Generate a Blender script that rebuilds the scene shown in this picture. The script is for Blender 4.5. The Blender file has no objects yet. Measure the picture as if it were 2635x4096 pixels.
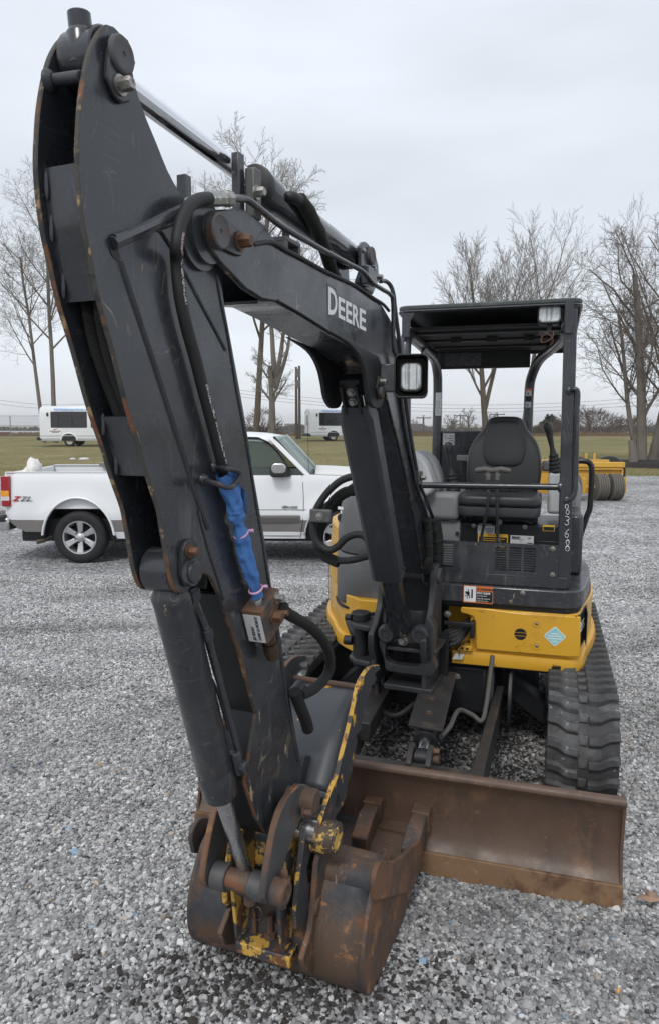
import bpy, bmesh, math, random
import numpy as np
from mathutils import Vector, Matrix, noise as mnoise

random.seed(7); RNG = np.random.default_rng(7)
SC = bpy.context.scene
C = SC.collection
pi = math.pi; rad = math.radians

# ---------------------------------------------------------------- camera
FPX, CX, CY, CAM_H, HOR = 2840.0, 1317.5, 2048.0, 1.75, 1694.0     # photograph pixels, metres
PITCH = math.atan((CY - HOR) / FPX)
cp, sp = math.cos(PITCH), math.sin(PITCH)
cam = bpy.data.cameras.new('camera'); cam_o = bpy.data.objects.new('camera', cam); C.objects.link(cam_o)
cam.sensor_fit = 'HORIZONTAL'; cam.sensor_width = 36.0; cam.lens = FPX / 2635.0 * 36.0
cam.clip_start = 0.05; cam.clip_end = 6000
cam_o.location = (0, 0, CAM_H); cam_o.rotation_euler = (pi / 2 - PITCH, 0, 0)
SC.camera = cam_o
SC.render.resolution_x, SC.render.resolution_y = 658, 1024

# ---------------------------------------------------------------- overcast sky, weak soft sun
W = bpy.data.worlds.new('World'); SC.world = W; W.use_nodes = True
nt = W.node_tree; nt.nodes.clear()
def wn(t, **k):
    n = nt.nodes.new(t)
    for a, b in k.items(): setattr(n, a, b)
    return n
w_out = wn('ShaderNodeOutputWorld'); w_bg = wn('ShaderNodeBackground'); w_bg.inputs[1].default_value = 0.1
sky = wn('ShaderNodeTexSky', sky_type='NISHITA', sun_disc=False); sky.sun_elevation = rad(48); sky.sun_rotation = rad(200)
sky.dust_density = 4.0; sky.air_density = 1.0
tc = wn('ShaderNodeTexCoord'); sep = wn('ShaderNodeSeparateXYZ'); nt.links.new(tc.outputs['Generated'], sep.inputs[0])
ramp = wn('ShaderNodeValToRGB'); nt.links.new(sep.outputs[2], ramp.inputs[0])
e = ramp.color_ramp.elements
e[0].position = 0.0; e[0].color = (.765, .79, .825, 1)
e[1].position = 1.0; e[1].color = (.98, 1.02, 1.08, 1)
e2 = ramp.color_ramp.elements.new(.10); e2.color = (.71, .755, .81, 1)
e3 = ramp.color_ramp.elements.new(.28); e3.color = (.645, .69, .75, 1)
e4 = ramp.color_ramp.elements.new(.5); e4.color = (.70, .745, .815, 1)
wm = wn('ShaderNodeMapping'); wm.inputs['Scale'].default_value = (1.1, 1.1, 4.2); nt.links.new(tc.outputs['Generated'], wm.inputs[0])
wnz = wn('ShaderNodeTexNoise'); wnz.inputs['Scale'].default_value = 1.7; wnz.inputs['Detail'].default_value = 3.5
wnz.inputs['Roughness'].default_value = .5; nt.links.new(wm.outputs[0], wnz.inputs['Vector'])
mr = wn('ShaderNodeMapRange'); mr.inputs[1].default_value = .3; mr.inputs[2].default_value = .7
mr.inputs[3].default_value = 10.3; mr.inputs[4].default_value = 12.9; nt.links.new(wnz.outputs[0], mr.inputs[0])
vm = wn('ShaderNodeVectorMath', operation='SCALE'); nt.links.new(ramp.outputs[0], vm.inputs[0]); nt.links.new(mr.outputs[0], vm.inputs[3])
mx = wn('ShaderNodeMix', data_type='RGBA'); mx.inputs[0].default_value = .08      # cloud cover over the clear sky
nt.links.new(vm.outputs[0], mx.inputs[6]); nt.links.new(sky.outputs[0], mx.inputs[7])
nt.links.new(mx.outputs[2], w_bg.inputs[0]); nt.links.new(w_bg.outputs[0], w_out.inputs[0])

sun = bpy.data.lights.new('sun', 'SUN'); sun.energy = 1.4; sun.angle = rad(14); sun.color = (1.0, .97, .93)
sun_o = bpy.data.objects.new('sun', sun); C.objects.link(sun_o)
SUN_AZ, SUN_EL = rad(200), rad(48)
sdir = Vector((math.sin(SUN_AZ) * math.cos(SUN_EL), math.cos(SUN_AZ) * math.cos(SUN_EL), math.sin(SUN_EL)))
sun_o.rotation_euler = sdir.to_track_quat('Z', 'Y').to_euler(); sun_o.location = (-3, -5, 20)
SC.view_settings.view_transform = 'Standard'; SC.view_settings.look = 'None'
SC.view_settings.exposure = 0.12; SC.view_settings.gamma = 1.0; SC.view_settings.use_curve_mapping = False

# ---------------------------------------------------------------- frames and pixel-to-point helpers
KPX = 1.711                                   # working unit (1540 wide) to photograph pixel
CR = dict(C1=(0, 0, 1100), C2=(0, 1000, 1100), C3=(300, 2000, 1100), C4=(700, 2900, 1100), D1=(800, 500, 900), D2=(1500, 1150, 900),
          D3=(1600, 1600, 900), D4=(1200, 1900, 900), D5=(1600, 2300, 1000), D6=(1000, 2500, 1000), E3=(1100, 1400, 600),
          E1=(0, 1500, 700), E2=(900, 1550, 600), U=(0, 0, 1540 * KPX))
def px(c, x, y):
    x0, y0, w = CR[c]; k = w / 1540.0
    return x0 + x * k, y0 + y * k
def ray(u, v):
    x = (u - CX) / FPX; y = -(v - CY) / FPX
    return np.array([x, cp + sp * y, -sp + cp * y])
# boom plane: s runs outward from the swing post, w sideways, z up
S0 = np.array([.372, 3.4]); BANG = rad(22)
BD = np.array([-math.sin(BANG), -math.cos(BANG)]); BN = np.array([math.cos(BANG), -math.sin(BANG)])
def BP(c, x, y, w):
    r = ray(*px(c, x, y)); t = (S0 @ BN + w) / (r[:2] @ BN)
    P = r * t
    return float((P[:2] - S0) @ BD), float(CAM_H + P[2])
def BW(s, z, w):
    q = S0 + BD * s + BN * w
    return Vector((q[0], q[1], z))
def BPw(c, x, y, w):
    s, z = BP(c, x, y, w); return BW(s, z, w)
# machine frame: a sideways, b forward (towards the blade), z up
MYAW = rad(17)
MR = np.array([math.cos(MYAW), -math.sin(MYAW)]); MF = np.array([-math.sin(MYAW), -math.cos(MYAW)])
MO = S0 + MR * .04 - MF * .93
def MW(a, b, z):
    q = MO + MR * a + MF * b
    return Vector((q[0], q[1], z))
def mloc(P):
    q = np.array(P[:2]) - MO
    return float(q @ MR), float(q @ MF), float(P[2])
def onb(c, x, y, b):
    r = ray(*px(c, x, y)); t = (MO @ MF + b) / (r[:2] @ MF); P = r * t; P[2] += CAM_H
    return mloc(P)
def ona(c, x, y, a):
    r = ray(*px(c, x, y)); t = (MO @ MR + a) / (r[:2] @ MR); P = r * t; P[2] += CAM_H
    return mloc(P)
def onz(c, x, y, z):
    r = ray(*px(c, x, y)); t = (z - CAM_H) / r[2]; P = r * t; P[2] = z
    return mloc(P)
def atY(c, x, y, Y):
    r = ray(*px(c, x, y)); t = Y / r[1]
    return Vector((r[0] * t, Y, CAM_H + r[2] * t))
def smooth01(x, a, b):
    t = min(1, max(0, (x - a) / (b - a))); return t * t * (3 - 2 * t)
def gz(X, Y):
    """height of the ground"""
    pts = [(-10, 0), (5.2, 0), (7.2, -.1), (9.5, -.22), (11.5, -.22), (16.5, 0), (24, .02), (36, .08), (48, .14), (62, .27), (75, .42), (85, .38), (110, -1.0), (300, -4), (4000, -6)]
    z = np.interp(Y, [p[0] for p in pts], [p[1] for p in pts])
    if Y < 16.5 and z < 0: z *= 1 - smooth01(X, .6, 2.6)
    return float(z)

# ---------------------------------------------------------------- mesh building
class MB:
    def __init__(s): s.v = []; s.f = []; s.m = []; s.s = []
    def add(s, V, F, mat=0, sm=False):
        o = len(s.v); s.v += [tuple(p) for p in V]
        for f in F: s.f.append(tuple(i + o for i in f)); s.m.append(mat); s.s.append(sm)
        return s
    def prism(s, poly, fn, w0, w1, mat=0, rim=None, taper=None):
        """polygon (x, y) extruded from w0 to w1; fn(x, y, w) -> world point"""
        n = len(poly); rim = mat if rim is None else rim
        V = [fn(x, y, w0) for x, y in poly] + [fn(x, y, w1) for x, y in (taper or poly)]
        s.add(V, [tuple(range(n - 1, -1, -1)), tuple(range(n, 2 * n))], mat)
        o = len(s.v) - 2 * n
        for i in range(n):
            j = (i + 1) % n; s.f.append((o + i, o + j, o + n + j, o + n + i)); s.m.append(rim); s.s.append(False)
        return s
    def box(s, fn, a0, a1, b0, b1, z0, z1, mat=0):
        V = [fn(a, b, z) for z in (z0, z1) for b in (b0, b1) for a in (a0, a1)]
        return s.add(V, [(0, 2, 3, 1), (4, 5, 7, 6), (0, 1, 5, 4), (2, 6, 7, 3), (0, 4, 6, 2), (1, 3, 7, 5)], mat)
    def hexa(s, V, mat=0):
        """eight corners, lower ring then upper ring"""
        return s.add(V, [(3, 2, 1, 0), (4, 5, 6, 7), (0, 1, 5, 4), (1, 2, 6, 5), (2, 3, 7, 6), (3, 0, 4, 7)], mat)
    def tube(s, path, r, n=12, mat=0, caps=True, sm=True, flat=1.0):
        path = [Vector(p) for p in path]; k = len(path)
        rs = [r] * k if not hasattr(r, '__len__') else list(r)
        T = [(path[min(i + 1, k - 1)] - path[max(i - 1, 0)]).normalized() for i in range(k)]
        ref = Vector((0, 0, 1)) if abs(T[0].z) < .9 else Vector((1, 0, 0))
        u = T[0].cross(ref).normalized(); V = []
        for i in range(k):
            u = (u - T[i] * u.dot(T[i])).normalized(); w = T[i].cross(u)
            for j in range(n):
                a = 2 * pi * j / n; V.append(path[i] + (u * math.cos(a) + w * math.sin(a) * flat) * rs[i])
        F = [(i * n + j, i * n + (j + 1) % n, (i + 1) * n + (j + 1) % n, (i + 1) * n + j) for i in range(k - 1) for j in range(n)]
        s.add(V, F, mat, sm)
        if caps:
            o = len(s.v) - k * n
            s.f.append(tuple(o + j for j in range(n - 1, -1, -1))); s.m.append(mat); s.s.append(False)
            s.f.append(tuple(o + (k - 1) * n + j for j in range(n))); s.m.append(mat); s.s.append(False)
        return s
    def lathe(s, prof, O, ax, n=20, mat=0, sm=True, mats=None, caps=True):
        """profile [(h, r)] turned about axis ax through O"""
        O = Vector(O); ax = Vector(ax).normalized()
        ref = Vector((0, 0, 1)) if abs(ax.z) < .9 else Vector((1, 0, 0))
        u = ax.cross(ref).normalized(); w = ax.cross(u); V = []
        for h, r in prof:
            for j in range(n):
                a = 2 * pi * j / n; V.append(O + ax * h + (u * math.cos(a) + w * math.sin(a)) * max(r, 1e-4))
        o = len(s.v); s.v += [tuple(p) for p in V]
        for i in range(len(prof) - 1):
            for j in range(n):
                s.f.append((o + i * n + j, o + i * n + (j + 1) % n, o + (i + 1) * n + (j + 1) % n, o + (i + 1) * n + j))
                s.m.append(mats[i] if mats else mat); s.s.append(sm)
        for i, rev in ((0, True), (len(prof) - 1, False)):
            if caps and prof[i][1] > 1e-3:
                ids = [o + i * n + j for j in range(n)]; s.f.append(tuple(ids[::-1] if rev else ids)); s.m.append((mats[min(i, len(mats) - 1)]) if mats else mat); s.s.append(False)
        return s
    def grid(s, fn, us, vs, mat=0, sm=True):
        V = [fn(u, v) for v in vs for u in us]; n = len(us)
        return s.add(V, [(j * n + i, j * n + i + 1, (j + 1) * n + i + 1, (j + 1) * n + i) for j in range(len(vs) - 1) for i in range(n - 1)], mat, sm)

INV = {}
def root_of(o):
    while o is not None and o.name not in INV: o = o.parent
    return o
def thing(name, label, cat, loc=(0, 0, 0), rotz=0.0, group=None):
    o = bpy.data.objects.new(name, None); C.objects.link(o); o.empty_display_size = .2
    o.location = loc; o.rotation_euler = (0, 0, rotz); o['label'] = label; o['category'] = cat
    if group: o['group'] = group
    INV[o.name] = (Matrix.Translation(Vector(loc)) @ Matrix.Rotation(rotz, 4, 'Z')).inverted()
    return o
def obj(name, mb, mats, parent=None, origin=None, bevel=0.0, seg=2, ang=35, sub=0, label=None, kind=None, solid=0.0):
    me = bpy.data.meshes.new(name)
    V = mb.v
    if parent is not None:
        mi = INV[root_of(parent).name]
        A = np.array(V, float).reshape(-1, 3); V = (A @ np.array(mi.to_3x3()).T + np.array(mi.translation)).tolist()
    elif origin is not None:
        V = [(x - origin[0], y - origin[1], z - origin[2]) for x, y, z in V]
    me.from_pydata(V, [], mb.f)
    if not isinstance(mats, (list, tuple)): mats = [mats]
    for m in mats: me.materials.append(m)
    me.polygons.foreach_set('material_index', mb.m)
    me.polygons.foreach_set('use_smooth', [True] * len(mb.f))
    bm = bmesh.new(); bm.from_mesh(me); bmesh.ops.recalc_face_normals(bm, faces=bm.faces); bm.to_mesh(me); bm.free()
    me.set_sharp_from_angle(angle=rad(ang))
    o = bpy.data.objects.new(name, me); C.objects.link(o)
    if parent is not None: o.parent = parent
    elif origin is not None: o.location = origin
    if solid:
        md = o.modifiers.new('solid', 'SOLIDIFY'); md.thickness = solid; md.offset = -1
    if bevel:
        md = o.modifiers.new('bevel', 'BEVEL'); md.width = bevel; md.segments = seg; md.limit_method = 'ANGLE'; md.angle_limit = rad(40); md.harden_normals = False
    if sub:
        md = o.modifiers.new('subd', 'SUBSURF'); md.levels = sub; md.render_levels = sub
    if label: o['label'] = label
    if kind: o['kind'] = kind
    return o
def tag(o, label, cat, group=None):
    o['label'] = label; o['category'] = cat
    if group: o['group'] = group
    return o
def dup(root, loc, rotz=None, label=None):
    r = root.copy(); C.objects.link(r); r.location = loc
    if rotz is not None: r.rotation_euler = (0, 0, rotz)
    if label: r['label'] = label
    def rec(a, b):
        for ch in a.children:
            c = ch.copy(); C.objects.link(c); c.parent = b; rec(ch, c)
    rec(root, r)
    return r
def inst(name, me, parent, mat4, label=None):
    """one more piece that shares mesh data; mat4 is its place in the parent thing's frame"""
    o = bpy.data.objects.new(name, me); C.objects.link(o); o.parent = parent; o.matrix_basis = mat4
    return o
def text(name, body, mat, parent, O, ux, uy, height, depth=.0012, spacing=1.0, shear=0.0, font_w=1.0, align='LEFT', bold=0.0):
    """flat raised lettering: lower-left corner O, reading direction ux, up uy"""
    cu = bpy.data.curves.new(name, 'FONT'); cu.body = body; cu.size = height * 1.38; cu.extrude = depth / 2; cu.space_character = spacing
    cu.shear = shear; cu.offset = bold; cu.align_x = align; cu.resolution_u = 4
    to = bpy.data.objects.new(name + '_c', cu); C.objects.link(to)
    dg = bpy.context.evaluated_depsgraph_get(); me = bpy.data.meshes.new_from_object(to.evaluated_get(dg))
    bpy.data.objects.remove(to)
    ux = Vector(ux).normalized(); uy = Vector(uy); uy = (uy - ux * uy.dot(ux)).normalized(); uz = ux.cross(uy); O = Vector(O)
    mb = MB(); mb.add([O + ux * v.co.x * font_w + uy * v.co.y + uz * (v.co.z + depth / 2) for v in me.vertices], [tuple(p.vertices) for p in me.polygons])
    bpy.data.meshes.remove(me)
    return obj(name, mb, mat, parent)
def spline(P, n=8):
    """Catmull-Rom through points"""
    P = [Vector(p) for p in P]; Q = [P[0] * 2 - P[1]] + P + [P[-1] * 2 - P[-2]]; out = []
    for i in range(1, len(Q) - 2):
        a, b, c, d = Q[i - 1:i + 3]
        for k in range(n):
            t = k / n
            out.append(.5 * ((2 * b) + (c - a) * t + (2 * a - 5 * b + 4 * c - d) * t * t + (3 * b - a - 3 * c + d) * t ** 3))
    out.append(P[-1]); return out
def spline2(P, n=5):
    return [(p.x, p.y) for p in spline([(x, y, 0) for x, y in P], n)]
def arc(cx, cy, r, a0, a1, n=8):
    return [(cx + r * math.cos(rad(a0 + (a1 - a0) * i / n)), cy + r * math.sin(rad(a0 + (a1 - a0) * i / n))) for i in range(n + 1)]
def rrect(x0, x1, y0, y1, r, n=4):
    return arc(x1 - r, y1 - r, r, 0, 90, n) + arc(x0 + r, y1 - r, r, 90, 180, n) + arc(x0 + r, y0 + r, r, 180, 270, n) + arc(x1 - r, y0 + r, r, 270, 360, n)

# ---------------------------------------------------------------- materials
MATS = {}
def mat(name, base, rough=.5, metal=0.0, layers=(), bump=0.0, bscale=40, rvar=0.0, var=0.0, vscale=6.0, spec=.5, coat=0.0, stretch=None, trans=0.0, alpha=1.0, emit=None, randobj=0.0, ior=1.45, scratch=()):
    """layers: (colour, noise scale, threshold, softness, detail, stretch xyz, rough) painted over the base where noise is above the threshold"""
    m = bpy.data.materials.new(name); m.use_nodes = True; t = m.node_tree; t.nodes.clear(); L = t.links.new
    out = t.nodes.new('ShaderNodeOutputMaterial'); b = t.nodes.new('ShaderNodeBsdfPrincipled'); L(b.outputs[0], out.inputs[0])
    b.inputs['Roughness'].default_value = rough; b.inputs['Metallic'].default_value = metal; b.inputs['Specular IOR Level'].default_value = spec
    b.inputs['Coat Weight'].default_value = coat; b.inputs['Transmission Weight'].default_value = trans; b.inputs['Alpha'].default_value = alpha; b.inputs['IOR'].default_value = ior
    if emit: b.inputs['Emission Color'].default_value = (*emit[:3], 1); b.inputs['Emission Strength'].default_value = emit[3]
    geo = t.nodes.new('ShaderNodeTexCoord')
    def nz(scale, detail=5, st=None, rough_=.6, dist=0.0):
        n = t.nodes.new('ShaderNodeTexNoise'); n.inputs['Scale'].default_value = scale; n.inputs['Detail'].default_value = detail; n.inputs['Roughness'].default_value = rough_; n.inputs['Distortion'].default_value = dist
        mp = t.nodes.new('ShaderNodeMapping'); L(geo.outputs['Object'], mp.inputs[0]); mp.inputs['Scale'].default_value = st or stretch or (1, 1, 1)
        mp.inputs['Location'].default_value = (random.random() * 9, random.random() * 9, random.random() * 9)
        L(mp.outputs[0], n.inputs['Vector']); return n.outputs[0]
    def mix(fac, c1, c2):
        n = t.nodes.new('ShaderNodeMix'); n.data_type = 'RGBA'; L(fac, n.inputs[0])
        if hasattr(c1, 'links'): L(c1, n.inputs[6])
        else: n.inputs[6].default_value = (*c1, 1)
        if hasattr(c2, 'links'): L(c2, n.inputs[7])
        else: n.inputs[7].default_value = (*c2, 1)
        return n.outputs[2]
    col = None; rv = None
    if var:
        f = nz(vscale, 6); col = mix(f, tuple(max(0, c * (1 - var)) for c in base), tuple(min(1, c * (1 + var)) for c in base))
    if rvar:
        mrn = t.nodes.new('ShaderNodeMapRange'); L(nz(vscale * 1.7, 5), mrn.inputs[0]); mrn.inputs[1].default_value = .3; mrn.inputs[2].default_value = .7
        mrn.inputs[3].default_value = max(.02, rough - rvar); mrn.inputs[4].default_value = min(1, rough + rvar); rv = mrn.outputs[0]
    fac_sum = None
    for ly in layers:
        c2, sc, th, soft = ly[:4]; det = ly[4] if len(ly) > 4 else 8; st = ly[5] if len(ly) > 5 else None; rr_ = ly[6] if len(ly) > 6 else None
        src = nz(sc, det, st, .65)
        if len(ly) > 7:                                   # wear that grows towards one end of the part: (height with none, height with most, boost)
            sx = t.nodes.new('ShaderNodeSeparateXYZ'); L(geo.outputs['Object'], sx.inputs[0]); zr = t.nodes.new('ShaderNodeMapRange'); L(sx.outputs[2], zr.inputs[0]); zr.inputs[1].default_value = ly[7][0]; zr.inputs[2].default_value = ly[7][1]; zr.inputs[4].default_value = ly[7][2]
            ad = t.nodes.new('ShaderNodeMath'); ad.operation = 'ADD'; L(src, ad.inputs[0]); L(zr.outputs[0], ad.inputs[1]); src = ad.outputs[0]
        mrn = t.nodes.new('ShaderNodeMapRange'); L(src, mrn.inputs[0]); mrn.inputs[1].default_value = th; mrn.inputs[2].default_value = th + soft
        col = mix(mrn.outputs[0], col if col is not None else base, c2)
        if rr_ is not None:
            q = t.nodes.new('ShaderNodeMix'); q.data_type = 'FLOAT'; L(mrn.outputs[0], q.inputs[0])
            if rv is not None: L(rv, q.inputs[2])
            else: q.inputs[2].default_value = rough
            q.inputs[3].default_value = rr_; rv = q.outputs[0]
    for c2, sc, wd, th, st in scratch:                    # thin scratches: contour lines of a stretched noise, kept only where a mask is high
        mp = t.nodes.new('ShaderNodeMapping'); mp.inputs['Scale'].default_value = st; mp.inputs['Rotation'].default_value = (random.uniform(-.5, .5), random.uniform(-.5, .5), random.uniform(-.5, .5)); mp.inputs['Location'].default_value = (random.random() * 9, random.random() * 9, 0)
        L(geo.outputs['Object'], mp.inputs[0]); n = t.nodes.new('ShaderNodeTexNoise'); n.inputs['Scale'].default_value = sc; n.inputs['Detail'].default_value = 1.0; L(mp.outputs[0], n.inputs['Vector'])
        cm = t.nodes.new('ShaderNodeMath'); cm.operation = 'COMPARE'; cm.inputs[1].default_value = .5; cm.inputs[2].default_value = wd; L(n.outputs[0], cm.inputs[0])
        mk = t.nodes.new('ShaderNodeMapRange'); L(nz(9, 4), mk.inputs[0]); mk.inputs[1].default_value = th; mk.inputs[2].default_value = th + .12; ml = t.nodes.new('ShaderNodeMath'); ml.operation = 'MULTIPLY'; L(cm.outputs[0], ml.inputs[0]); L(mk.outputs[0], ml.inputs[1])
        col = mix(ml.outputs[0], col if col is not None else base, c2)
    if randobj:
        oi = t.nodes.new('ShaderNodeObjectInfo'); hs = t.nodes.new('ShaderNodeHueSaturation'); mrn = t.nodes.new('ShaderNodeMapRange'); L(oi.outputs['Random'], mrn.inputs[0])
        mrn.inputs[3].default_value = 1 - randobj; mrn.inputs[4].default_value = 1 + randobj; L(mrn.outputs[0], hs.inputs['Value'])
        if col is not None: L(col, hs.inputs['Color'])
        else: hs.inputs['Color'].default_value = (*base, 1)
        col = hs.outputs[0]
    if col is not None: L(col, b.inputs['Base Color'])
    else: b.inputs['Base Color'].default_value = (*base, 1)
    if rv is not None: L(rv, b.inputs['Roughness'])
    if bump:
        bn = t.nodes.new('ShaderNodeBump'); bn.inputs['Strength'].default_value = min(1, bump); bn.inputs['Distance'].default_value = .004
        L(nz(bscale, 6), bn.inputs['Height']); L(bn.outputs[0], b.inputs['Normal'])
    MATS[name] = m
    return m
RUST = (.14, .06, .028); DRUST = (.065, .036, .024); ORUST = (.26, .12, .045); TAN = (.30, .20, .10); DUST = (.13, .125, .12)
YEL = (.61, .33, .028)
STEEL = mat('charcoal_paint', (.025, .0275, .034), .30, var=.25, vscale=5, rvar=.13, spec=.55, coat=.25, bump=.05, bscale=90,
            layers=[((.058, .062, .069), 2.6, .50, .22, 8), ((.016, .017, .021), 5, .60, .2, 7), ((.105, .103, .10), 46, .66, .10, 5, (1, 1, .07), .55), ((.12, .115, .108), 60, .69, .05, 4, (.08, 1, .5), .6), ((.30, .23, .15), 26, .715, .02, 6, (1, 1, .35), .7, (1.7, .6, .085)), (RUST, 15, .72, .03, 7, (1, 1, .5), .7, (1.7, .6, .06)), ((.13, .13, .128), 4.5, .64, .16, 8, (1, 1, .3), .6, (1.4, .6, .12))],
            scratch=[((.085, .085, .083), 7, .007, .50, (4, 4, .5)), ((.065, .066, .066), 6, .008, .52, (.5, .5, 5)), ((.17, .145, .11), 9, .006, .56, (3, 1, .6))])
CYLM = mat('wet_cylinder_paint', (.026, .029, .035), .2, var=.25, vscale=6, rvar=.1, coat=.6, layers=[((.05, .053, .06), 6, .55, .2, 7)], scratch=[((.11, .11, .108), 7, .006, .52, (4, 4, .5))])
STEEL2 = mat('charcoal_paint_chipped', (.032, .035, .041), .38, var=.3, vscale=6, rvar=.15, bump=.10, bscale=70,
             layers=[((.085, .085, .082), 5, .56, .25, 8, (1, 1, .5)), ((.33, .23, .10), 26, .70, .02, 6, (1, 1, .3)), (RUST, 17, .70, .04, 7, (1, 1, .4))])
DARK = mat('black_steel', (.012, .013, .015), .5, var=.3, bump=.08, bscale=60, layers=[((.035, .035, .036), 8, .6, .2, 6)])
EDGE = mat('worn_plate_edge', (.045, .042, .038), .6, var=.4, vscale=14, bump=.4, bscale=120,
           layers=[(RUST, 7, .51, .06, 9, None, None, (2.2, .9, .06)), (TAN, 24, .58, .05, 9), ((.022, .023, .026), 9, .54, .04, 9)])
EDGE_T = mat('chipped_edge', (.035, .037, .04), .55, var=.3, bump=.1, layers=[(TAN, 30, .58, .05, 8), (RUST, 14, .6, .06, 7)])
RUSTM = mat('rusty_steel', (.085, .052, .037), .66, var=.4, vscale=9, bump=.4, bscale=80, rvar=.1, layers=[((.145, .072, .038), 6, .48, .10, 9), (ORUST, 10, .57, .08, 9), ((.050, .046, .045), 7, .56, .07, 9), ((.26, .23, .20), 40, .66, .05, 8, (1, 1, .3))], scratch=[((.16, .115, .085), 6, .007, .54, (9, 9, .35))])
RUSTD = mat('dark_rusty_steel', (.085, .055, .038), .58, var=.35, vscale=7, bump=.3, bscale=70, rvar=.12, layers=[((.034, .037, .045), 4.2, .50, .10, 9), (RUST, 8, .56, .08, 9), (ORUST, 11, .60, .07, 9), ((.20, .17, .14), 50, .66, .05, 8, (1, 1, .15))], scratch=[((.15, .11, .085), 6, .007, .52, (9, 9, .35)), ((.13, .105, .09), 6, .007, .55, (.4, .4, 8))])
RBOLT = mat('rusty_bolt', (.12, .06, .035), .6, .3, var=.4, vscale=60, bump=.3, bscale=200)
ZINC = mat('zinc_bolt', (.32, .31, .29), .38, .85, var=.3, vscale=70, layers=[((.12, .1, .08), 70, .55, .1)])
CHROME = mat('chrome_rod', (.72, .74, .77), .07, 1.0, var=.06, vscale=20, rvar=.04)
RODM = mat('worn_rod', (.50, .50, .51), .26, .95, var=.25, vscale=30, stretch=(1, 1, .06), rvar=.1)
RUBBER = mat('black_rubber', (.016, .016, .017), .62, var=.3, vscale=14, bump=.1, bscale=120, layers=[((.05, .05, .05), 9, .6, .2, 6)])
TRACKM = mat('dusty_track_rubber', (.042, .042, .043), .75, var=.35, vscale=9, bump=.4, bscale=90, layers=[((.12, .12, .12), 6, .50, .18, 9), ((.28, .28, .28), 22, .62, .06, 8)])
YELM = mat('yellow_paint', YEL, .38, var=.10, vscale=4, rvar=.1, coat=.15, bump=.05, bscale=60, layers=[((.42, .22, .03), 6, .62, .2, 8), ((.05, .035, .02), 20, .69, .02, 8), ((.36, .19, .03), 3, .58, .2, 8)], scratch=[((.30, .17, .04), 6, .006, .54, (.6, .6, 4))])
YELW = mat('worn_yellow_paint', (.50, .30, .06), .5, var=.2, vscale=8, bump=.25, bscale=90, layers=[((.045, .045, .048), 16, .46, .03, 9), (RUST, 15, .56, .05, 9), ((.62, .45, .16), 40, .64, .03, 8)])
GREYP = mat('grey_plastic', (.20, .205, .21), .55, var=.10, vscale=5, bump=.06, bscale=150, layers=[((.12, .12, .122), 7, .58, .2, 7)])
GREYL = mat('light_grey_plastic', (.46, .465, .47), .5, var=.08, vscale=5, layers=[((.22, .22, .22), 8, .6, .2, 7)])
GREYH = mat('scuffed_grey_hood', (.095, .098, .102), .5, var=.2, vscale=4, bump=.08, bscale=60, layers=[((.14, .14, .142), 4, .52, .2, 8), ((.05, .05, .052), 7, .58, .2, 7), ((.3, .3, .3), 45, .74, .03)])
VINYL = mat('black_vinyl', (.030, .031, .033), .42, var=.12, vscale=10, bump=.12, bscale=420)
PLAST = mat('black_plastic', (.022, .022, .023), .45, var=.2, vscale=12)
GRIPG = mat('grey_grip', (.10, .095, .09), .6, var=.1)
BLUE = mat('blue_fabric', (.06, .17, .43), .85, var=.35, vscale=16, bump=.6, bscale=160, layers=[((.015, .05, .16), 14, .55, .15, 7), ((.10, .22, .45), 30, .64, .1)])
PINK = mat('pink_plastic', (.62, .36, .52), .4)
WHITE = mat('white_print', (.78, .79, .80), .5)
DWHITE = mat('dirty_white_label', (.55, .56, .57), .5, var=.12, vscale=40, layers=[((.25, .24, .23), 60, .62, .05)])
BLACKP = mat('black_print', (.012, .012, .013), .5)
ORANGE = mat('orange_print', (.62, .17, .05), .5)
AMBER = mat('amber_print', (.72, .43, .05), .5)
TEAL = mat('teal_sticker', (.25, .55, .55), .5, var=.15, vscale=60)
LENSM = mat('lamp_lens', (.58, .61, .62), .16, .25, var=.3, vscale=14, bump=.5, bscale=90, coat=.9, layers=[((.24, .26, .27), 150, .50, .12, 2, (1, 1, .03)), ((.75, .77, .78), 12, .58, .1, 3)])
DECALG = mat('decal_background', (.060, .066, .078), .4)
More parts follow.
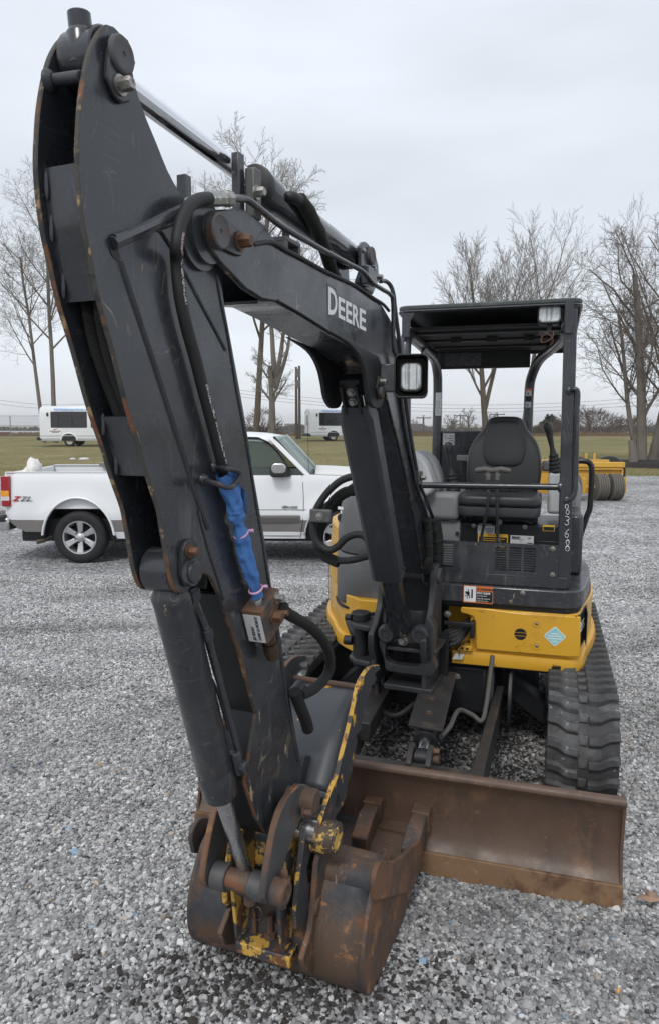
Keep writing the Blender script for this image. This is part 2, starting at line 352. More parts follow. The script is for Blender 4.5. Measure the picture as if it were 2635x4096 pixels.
# ================================================================ ground
def ground_mats():
    m = bpy.data.materials.new('gravel_ground'); m.use_nodes = True; t = m.node_tree; L = t.links.new; b = t.nodes['Principled BSDF']; b.inputs['Roughness'].default_value = .9; b.inputs['Specular IOR Level'].default_value = .25
    g = t.nodes.new('ShaderNodeTexCoord')
    wob = t.nodes.new('ShaderNodeTexNoise'); wob.inputs['Scale'].default_value = 30; L(g.outputs['Object'], wob.inputs['Vector'])
    vmx = t.nodes.new('ShaderNodeVectorMath'); vmx.operation = 'SCALE'; vmx.inputs[3].default_value = .02; L(wob.outputs['Color'], vmx.inputs[0])
    va = t.nodes.new('ShaderNodeVectorMath'); va.operation = 'ADD'; L(g.outputs['Object'], va.inputs[0]); L(vmx.outputs[0], va.inputs[1])
    v = t.nodes.new('ShaderNodeTexVoronoi'); v.inputs['Scale'].default_value = 42; L(va.outputs[0], v.inputs['Vector'])
    v2 = t.nodes.new('ShaderNodeTexVoronoi'); v2.inputs['Scale'].default_value = 11; L(va.outputs[0], v2.inputs['Vector'])
    r = t.nodes.new('ShaderNodeValToRGB'); L(v.outputs['Color'], r.inputs[0])
    e = r.color_ramp.elements; e[0].position = .1; e[0].color = (.075, .076, .08, 1); e[1].position = .95; e[1].color = (.60, .60, .605, 1)
    q = e.new(.5); q.color = (.285, .286, .29, 1)
    n = t.nodes.new('ShaderNodeTexNoise'); n.inputs['Scale'].default_value = .55; n.inputs['Detail'].default_value = 9; n.inputs['Roughness'].default_value = .68; L(g.outputs['Object'], n.inputs['Vector'])
    r2 = t.nodes.new('ShaderNodeMapRange'); L(n.outputs[0], r2.inputs[0]); r2.inputs[1].default_value = .34; r2.inputs[2].default_value = .60; r2.inputs[3].default_value = .62; r2.inputs[4].default_value = 1.22
    mm = t.nodes.new('ShaderNodeVectorMath'); mm.operation = 'SCALE'; L(r.outputs[0], mm.inputs[0]); L(r2.outputs[0], mm.inputs[3])
    r3 = t.nodes.new('ShaderNodeMapRange'); L(v2.outputs['Color'], r3.inputs[0]); r3.inputs[3].default_value = .72; r3.inputs[4].default_value = 1.25
    m3 = t.nodes.new('ShaderNodeVectorMath'); m3.operation = 'SCALE'; L(mm.outputs[0], m3.inputs[0]); L(r3.outputs[0], m3.inputs[3])
    L(m3.outputs[0], b.inputs['Base Color'])
    bn = t.nodes.new('ShaderNodeBump'); bn.inputs['Strength'].default_value = .9; bn.inputs['Distance'].default_value = .02; bn.invert = True; L(v.outputs['Distance'], bn.inputs['Height']); L(bn.outputs[0], b.inputs['Normal'])
    grav = m
    lawn = mat('winter_grass', (.17, .150, .070), .95, var=.35, vscale=2.2, bump=.5, bscale=25, spec=.1,
               layers=[((.23, .19, .10), .35, .47, .2, 7), ((.115, .13, .05), .22, .52, .16, 6), ((.29, .24, .14), 5, .60, .12, 8), ((.085, .09, .035), 9, .60, .1, 8)])
    return grav, lawn
GRAV, LAWN = ground_mats()
def sheet(name, m, xs, ys, dz, shape=None):
    mb = MB(); mb.grid(lambda x, y: (x, y, gz(x, y) + (dz if y < 23.7 else -.012)), xs, ys)
    o = obj(name, mb, m); o['kind'] = 'structure'; return o
sheet('ground', LAWN, [-3000, -800, -200, -80, -40] + list(np.linspace(-30, 40, 36)) + [60, 100, 250, 900, 3000],
      [-60, -20] + list(np.linspace(-8, 23, 32)) + [23.5, 23.72] + list(np.linspace(25, 112, 40)) + [150, 220, 300, 500, 1000, 2000, 4000], -.14)
# gravel lot: slightly ragged far edge
def gravel_lot():
    xs = sorted(set(list(np.linspace(-45, -4, 30)) + list(np.linspace(-4, 4, 33)) + list(np.linspace(4, 60, 40)))); ys = list(np.linspace(-8, 2, 6)) + list(np.linspace(2.4, 12, 33)) + list(np.linspace(12.8, 23.6, 16)) + [24]
    def fn(x, y):
        z = gz(x, y)
        if y >= 24: y = 23.9 + .25 * mnoise.noise((x * .35, 3.1, 0)) + .08 * mnoise.noise((x * 2.1, 1, 0)); return (x, y, gz(x, y) - .03)
        return (x, y, z + .010 * mnoise.noise((x * .9, y * .9, 0)) * (1 if y > 5 else .3))
    mb = MB(); mb.grid(fn, xs, ys); o = obj('gravel_lot', mb, GRAV); o['kind'] = 'structure'
gravel_lot()

def gravel_stones():
    """loose crushed stone near the camera, scattered as instances of nine stone shapes"""
    def smat(name, c):
        m = mat(name, c, .85, var=.35, vscale=55, bump=.5, bscale=160, spec=.3, randobj=.40, layers=[(tuple(min(.66, x * 1.6) for x in c), 70, .6, .1, 6)])
        t = m.node_tree; b = next(n for n in t.nodes if n.type == 'BSDF_PRINCIPLED'); src = b.inputs['Base Color'].links[0].from_socket       # damp, packed patches across the yard
        g = t.nodes.new('ShaderNodeNewGeometry'); mp = t.nodes.new('ShaderNodeMapping'); mp.inputs['Scale'].default_value = (.5, 1.1, 1); mp.inputs['Rotation'].default_value = (0, 0, .3); n = t.nodes.new('ShaderNodeTexNoise'); n.inputs['Scale'].default_value = 1.25; n.inputs['Detail'].default_value = 7; n.inputs['Roughness'].default_value = .65
        r = t.nodes.new('ShaderNodeMapRange'); r.inputs[1].default_value = .36; r.inputs[2].default_value = .54; r.inputs[3].default_value = .58; r.inputs[4].default_value = 1.1; v = t.nodes.new('ShaderNodeVectorMath'); v.operation = 'SCALE'
        for a, q in ((g.outputs['Position'], mp.inputs[0]), (mp.outputs[0], n.inputs['Vector']), (n.outputs[0], r.inputs[0]), (src, v.inputs[0]), (r.outputs[0], v.inputs[3]), (v.outputs[0], b.inputs['Base Color'])): t.links.new(a, q)
        return m
    ms = [smat('stone_grey', (.315, .314, .314)), smat('stone_pale', (.475, .473, .467)), smat('stone_dark', (.18, .18, .184)), smat('stone_blue', (.18, .28, .38)), smat('stone_tan', (.38, .32, .26)), smat('soil_shade_crumb', (.050, .046, .043))]  # darkest crumb: soil at the bucket, painted shade and dirt under the machine
    col = bpy.data.collections.new('stone_shapes')
    for k in range(10):
        bm = bmesh.new(); bmesh.ops.create_icosphere(bm, subdivisions=2 if k < 5 else 1, radius=.5)
        sx, sy, szz = random.uniform(.85, 1.25), random.uniform(.7, 1.0), random.uniform(.5, .75)
        cuts = [Vector((random.gauss(0, 1), random.gauss(0, 1), random.gauss(0, 1))).normalized() for _ in range(7)]
        for v in bm.verts:
            p = v.co.copy()
            for c in cuts:
                d = p.dot(c) - .36
                if d > 0: p -= c * d * .92
            p *= 1 + .12 * mnoise.noise(p * 3 + Vector((k * 7.1, 0, 0)))
            v.co = Vector((p.x * sx, p.y * sy, p.z * szz))
        me = bpy.data.meshes.new('stone_shape'); bm.to_mesh(me); bm.free()
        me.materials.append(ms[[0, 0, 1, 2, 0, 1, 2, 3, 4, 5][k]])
        me.polygons.foreach_set('use_smooth', [True] * len(me.polygons)); me.set_sharp_from_angle(angle=rad(28))
        o = bpy.data.objects.new('%02d_stone_shape' % k, me); col.objects.link(o)
    pts = []; 
    def fill(y0, y1, dens, s0, s1):
        xm = .50 * y1 + .35; n = int(dens * (y1 - y0) * 2 * xm)
        Y = RNG.uniform(y0, y1, n); X = RNG.uniform(-xm, xm, n); keep = np.abs(X) < .50 * Y + .35
        X, Y = X[keep], Y[keep]
        S = s0 + (s1 - s0) * RNG.beta(1.2, 5.2, len(X))
        for x, y, s in zip(X, Y, S):
            pts.append((x, y, gz(x, y) + s * RNG.uniform(-.10, .26), s))
    fill(1.35, 2.6, 11500, .009, .044); fill(2.6, 4.2, 9500, .010, .042); fill(4.2, 6.5, 5200, .013, .040); fill(6.5, 9.0, 2200, .017, .040)
    me = bpy.data.meshes.new('loose_gravel'); me.from_pydata([p[:3] for p in pts], [], [])
    n = len(pts)
    a = me.attributes.new('scl', 'FLOAT', 'POINT'); a.data.foreach_set('value', [p[3] for p in pts])
    a = me.attributes.new('rot', 'FLOAT_VECTOR', 'POINT'); rot = np.stack([RNG.normal(0, .45, n), RNG.normal(0, .45, n), RNG.uniform(0, 6.28, n)], 1); a.data.foreach_set('vector', rot.ravel())
    pr = np.array([.24, .22, .17, .10, .10, .08, .075, .0025, .011]); ids = RNG.choice(9, n, p=pr / pr.sum())
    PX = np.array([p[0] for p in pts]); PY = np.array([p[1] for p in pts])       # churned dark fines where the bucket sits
    dd_ = np.hypot((PX + .12) / .62, (PY - 2.03) / .20); soil_shade = dd_ + .35 * RNG.standard_normal(n) < .85
    ca, sa = math.cos(MYAW), math.sin(MYAW); A_ = (PX - MO[0]) * MR[0] + (PY - MO[1]) * MR[1]; B_ = (PX - MO[0]) * MF[0] + (PY - MO[1]) * MF[1]       # darker stones under the machine: its shade put into colour, with oily dirt
    soil_shade |= (np.abs(A_ - .06) + .10 * RNG.standard_normal(n) < .60) & (np.abs(B_ - .15) + .12 * RNG.standard_normal(n) < 1.25)
    ids = np.where(soil_shade & (RNG.random(n) < .8), np.where(RNG.random(n) < .68, 9, 3), ids)
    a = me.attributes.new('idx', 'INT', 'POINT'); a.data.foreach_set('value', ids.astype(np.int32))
    o = bpy.data.objects.new('loose_gravel', me); C.objects.link(o); o['kind'] = 'stuff'
    tag(o, 'loose grey crushed stone gravel around the excavator', 'gravel')
    ng = bpy.data.node_groups.new('scatter', 'GeometryNodeTree'); ng.interface.new_socket('Geometry', in_out='INPUT', socket_type='NodeSocketGeometry'); ng.interface.new_socket('Geometry', in_out='OUTPUT', socket_type='NodeSocketGeometry')
    N = ng.nodes.new; L = ng.links.new
    gi = N('NodeGroupInput'); go = N('NodeGroupOutput'); ip = N('GeometryNodeInstanceOnPoints'); ci = N('GeometryNodeCollectionInfo'); mp = N('GeometryNodeMeshToPoints')
    ci.inputs['Collection'].default_value = col; ci.inputs['Separate Children'].default_value = True; ci.inputs['Reset Children'].default_value = True
    def at(nm, ty):
        q = N('GeometryNodeInputNamedAttribute'); q.data_type = ty; q.inputs[0].default_value = nm; return q.outputs[0]
    e2r = N('FunctionNodeEulerToRotation'); L(at('rot', 'FLOAT_VECTOR'), e2r.inputs[0])
    L(gi.outputs[0], mp.inputs[0]); L(mp.outputs[0], ip.inputs['Points']); L(ci.outputs[0], ip.inputs['Instance']); ip.inputs['Pick Instance'].default_value = True
    L(at('idx', 'INT'), ip.inputs['Instance Index']); L(e2r.outputs[0], ip.inputs['Rotation']); L(at('scl', 'FLOAT'), ip.inputs['Scale']); L(ip.outputs[0], go.inputs[0])
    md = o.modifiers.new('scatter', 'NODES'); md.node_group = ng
gravel_stones()
# ================================================================ mini excavator
EX = thing('mini_excavator', 'charcoal and yellow canopy mini excavator with rusty bucket and blade on the gravel', 'excavator', (MO[0], MO[1], 0), -MYAW)
NB = Vector((BN[0], BN[1], 0)); DB = Vector((BD[0], BD[1], 0)); UP = Vector((0, 0, 1))
def TP(c, pts, w): return [BP(c, x, y, w) for x, y in pts]
def prismB(name, poly, w0, w1, mats, parent, bevel=.0015, rim=None, seg=1):
    mb = MB(); mb.prism(poly, BW, w0, w1, 0, rim); return obj(name, mb, mats, parent, bevel=bevel, seg=seg)
def bolt(parent, P, ax, r=.012, h=.012, m=None, washer=True, name='bolt'):
    mb = MB(); ax = Vector(ax).normalized(); P = Vector(P)
    if washer: mb.lathe([(0, r * 1.45), (r * .3, r * 1.45), (r * .3, r * .9)], P, ax, 14)
    mb.lathe([(0, r), (h * .85, r), (h, r * .8)], P + ax * (r * .3 if washer else 0), ax, 6, sm=False)
    return obj(name, mb, m or ZINC, parent)
def lat(name, prof, O, ax, m, parent, n=24, mats=None):
    mb = MB(); mb.lathe(prof, O, ax, n, mats=mats); return obj(name, mb, m, parent)
def cyl(name, P, Q, r, m, parent, n=20, bev=.002):
    P = Vector(P); Q = Vector(Q); l = (Q - P).length
    return lat(name, [(0, r - bev), (bev, r), (l - bev, r), (l, r - bev)], P, Q - P, m, parent, n)
def pipe(name, pts, r, m, parent, n=10, k=8, rs=None):
    mb = MB(); path = spline(pts, k) if k > 1 else [Vector(p) for p in pts]; mb.tube(path, rs(path) if rs else r, n); return obj(name, mb, m, parent)
def BS(c, x, y, w): return BPw(c, x, y, w)

# ---------------------------------------------------------------- dipper arm
WA = .052; TH = .012
front = spline2(TP('C1', [(600, 132), (560, 172), (515, 260), (482, 390), (457, 550), (446, 700), (440, 850), (446, 1000), (460, 1150), (482, 1300), (510, 1430)], WA)
                + TP('C2', [(530, 140), (565, 300), (610, 460), (640, 570), (672, 700), (710, 850), (748, 980), (790, 1110), (822, 1230), (856, 1340), (895, 1460)], WA)
                + TP('C3', [(490, 150), (512, 280), (530, 400), (552, 480)], WA), 3)
clev = spline2(TP('C3', [(552, 480), (580, 518), (620, 520), (655, 482), (680, 440), (708, 416), (738, 416), (768, 442), (792, 492), (822, 560)], WA), 3)
low = TP('C3', [(868, 700), (920, 835), (962, 1000), (1020, 1200)], WA)
foot = [(1.72, .80), (1.655, .66), (1.60, .585), (1.53, .535), (1.46, .52), (1.40, .545), (1.365, .60)]
rear = TP('C3', [(1270, 1500), (1200, 1100), (1150, 750), (1100, 470), (1060, 200)], WA) + TP('C2', [(1465, 1540), (1420, 1250), (1380, 980), (1330, 700), (1290, 480), (1260, 320)], WA)[1:]
hub = [(1.80, 2.10), (1.795, 2.19), (1.83, 2.245)]
upper = spline2(TP('C1', [(1050, 1130), (1000, 1060), (940, 950), (880, 800), (830, 680), (800, 600), (760, 480), (740, 360), (710, 260), (680, 190), (640, 145)], WA), 2)
def zsort(p): return sorted(p, key=lambda q: q[1])
fz = zsort(front); s_front = lambda z: float(np.interp(z, [q[1] for q in fz], [q[0] for q in fz]))
plate = front + clev[1:] + low + foot + rear + hub + upper
ARM = prismB('arm', plate, WA - TH, WA, [STEEL, EDGE], EX, bevel=.002, rim=1)
prismB('side_plate', plate, -WA, -WA + TH, [STEEL, EDGE], ARM, bevel=.002, rim=1)
def strip(name, pts, w0, w1, th, m, parent, bevel=0.0):
    """plate that follows a line of (s, z) points, th thick towards the left of travel"""
    mb = MB(); P = [Vector((a, b)) for a, b in pts]; N = []
    for i in range(len(P)):
        d = (P[min(i + 1, len(P) - 1)] - P[max(i - 1, 0)]).normalized(); N.append(Vector((-d.y, d.x)))
    V = []
    for i, p in enumerate(P):
        q = p + N[i] * th
        V += [BW(p.x, p.y, w0), BW(p.x, p.y, w1), BW(q.x, q.y, w1), BW(q.x, q.y, w0)]
    F = []
    for i in range(len(P) - 1):
        a = i * 4; b = a + 4
        for k in range(4): F.append((a + k, a + (k + 1) % 4, b + (k + 1) % 4, b + k))
    F += [(0, 1, 2, 3), tuple(range(len(V) - 4, len(V)))]
    mb.add(V, F); return obj(name, mb, m, parent, bevel=bevel, seg=1)
wi = WA - TH - .0005
zt = lambda c, x, y: BP(c, x, y, WA)[1]
def cover(z1, z0, inset, m, name='cover_plate'):
    zs = np.linspace(z1, z0, 14); return strip(name, [(s_front(z) - inset, z) for z in zs], -wi, wi, -.006, m, ARM)
cv = cover(zt('C1', 446, 885), zt('C2', 565, 270), .016, STEEL)
for c, y in (('C1', 1000), ('C1', 1235), ('C2', 150)):
    z = zt(c, 470, y); P0 = BW(s_front(z) - .014, z, -wi + .006)
    mbw = MB(); mbw.tube([P0 + UP * .024, P0 + UP * .018, P0, P0 - UP * .018, P0 - UP * .024], [.0015, .004, .005, .004, .0015], 8); obj('weld_bead', mbw, STEEL, cv)
cv2 = cover(zt('C2', 740, 935), zt('C2', 830, 1272), .018, STEEL)
for y in (975, 1210):
    z = zt('C2', 780, y); P0 = BW(s_front(z) - .016, z, -wi + .006)
    mbw = MB(); mbw.tube([P0 + UP * .022, P0 + UP * .016, P0 - UP * .016, P0 - UP * .022], [.0015, .0045, .0045, .0015], 8); obj('weld_bead', mbw, STEEL, cv2)
strip('rear_web', [(a - (-.02), b) for a, b in rear], -wi, wi, .008, STEEL, ARM)
strip('upper_web', [(a + .03, b) for a, b in upper[:-4]], -wi, wi, .008, DARK, ARM)
strip('front_web', [(a - .004, b) for a, b in (clev[-2:] + low + foot[:4])], -wi, wi, -.008, DARK, ARM)
strip('diaphragm', [(1.99, 2.18), (1.93, 1.85), (1.82, 1.50)], -wi, wi, .006, DARK, ARM)
strip('lower_diaphragm', [(1.82, 1.50), (1.87, 1.36)], -wi, wi, .006, DARK, ARM)
# corrugated hoses in the open channel
for w, x0 in ((-.010, 0), (.021, 1)):
    ptsh = [BP('C2', *q, w) for q in ([(425, 230), (440, 330), (470, 480), (520, 640), (575, 790), (640, 960)] if not x0 else [(500, 230), (515, 380), (550, 540), (600, 700), (655, 850), (700, 980)])]
    path = spline([BW(a - .028, b, w) for a, b in ptsh], 34)
    mb = MB(); mb.tube(path, [.0145 if i % 2 else .0118 for i in range(len(path))], 12, sm=False); obj('corrugated_hose', mb, RUBBER, EX)
# raised seams on the side of the arm
def seam(name, c, pts, r, w=WA, m=STEEL, fl=.7, parent=ARM): return pipe(name, [BS(c, x, y, w) for x, y in pts], r, m, parent, 8, 6)
seam('weld_seam', 'C2', [(672, 62), (720, 210), (790, 420), (850, 600), (905, 770), (962, 950), (1040, 1190), (1110, 1420), (1160, 1560)], .0058)
seam('weld_seam', 'C3', [(690, 60), (745, 270), (800, 440), (832, 560)], .0045)
seam('weld_seam', 'C2', [(960, 20), (1040, 140), (1130, 310), (1200, 440), (1262, 560)], .0045)
seam('weld_seam', 'C2', [(1212, 140), (1240, 300), (1275, 470), (1320, 750), (1368, 1010), (1410, 1260), (1450, 1520)], .0045)
seam('weld_seam', 'C3', [(1010, 0), (1050, 230), (1085, 470), (1130, 740), (1180, 1080), (1245, 1460)], .0045)
ridge = seam('stiffener_bar', 'C1', [(630, 1362), (700, 1330), (850, 1262), (960, 1205), (1060, 1160)], .0125, WA + .002)
seam('stiffener_bar', 'C1', [(640, 1330), (760, 1290), (900, 1225), (1050, 1150)], .007, WA + .004)
mb = MB(); mb.prism(TP('C1', [(640, 1322), (618, 1345), (612, 1390), (622, 1425), (645, 1452), (665, 1462), (672, 1440), (660, 1400), (655, 1360)], WA), BW, WA + .0006, WA + .0016); obj('slot', mb, BLACKP, ARM)
prismB('gusset', TP('C1', [(870, 1290), (900, 1305), (960, 1400), (985, 1440), (1010, 1380), (1000, 1270), (950, 1260)], WA), WA - .001, WA + .006, STEEL, ARM, bevel=.003)
# top pin with its retainer
prismB('pin_retainer', TP('C1', [(600, 192), (640, 198), (690, 220), (735, 360), (715, 420), (722, 500), (705, 575), (660, 580), (625, 555), (590, 480), (572, 440), (580, 320)], WA), WA, WA + .012, [STEEL, DARK], ARM, bevel=.003, rim=1)
PT = BP('C1', 676, 305, WA + .012)
lat('pin_head', [(0, .033), (.006, .033), (.009, .030), (.010, .024), (.009, .02), (.009, .005), (.007, .004)], BW(*PT, WA + .011), NB, mat('pin_rust', (.09, .055, .042), .6, var=.3, vscale=30, layers=[((.075, .077, .082), 22, .44, .04)]), ARM, 28)
bolt(ARM, BS('C1', 672, 475, WA + .012), NB, .0125, .024)
lat('rod_end_boss', [(0, .05), (.003, .053), (.073, .053), (.076, .05)], BW(*PT, -.038), NB, STEEL, EX, 28)
PB = BP('C1', 455, 190, 0)
lat('grease_stub', [(-.05, .03), (0, .027), (.008, .021), (.034, .0205), (.036, .018)], BW(*PB, 0), (UP + DB * .12), STEEL, EX, 20)
cyl('spacer_rod', BS('C1', 285, 448, -WA + TH), BS('C1', 455, 425, WA - TH), .0105, STEEL2, ARM)
lat('weld_collar', [(0, .02), (.006, .018), (.012, .011)], BS('C1', 275, 450, -WA + TH), NB, STEEL2, ARM, 16)

# bucket-cylinder clevis on the arm
CP = BP('C3', 640, 402, WA + .01)
prismB('pin_retainer', TP('C3', [(578, 280), (600, 225), (640, 216), (670, 250), (668, 330), (680, 380), (668, 450), (635, 488), (595, 480), (572, 420)], WA), WA, WA + .012, [STEEL2, DARK], ARM, bevel=.003, rim=1)
lat('pin_head', [(0, .031), (.012, .031), (.012, .025), (.018, .024), (.019, .02), (.017, .004)], BW(*CP, WA + .011), NB, STEEL, ARM, 26)
bolt(ARM, BS('C3', 640, 286, WA + .012), NB, .011, .020, RBOLT)
lat('cylinder_boss', [(0, .046), (.004, .05), (.072, .05), (.076, .046)], BW(CP[0] - .0, CP[1], -.038), NB, STEEL, EX, 28)

# ---------------------------------------------------------------- bucket cylinder
A0 = BW(*CP, 0); A1 = BW(1.758, .778, 0); RODE = BW(1.607, .425, 0)
axb = (A1 - A0).normalized(); L1 = (A1 - A0).length
BCYL = lat('bucket_cylinder', [(.03, .030), (.05, .040), (.062, .0475), (.07, .0485), (.078, .047), (L1 - .09, .047), (L1 - .088, .0462), (L1 - .086, .047), (L1 - .006, .047), (L1, .044), (L1, .03)], A0, axb, STEEL, EX, 32)
lat('rod', [(0, .0215), ((RODE - A1).length, .0215)], A1 - axb * .01, RODE - A1 + axb * .01, RODM, BCYL, 24)
lat('rod_eye', [(-.034, .034), (-.03, .037), (.03, .037), (.034, .034)], RODE, NB, mat('flaking_steel', (.05, .04, .036), .6, var=.4, vscale=40, bump=.4, bscale=150, layers=[((.32, .31, .30), 36, .52, .04, 8)]), BCYL, 24)
cyl('grease_fitting', RODE - UP * .03, RODE - UP * .062, .019, RUSTD, BCYL)
# steel feed pipe beside the barrel
wq = .045
pipe('feed_pipe', [BS('C3', x, y, wq) for x, y in [(655, 490), (668, 560), (700, 640), (735, 730), (775, 880), (830, 1090), (880, 1280), (918, 1430)]], .0095, STEEL, BCYL, 12)
pipe('clamp_strap', [BS('C3', x, y, wq - .02) for x, y in [(690, 700), (720, 850), (750, 970), (800, 1080), (860, 1290)]], .004, STEEL, BCYL, 8)
for x, y in ((668, 530), (740, 752)):
    P = BS('C3', x, y, wq); lat('pipe_nut', [(-.014, .012), (-.012, .0155), (.012, .0155), (.014, .012)], P, axb, STEEL2, BCYL, 6)
P = BS('C3', 905, 1470, wq); mb = MB()
mb.lathe([(-.035, .012), (-.03, .015), (.0, .016), (.03, .0165), (.036, .014)], P, axb, 14); mb.lathe([(-.05, .015), (.012, .015), (.012, .019), (.026, .019), (.028, .015)], P + axb * .012, NB, 6, sm=False); obj('elbow_fitting', mb, STEEL, BCYL, bevel=.001, seg=1)
# ---------------------------------------------------------------- bucket linkage
lo = spline2(TP('C4', [(700, 335), (650, 385), (600, 470), (565, 580), (537, 720), (516, 850), (505, 950), (512, 995), (545, 1012), (580, 985)], .105), 3)
li = spline2(TP('C4', [(580, 985), (590, 900), (605, 820), (640, 690), (690, 570), (735, 485), (775, 450), (785, 400), (765, 352), (735, 335)], .105), 3)
lp = lo + li[1:]
LNK = mat('worn_link', (.075, .076, .078), .5, .2, var=.35, vscale=9, bump=.25, bscale=80, layers=[((.035, .036, .04), 6, .54, .1, 8), (RUST, 11, .60, .05, 8), ((.20, .195, .19), 30, .64, .05, 8, (1, 1, .3))])
LR = prismB('bucket_link', lp, .085, .105, [LNK, RUSTM], EX, bevel=.003, rim=1)
LL = prismB('bucket_link', lp, -.105, -.085, [LNK, RUSTM], EX, bevel=.003, rim=1)
LPN = BP('C4', 600, 940, .13); LUP = BP('C4', 765, 425, .13)
lat('pin', [(0, .030), (.19, .030)], BW(*LPN, -.085), NB, RUSTD, LL, 24)
for w0, w1 in ((-.084, -.036), (.036, .084)): lat('spacer', [(0, .036), (.003, .039), (w1 - w0 - .003, .039), (w1 - w0, .036)], BW(*LPN, w0), NB, LNK, LL, 24)
lat('pin_head', [(0, .036), (.036, .036), (.041, .030), (.041, .02), (.038, .018)], BW(*LPN, .105), NB, RUSTM, LR, 24)
bolt(LR, BS('C4', 617, 870, .125), UP + DB * .2, .011, .030, RUSTM); bolt(LR, BS('C4', 602, 1005, .125), -UP, .012, .012, RUSTM, False)
lat('pin_head', [(-.2, .030), (.0, .030), (.0, .036), (.036, .036), (.041, .030), (.041, .018)], BW(*LUP, .105), NB, RUSTM, LR, 24)
bolt(LR, BS('C4', 722, 488, .12), NB + UP * .1, .0125, .022, RUSTM)
# ---------------------------------------------------------------- quick coupler (worn yellow)
cpl = TP('C4', [(730, 570), (765, 522), (805, 530), (790, 620), (765, 700), (738, 800), (745, 885), (785, 935), (772, 1060), (742, 1110), (684, 1150), (680, 1060), (695, 900), (715, 720)], .125)
COUP = prismB('quick_coupler', cpl, .108, .126, [STEEL2, YELW], EX, bevel=.003, rim=1)
prismB('coupler_plate', cpl, -.126, -.108, [YELW, YELW], COUP, bevel=.003)
pi_ = [(1.60, .50), (1.52, .53), (1.44, .50), (1.43, .40), (1.50, .20), (1.56, .20)]
prismB('inner_plate', pi_, .070, .082, YELW, COUP, bevel=.002); prismB('inner_plate', pi_, -.082, -.070, YELW, COUP, bevel=.002)
CT = BP('C4', 560, 775, 0); lat('cross_tube', [(0, .05), (.212, .05)], BW(CT[0] - .05, CT[1], -.106), NB, YELW, COUP, 28)
mb = MB(); mb.box(lambda s, z, w: BW(s, z, w), 1.48, 1.545, .132, .170, -.088, .095); obj('front_lip', mb, YELW, COUP, bevel=.004)
mb = MB(); mb.box(lambda s, z, w: BW(s, z, w), 1.40, 1.41, .13, .40, -.105, .105); obj('back_plate', mb, DARK, COUP)
mb = MB(); mb.box(lambda s, z, w: BW(s, z, w), 1.41, 1.413, .20, .30, .005, .075); obj('data_plate', mb, DWHITE, COUP)
for w in (-.05, .062):
    lat('lock_pin', [(0, .008), (.05, .008), (.05, .005), (.07, .005)], BW(1.49, .172, w), UP, RUSTM, COUP, 10)
    ring = MB(); O = BW(1.485, .235, w + .008); ring.tube([O + NB * .016 * math.cos(a) + UP * .022 * math.sin(a) for a in np.linspace(0, 2 * pi, 17)], .002, 6, caps=False); obj('lock_ring', ring, ZINC, COUP)
lat('stud', [(0, .02), (.018, .02), (.018, .011), (.075, .011)], BW(1.49, .172, .004), UP, RUSTM, COUP, 8)
lat('bush', [(0, .028), (.02, .028), (.026, .022)], BS('C4', 765, 1010, .126), NB, RUSTD, COUP, 18)
lat('pin_washer', [(0, .055), (.014, .055)], BW(1.47, .555, -.075), NB, RUSTD, COUP, 24); lat('pin_washer', [(0, .055), (.014, .055)], BW(1.47, .555, .058), NB, STEEL2, COUP, 24)
lat('pivot_pin', [(0, .034), (.30, .034)], BW(1.46, .535, -.15), NB, RODM, COUP, 24)
# ---------------------------------------------------------------- bucket
HW = .293
prof_back = spline2([(1.275, .39), (1.32, .392), (1.375, .36), (1.442, .285), (1.480, .185), (1.471, .08), (1.41, .010), (1.30, -.022), (1.17, -.016), (1.03, .022), (.88, .085), (.76, .145)], 4)
top_edge = spline2([(.76, .17), (.86, .20), (.98, .225), (1.10, .275), (1.20, .345), (1.275, .41)], 3)
BUCK = MB(); n = len(prof_back)
us = list(np.linspace(-HW, HW, 9))
BUCK.grid(lambda w, i: BW(*prof_back[int(i)], w), us, range(n))
BUCKET = obj('bucket', BUCK, RUSTD, EX, solid=.012)
BUCKET['label'] = 'rusty brown digging bucket resting on the gravel'
side = prof_back + top_edge
side_o = [(a, b) for a, b in side]
prismB('side_plate', side_o, HW - .001, HW + .013, [RUSTM, RUSTD], BUCKET, bevel=.002, rim=1); prismB('side_plate', side_o, -HW - .013, -HW + .001, [RUSTD, RUSTD], BUCKET, bevel=.002)
lat('torque_tube', [(0, .058), (2 * HW, .058)], BW(1.338, .338, -HW), NB, RUSTD, BUCKET, 28)
sc = spline2(TP('C4', [(1112, 985), (1103, 900), (1115, 820), (1145, 757), (1200, 765), (1260, 740), (1310, 690), (1372, 642)], .316), 3) + spline2(TP('C4', [(1372, 642), (1362, 760), (1335, 880), (1300, 932), (1200, 962), (1112, 985)], .316), 3)[1:-1]
prismB('side_cutter', sc, HW + .013, HW + .030, [RUSTM, RUSTM], BUCKET, bevel=.003)
prismB('side_cutter', sc, -HW - .030, -HW - .013, [RUSTD, RUSTD], BUCKET, bevel=.003)
lipq = [(.90, .078), (.70, .150), (.705, .172), (.90, .112)]
prismB('cutting_lip', lipq, -HW, HW, RUSTD, BUCKET, bevel=.003)
for w in (-.275, -.09, .085, .282):
    def tooth(pts, hw, hw2):
        mb = MB(); k = len(pts); mb.prism(pts, lambda s, z, ww: BW(s, z, w + ww * (hw if s > pts[0][0] - .09 else hw2)), -1, 1); return mb
    ad = obj('tooth_adapter', tooth([(.90, .10), (.91, .185), (.82, .235), (.72, .245), (.70, .19), (.76, .14)], .032, .028), RUSTD, BUCKET, bevel=.006)
    obj('tooth', tooth([(.75, .165), (.76, .25), (.68, .262), (.585, .238), (.58, .222), (.68, .185)], .036, .024), RUSTM, ad, bevel=.005)
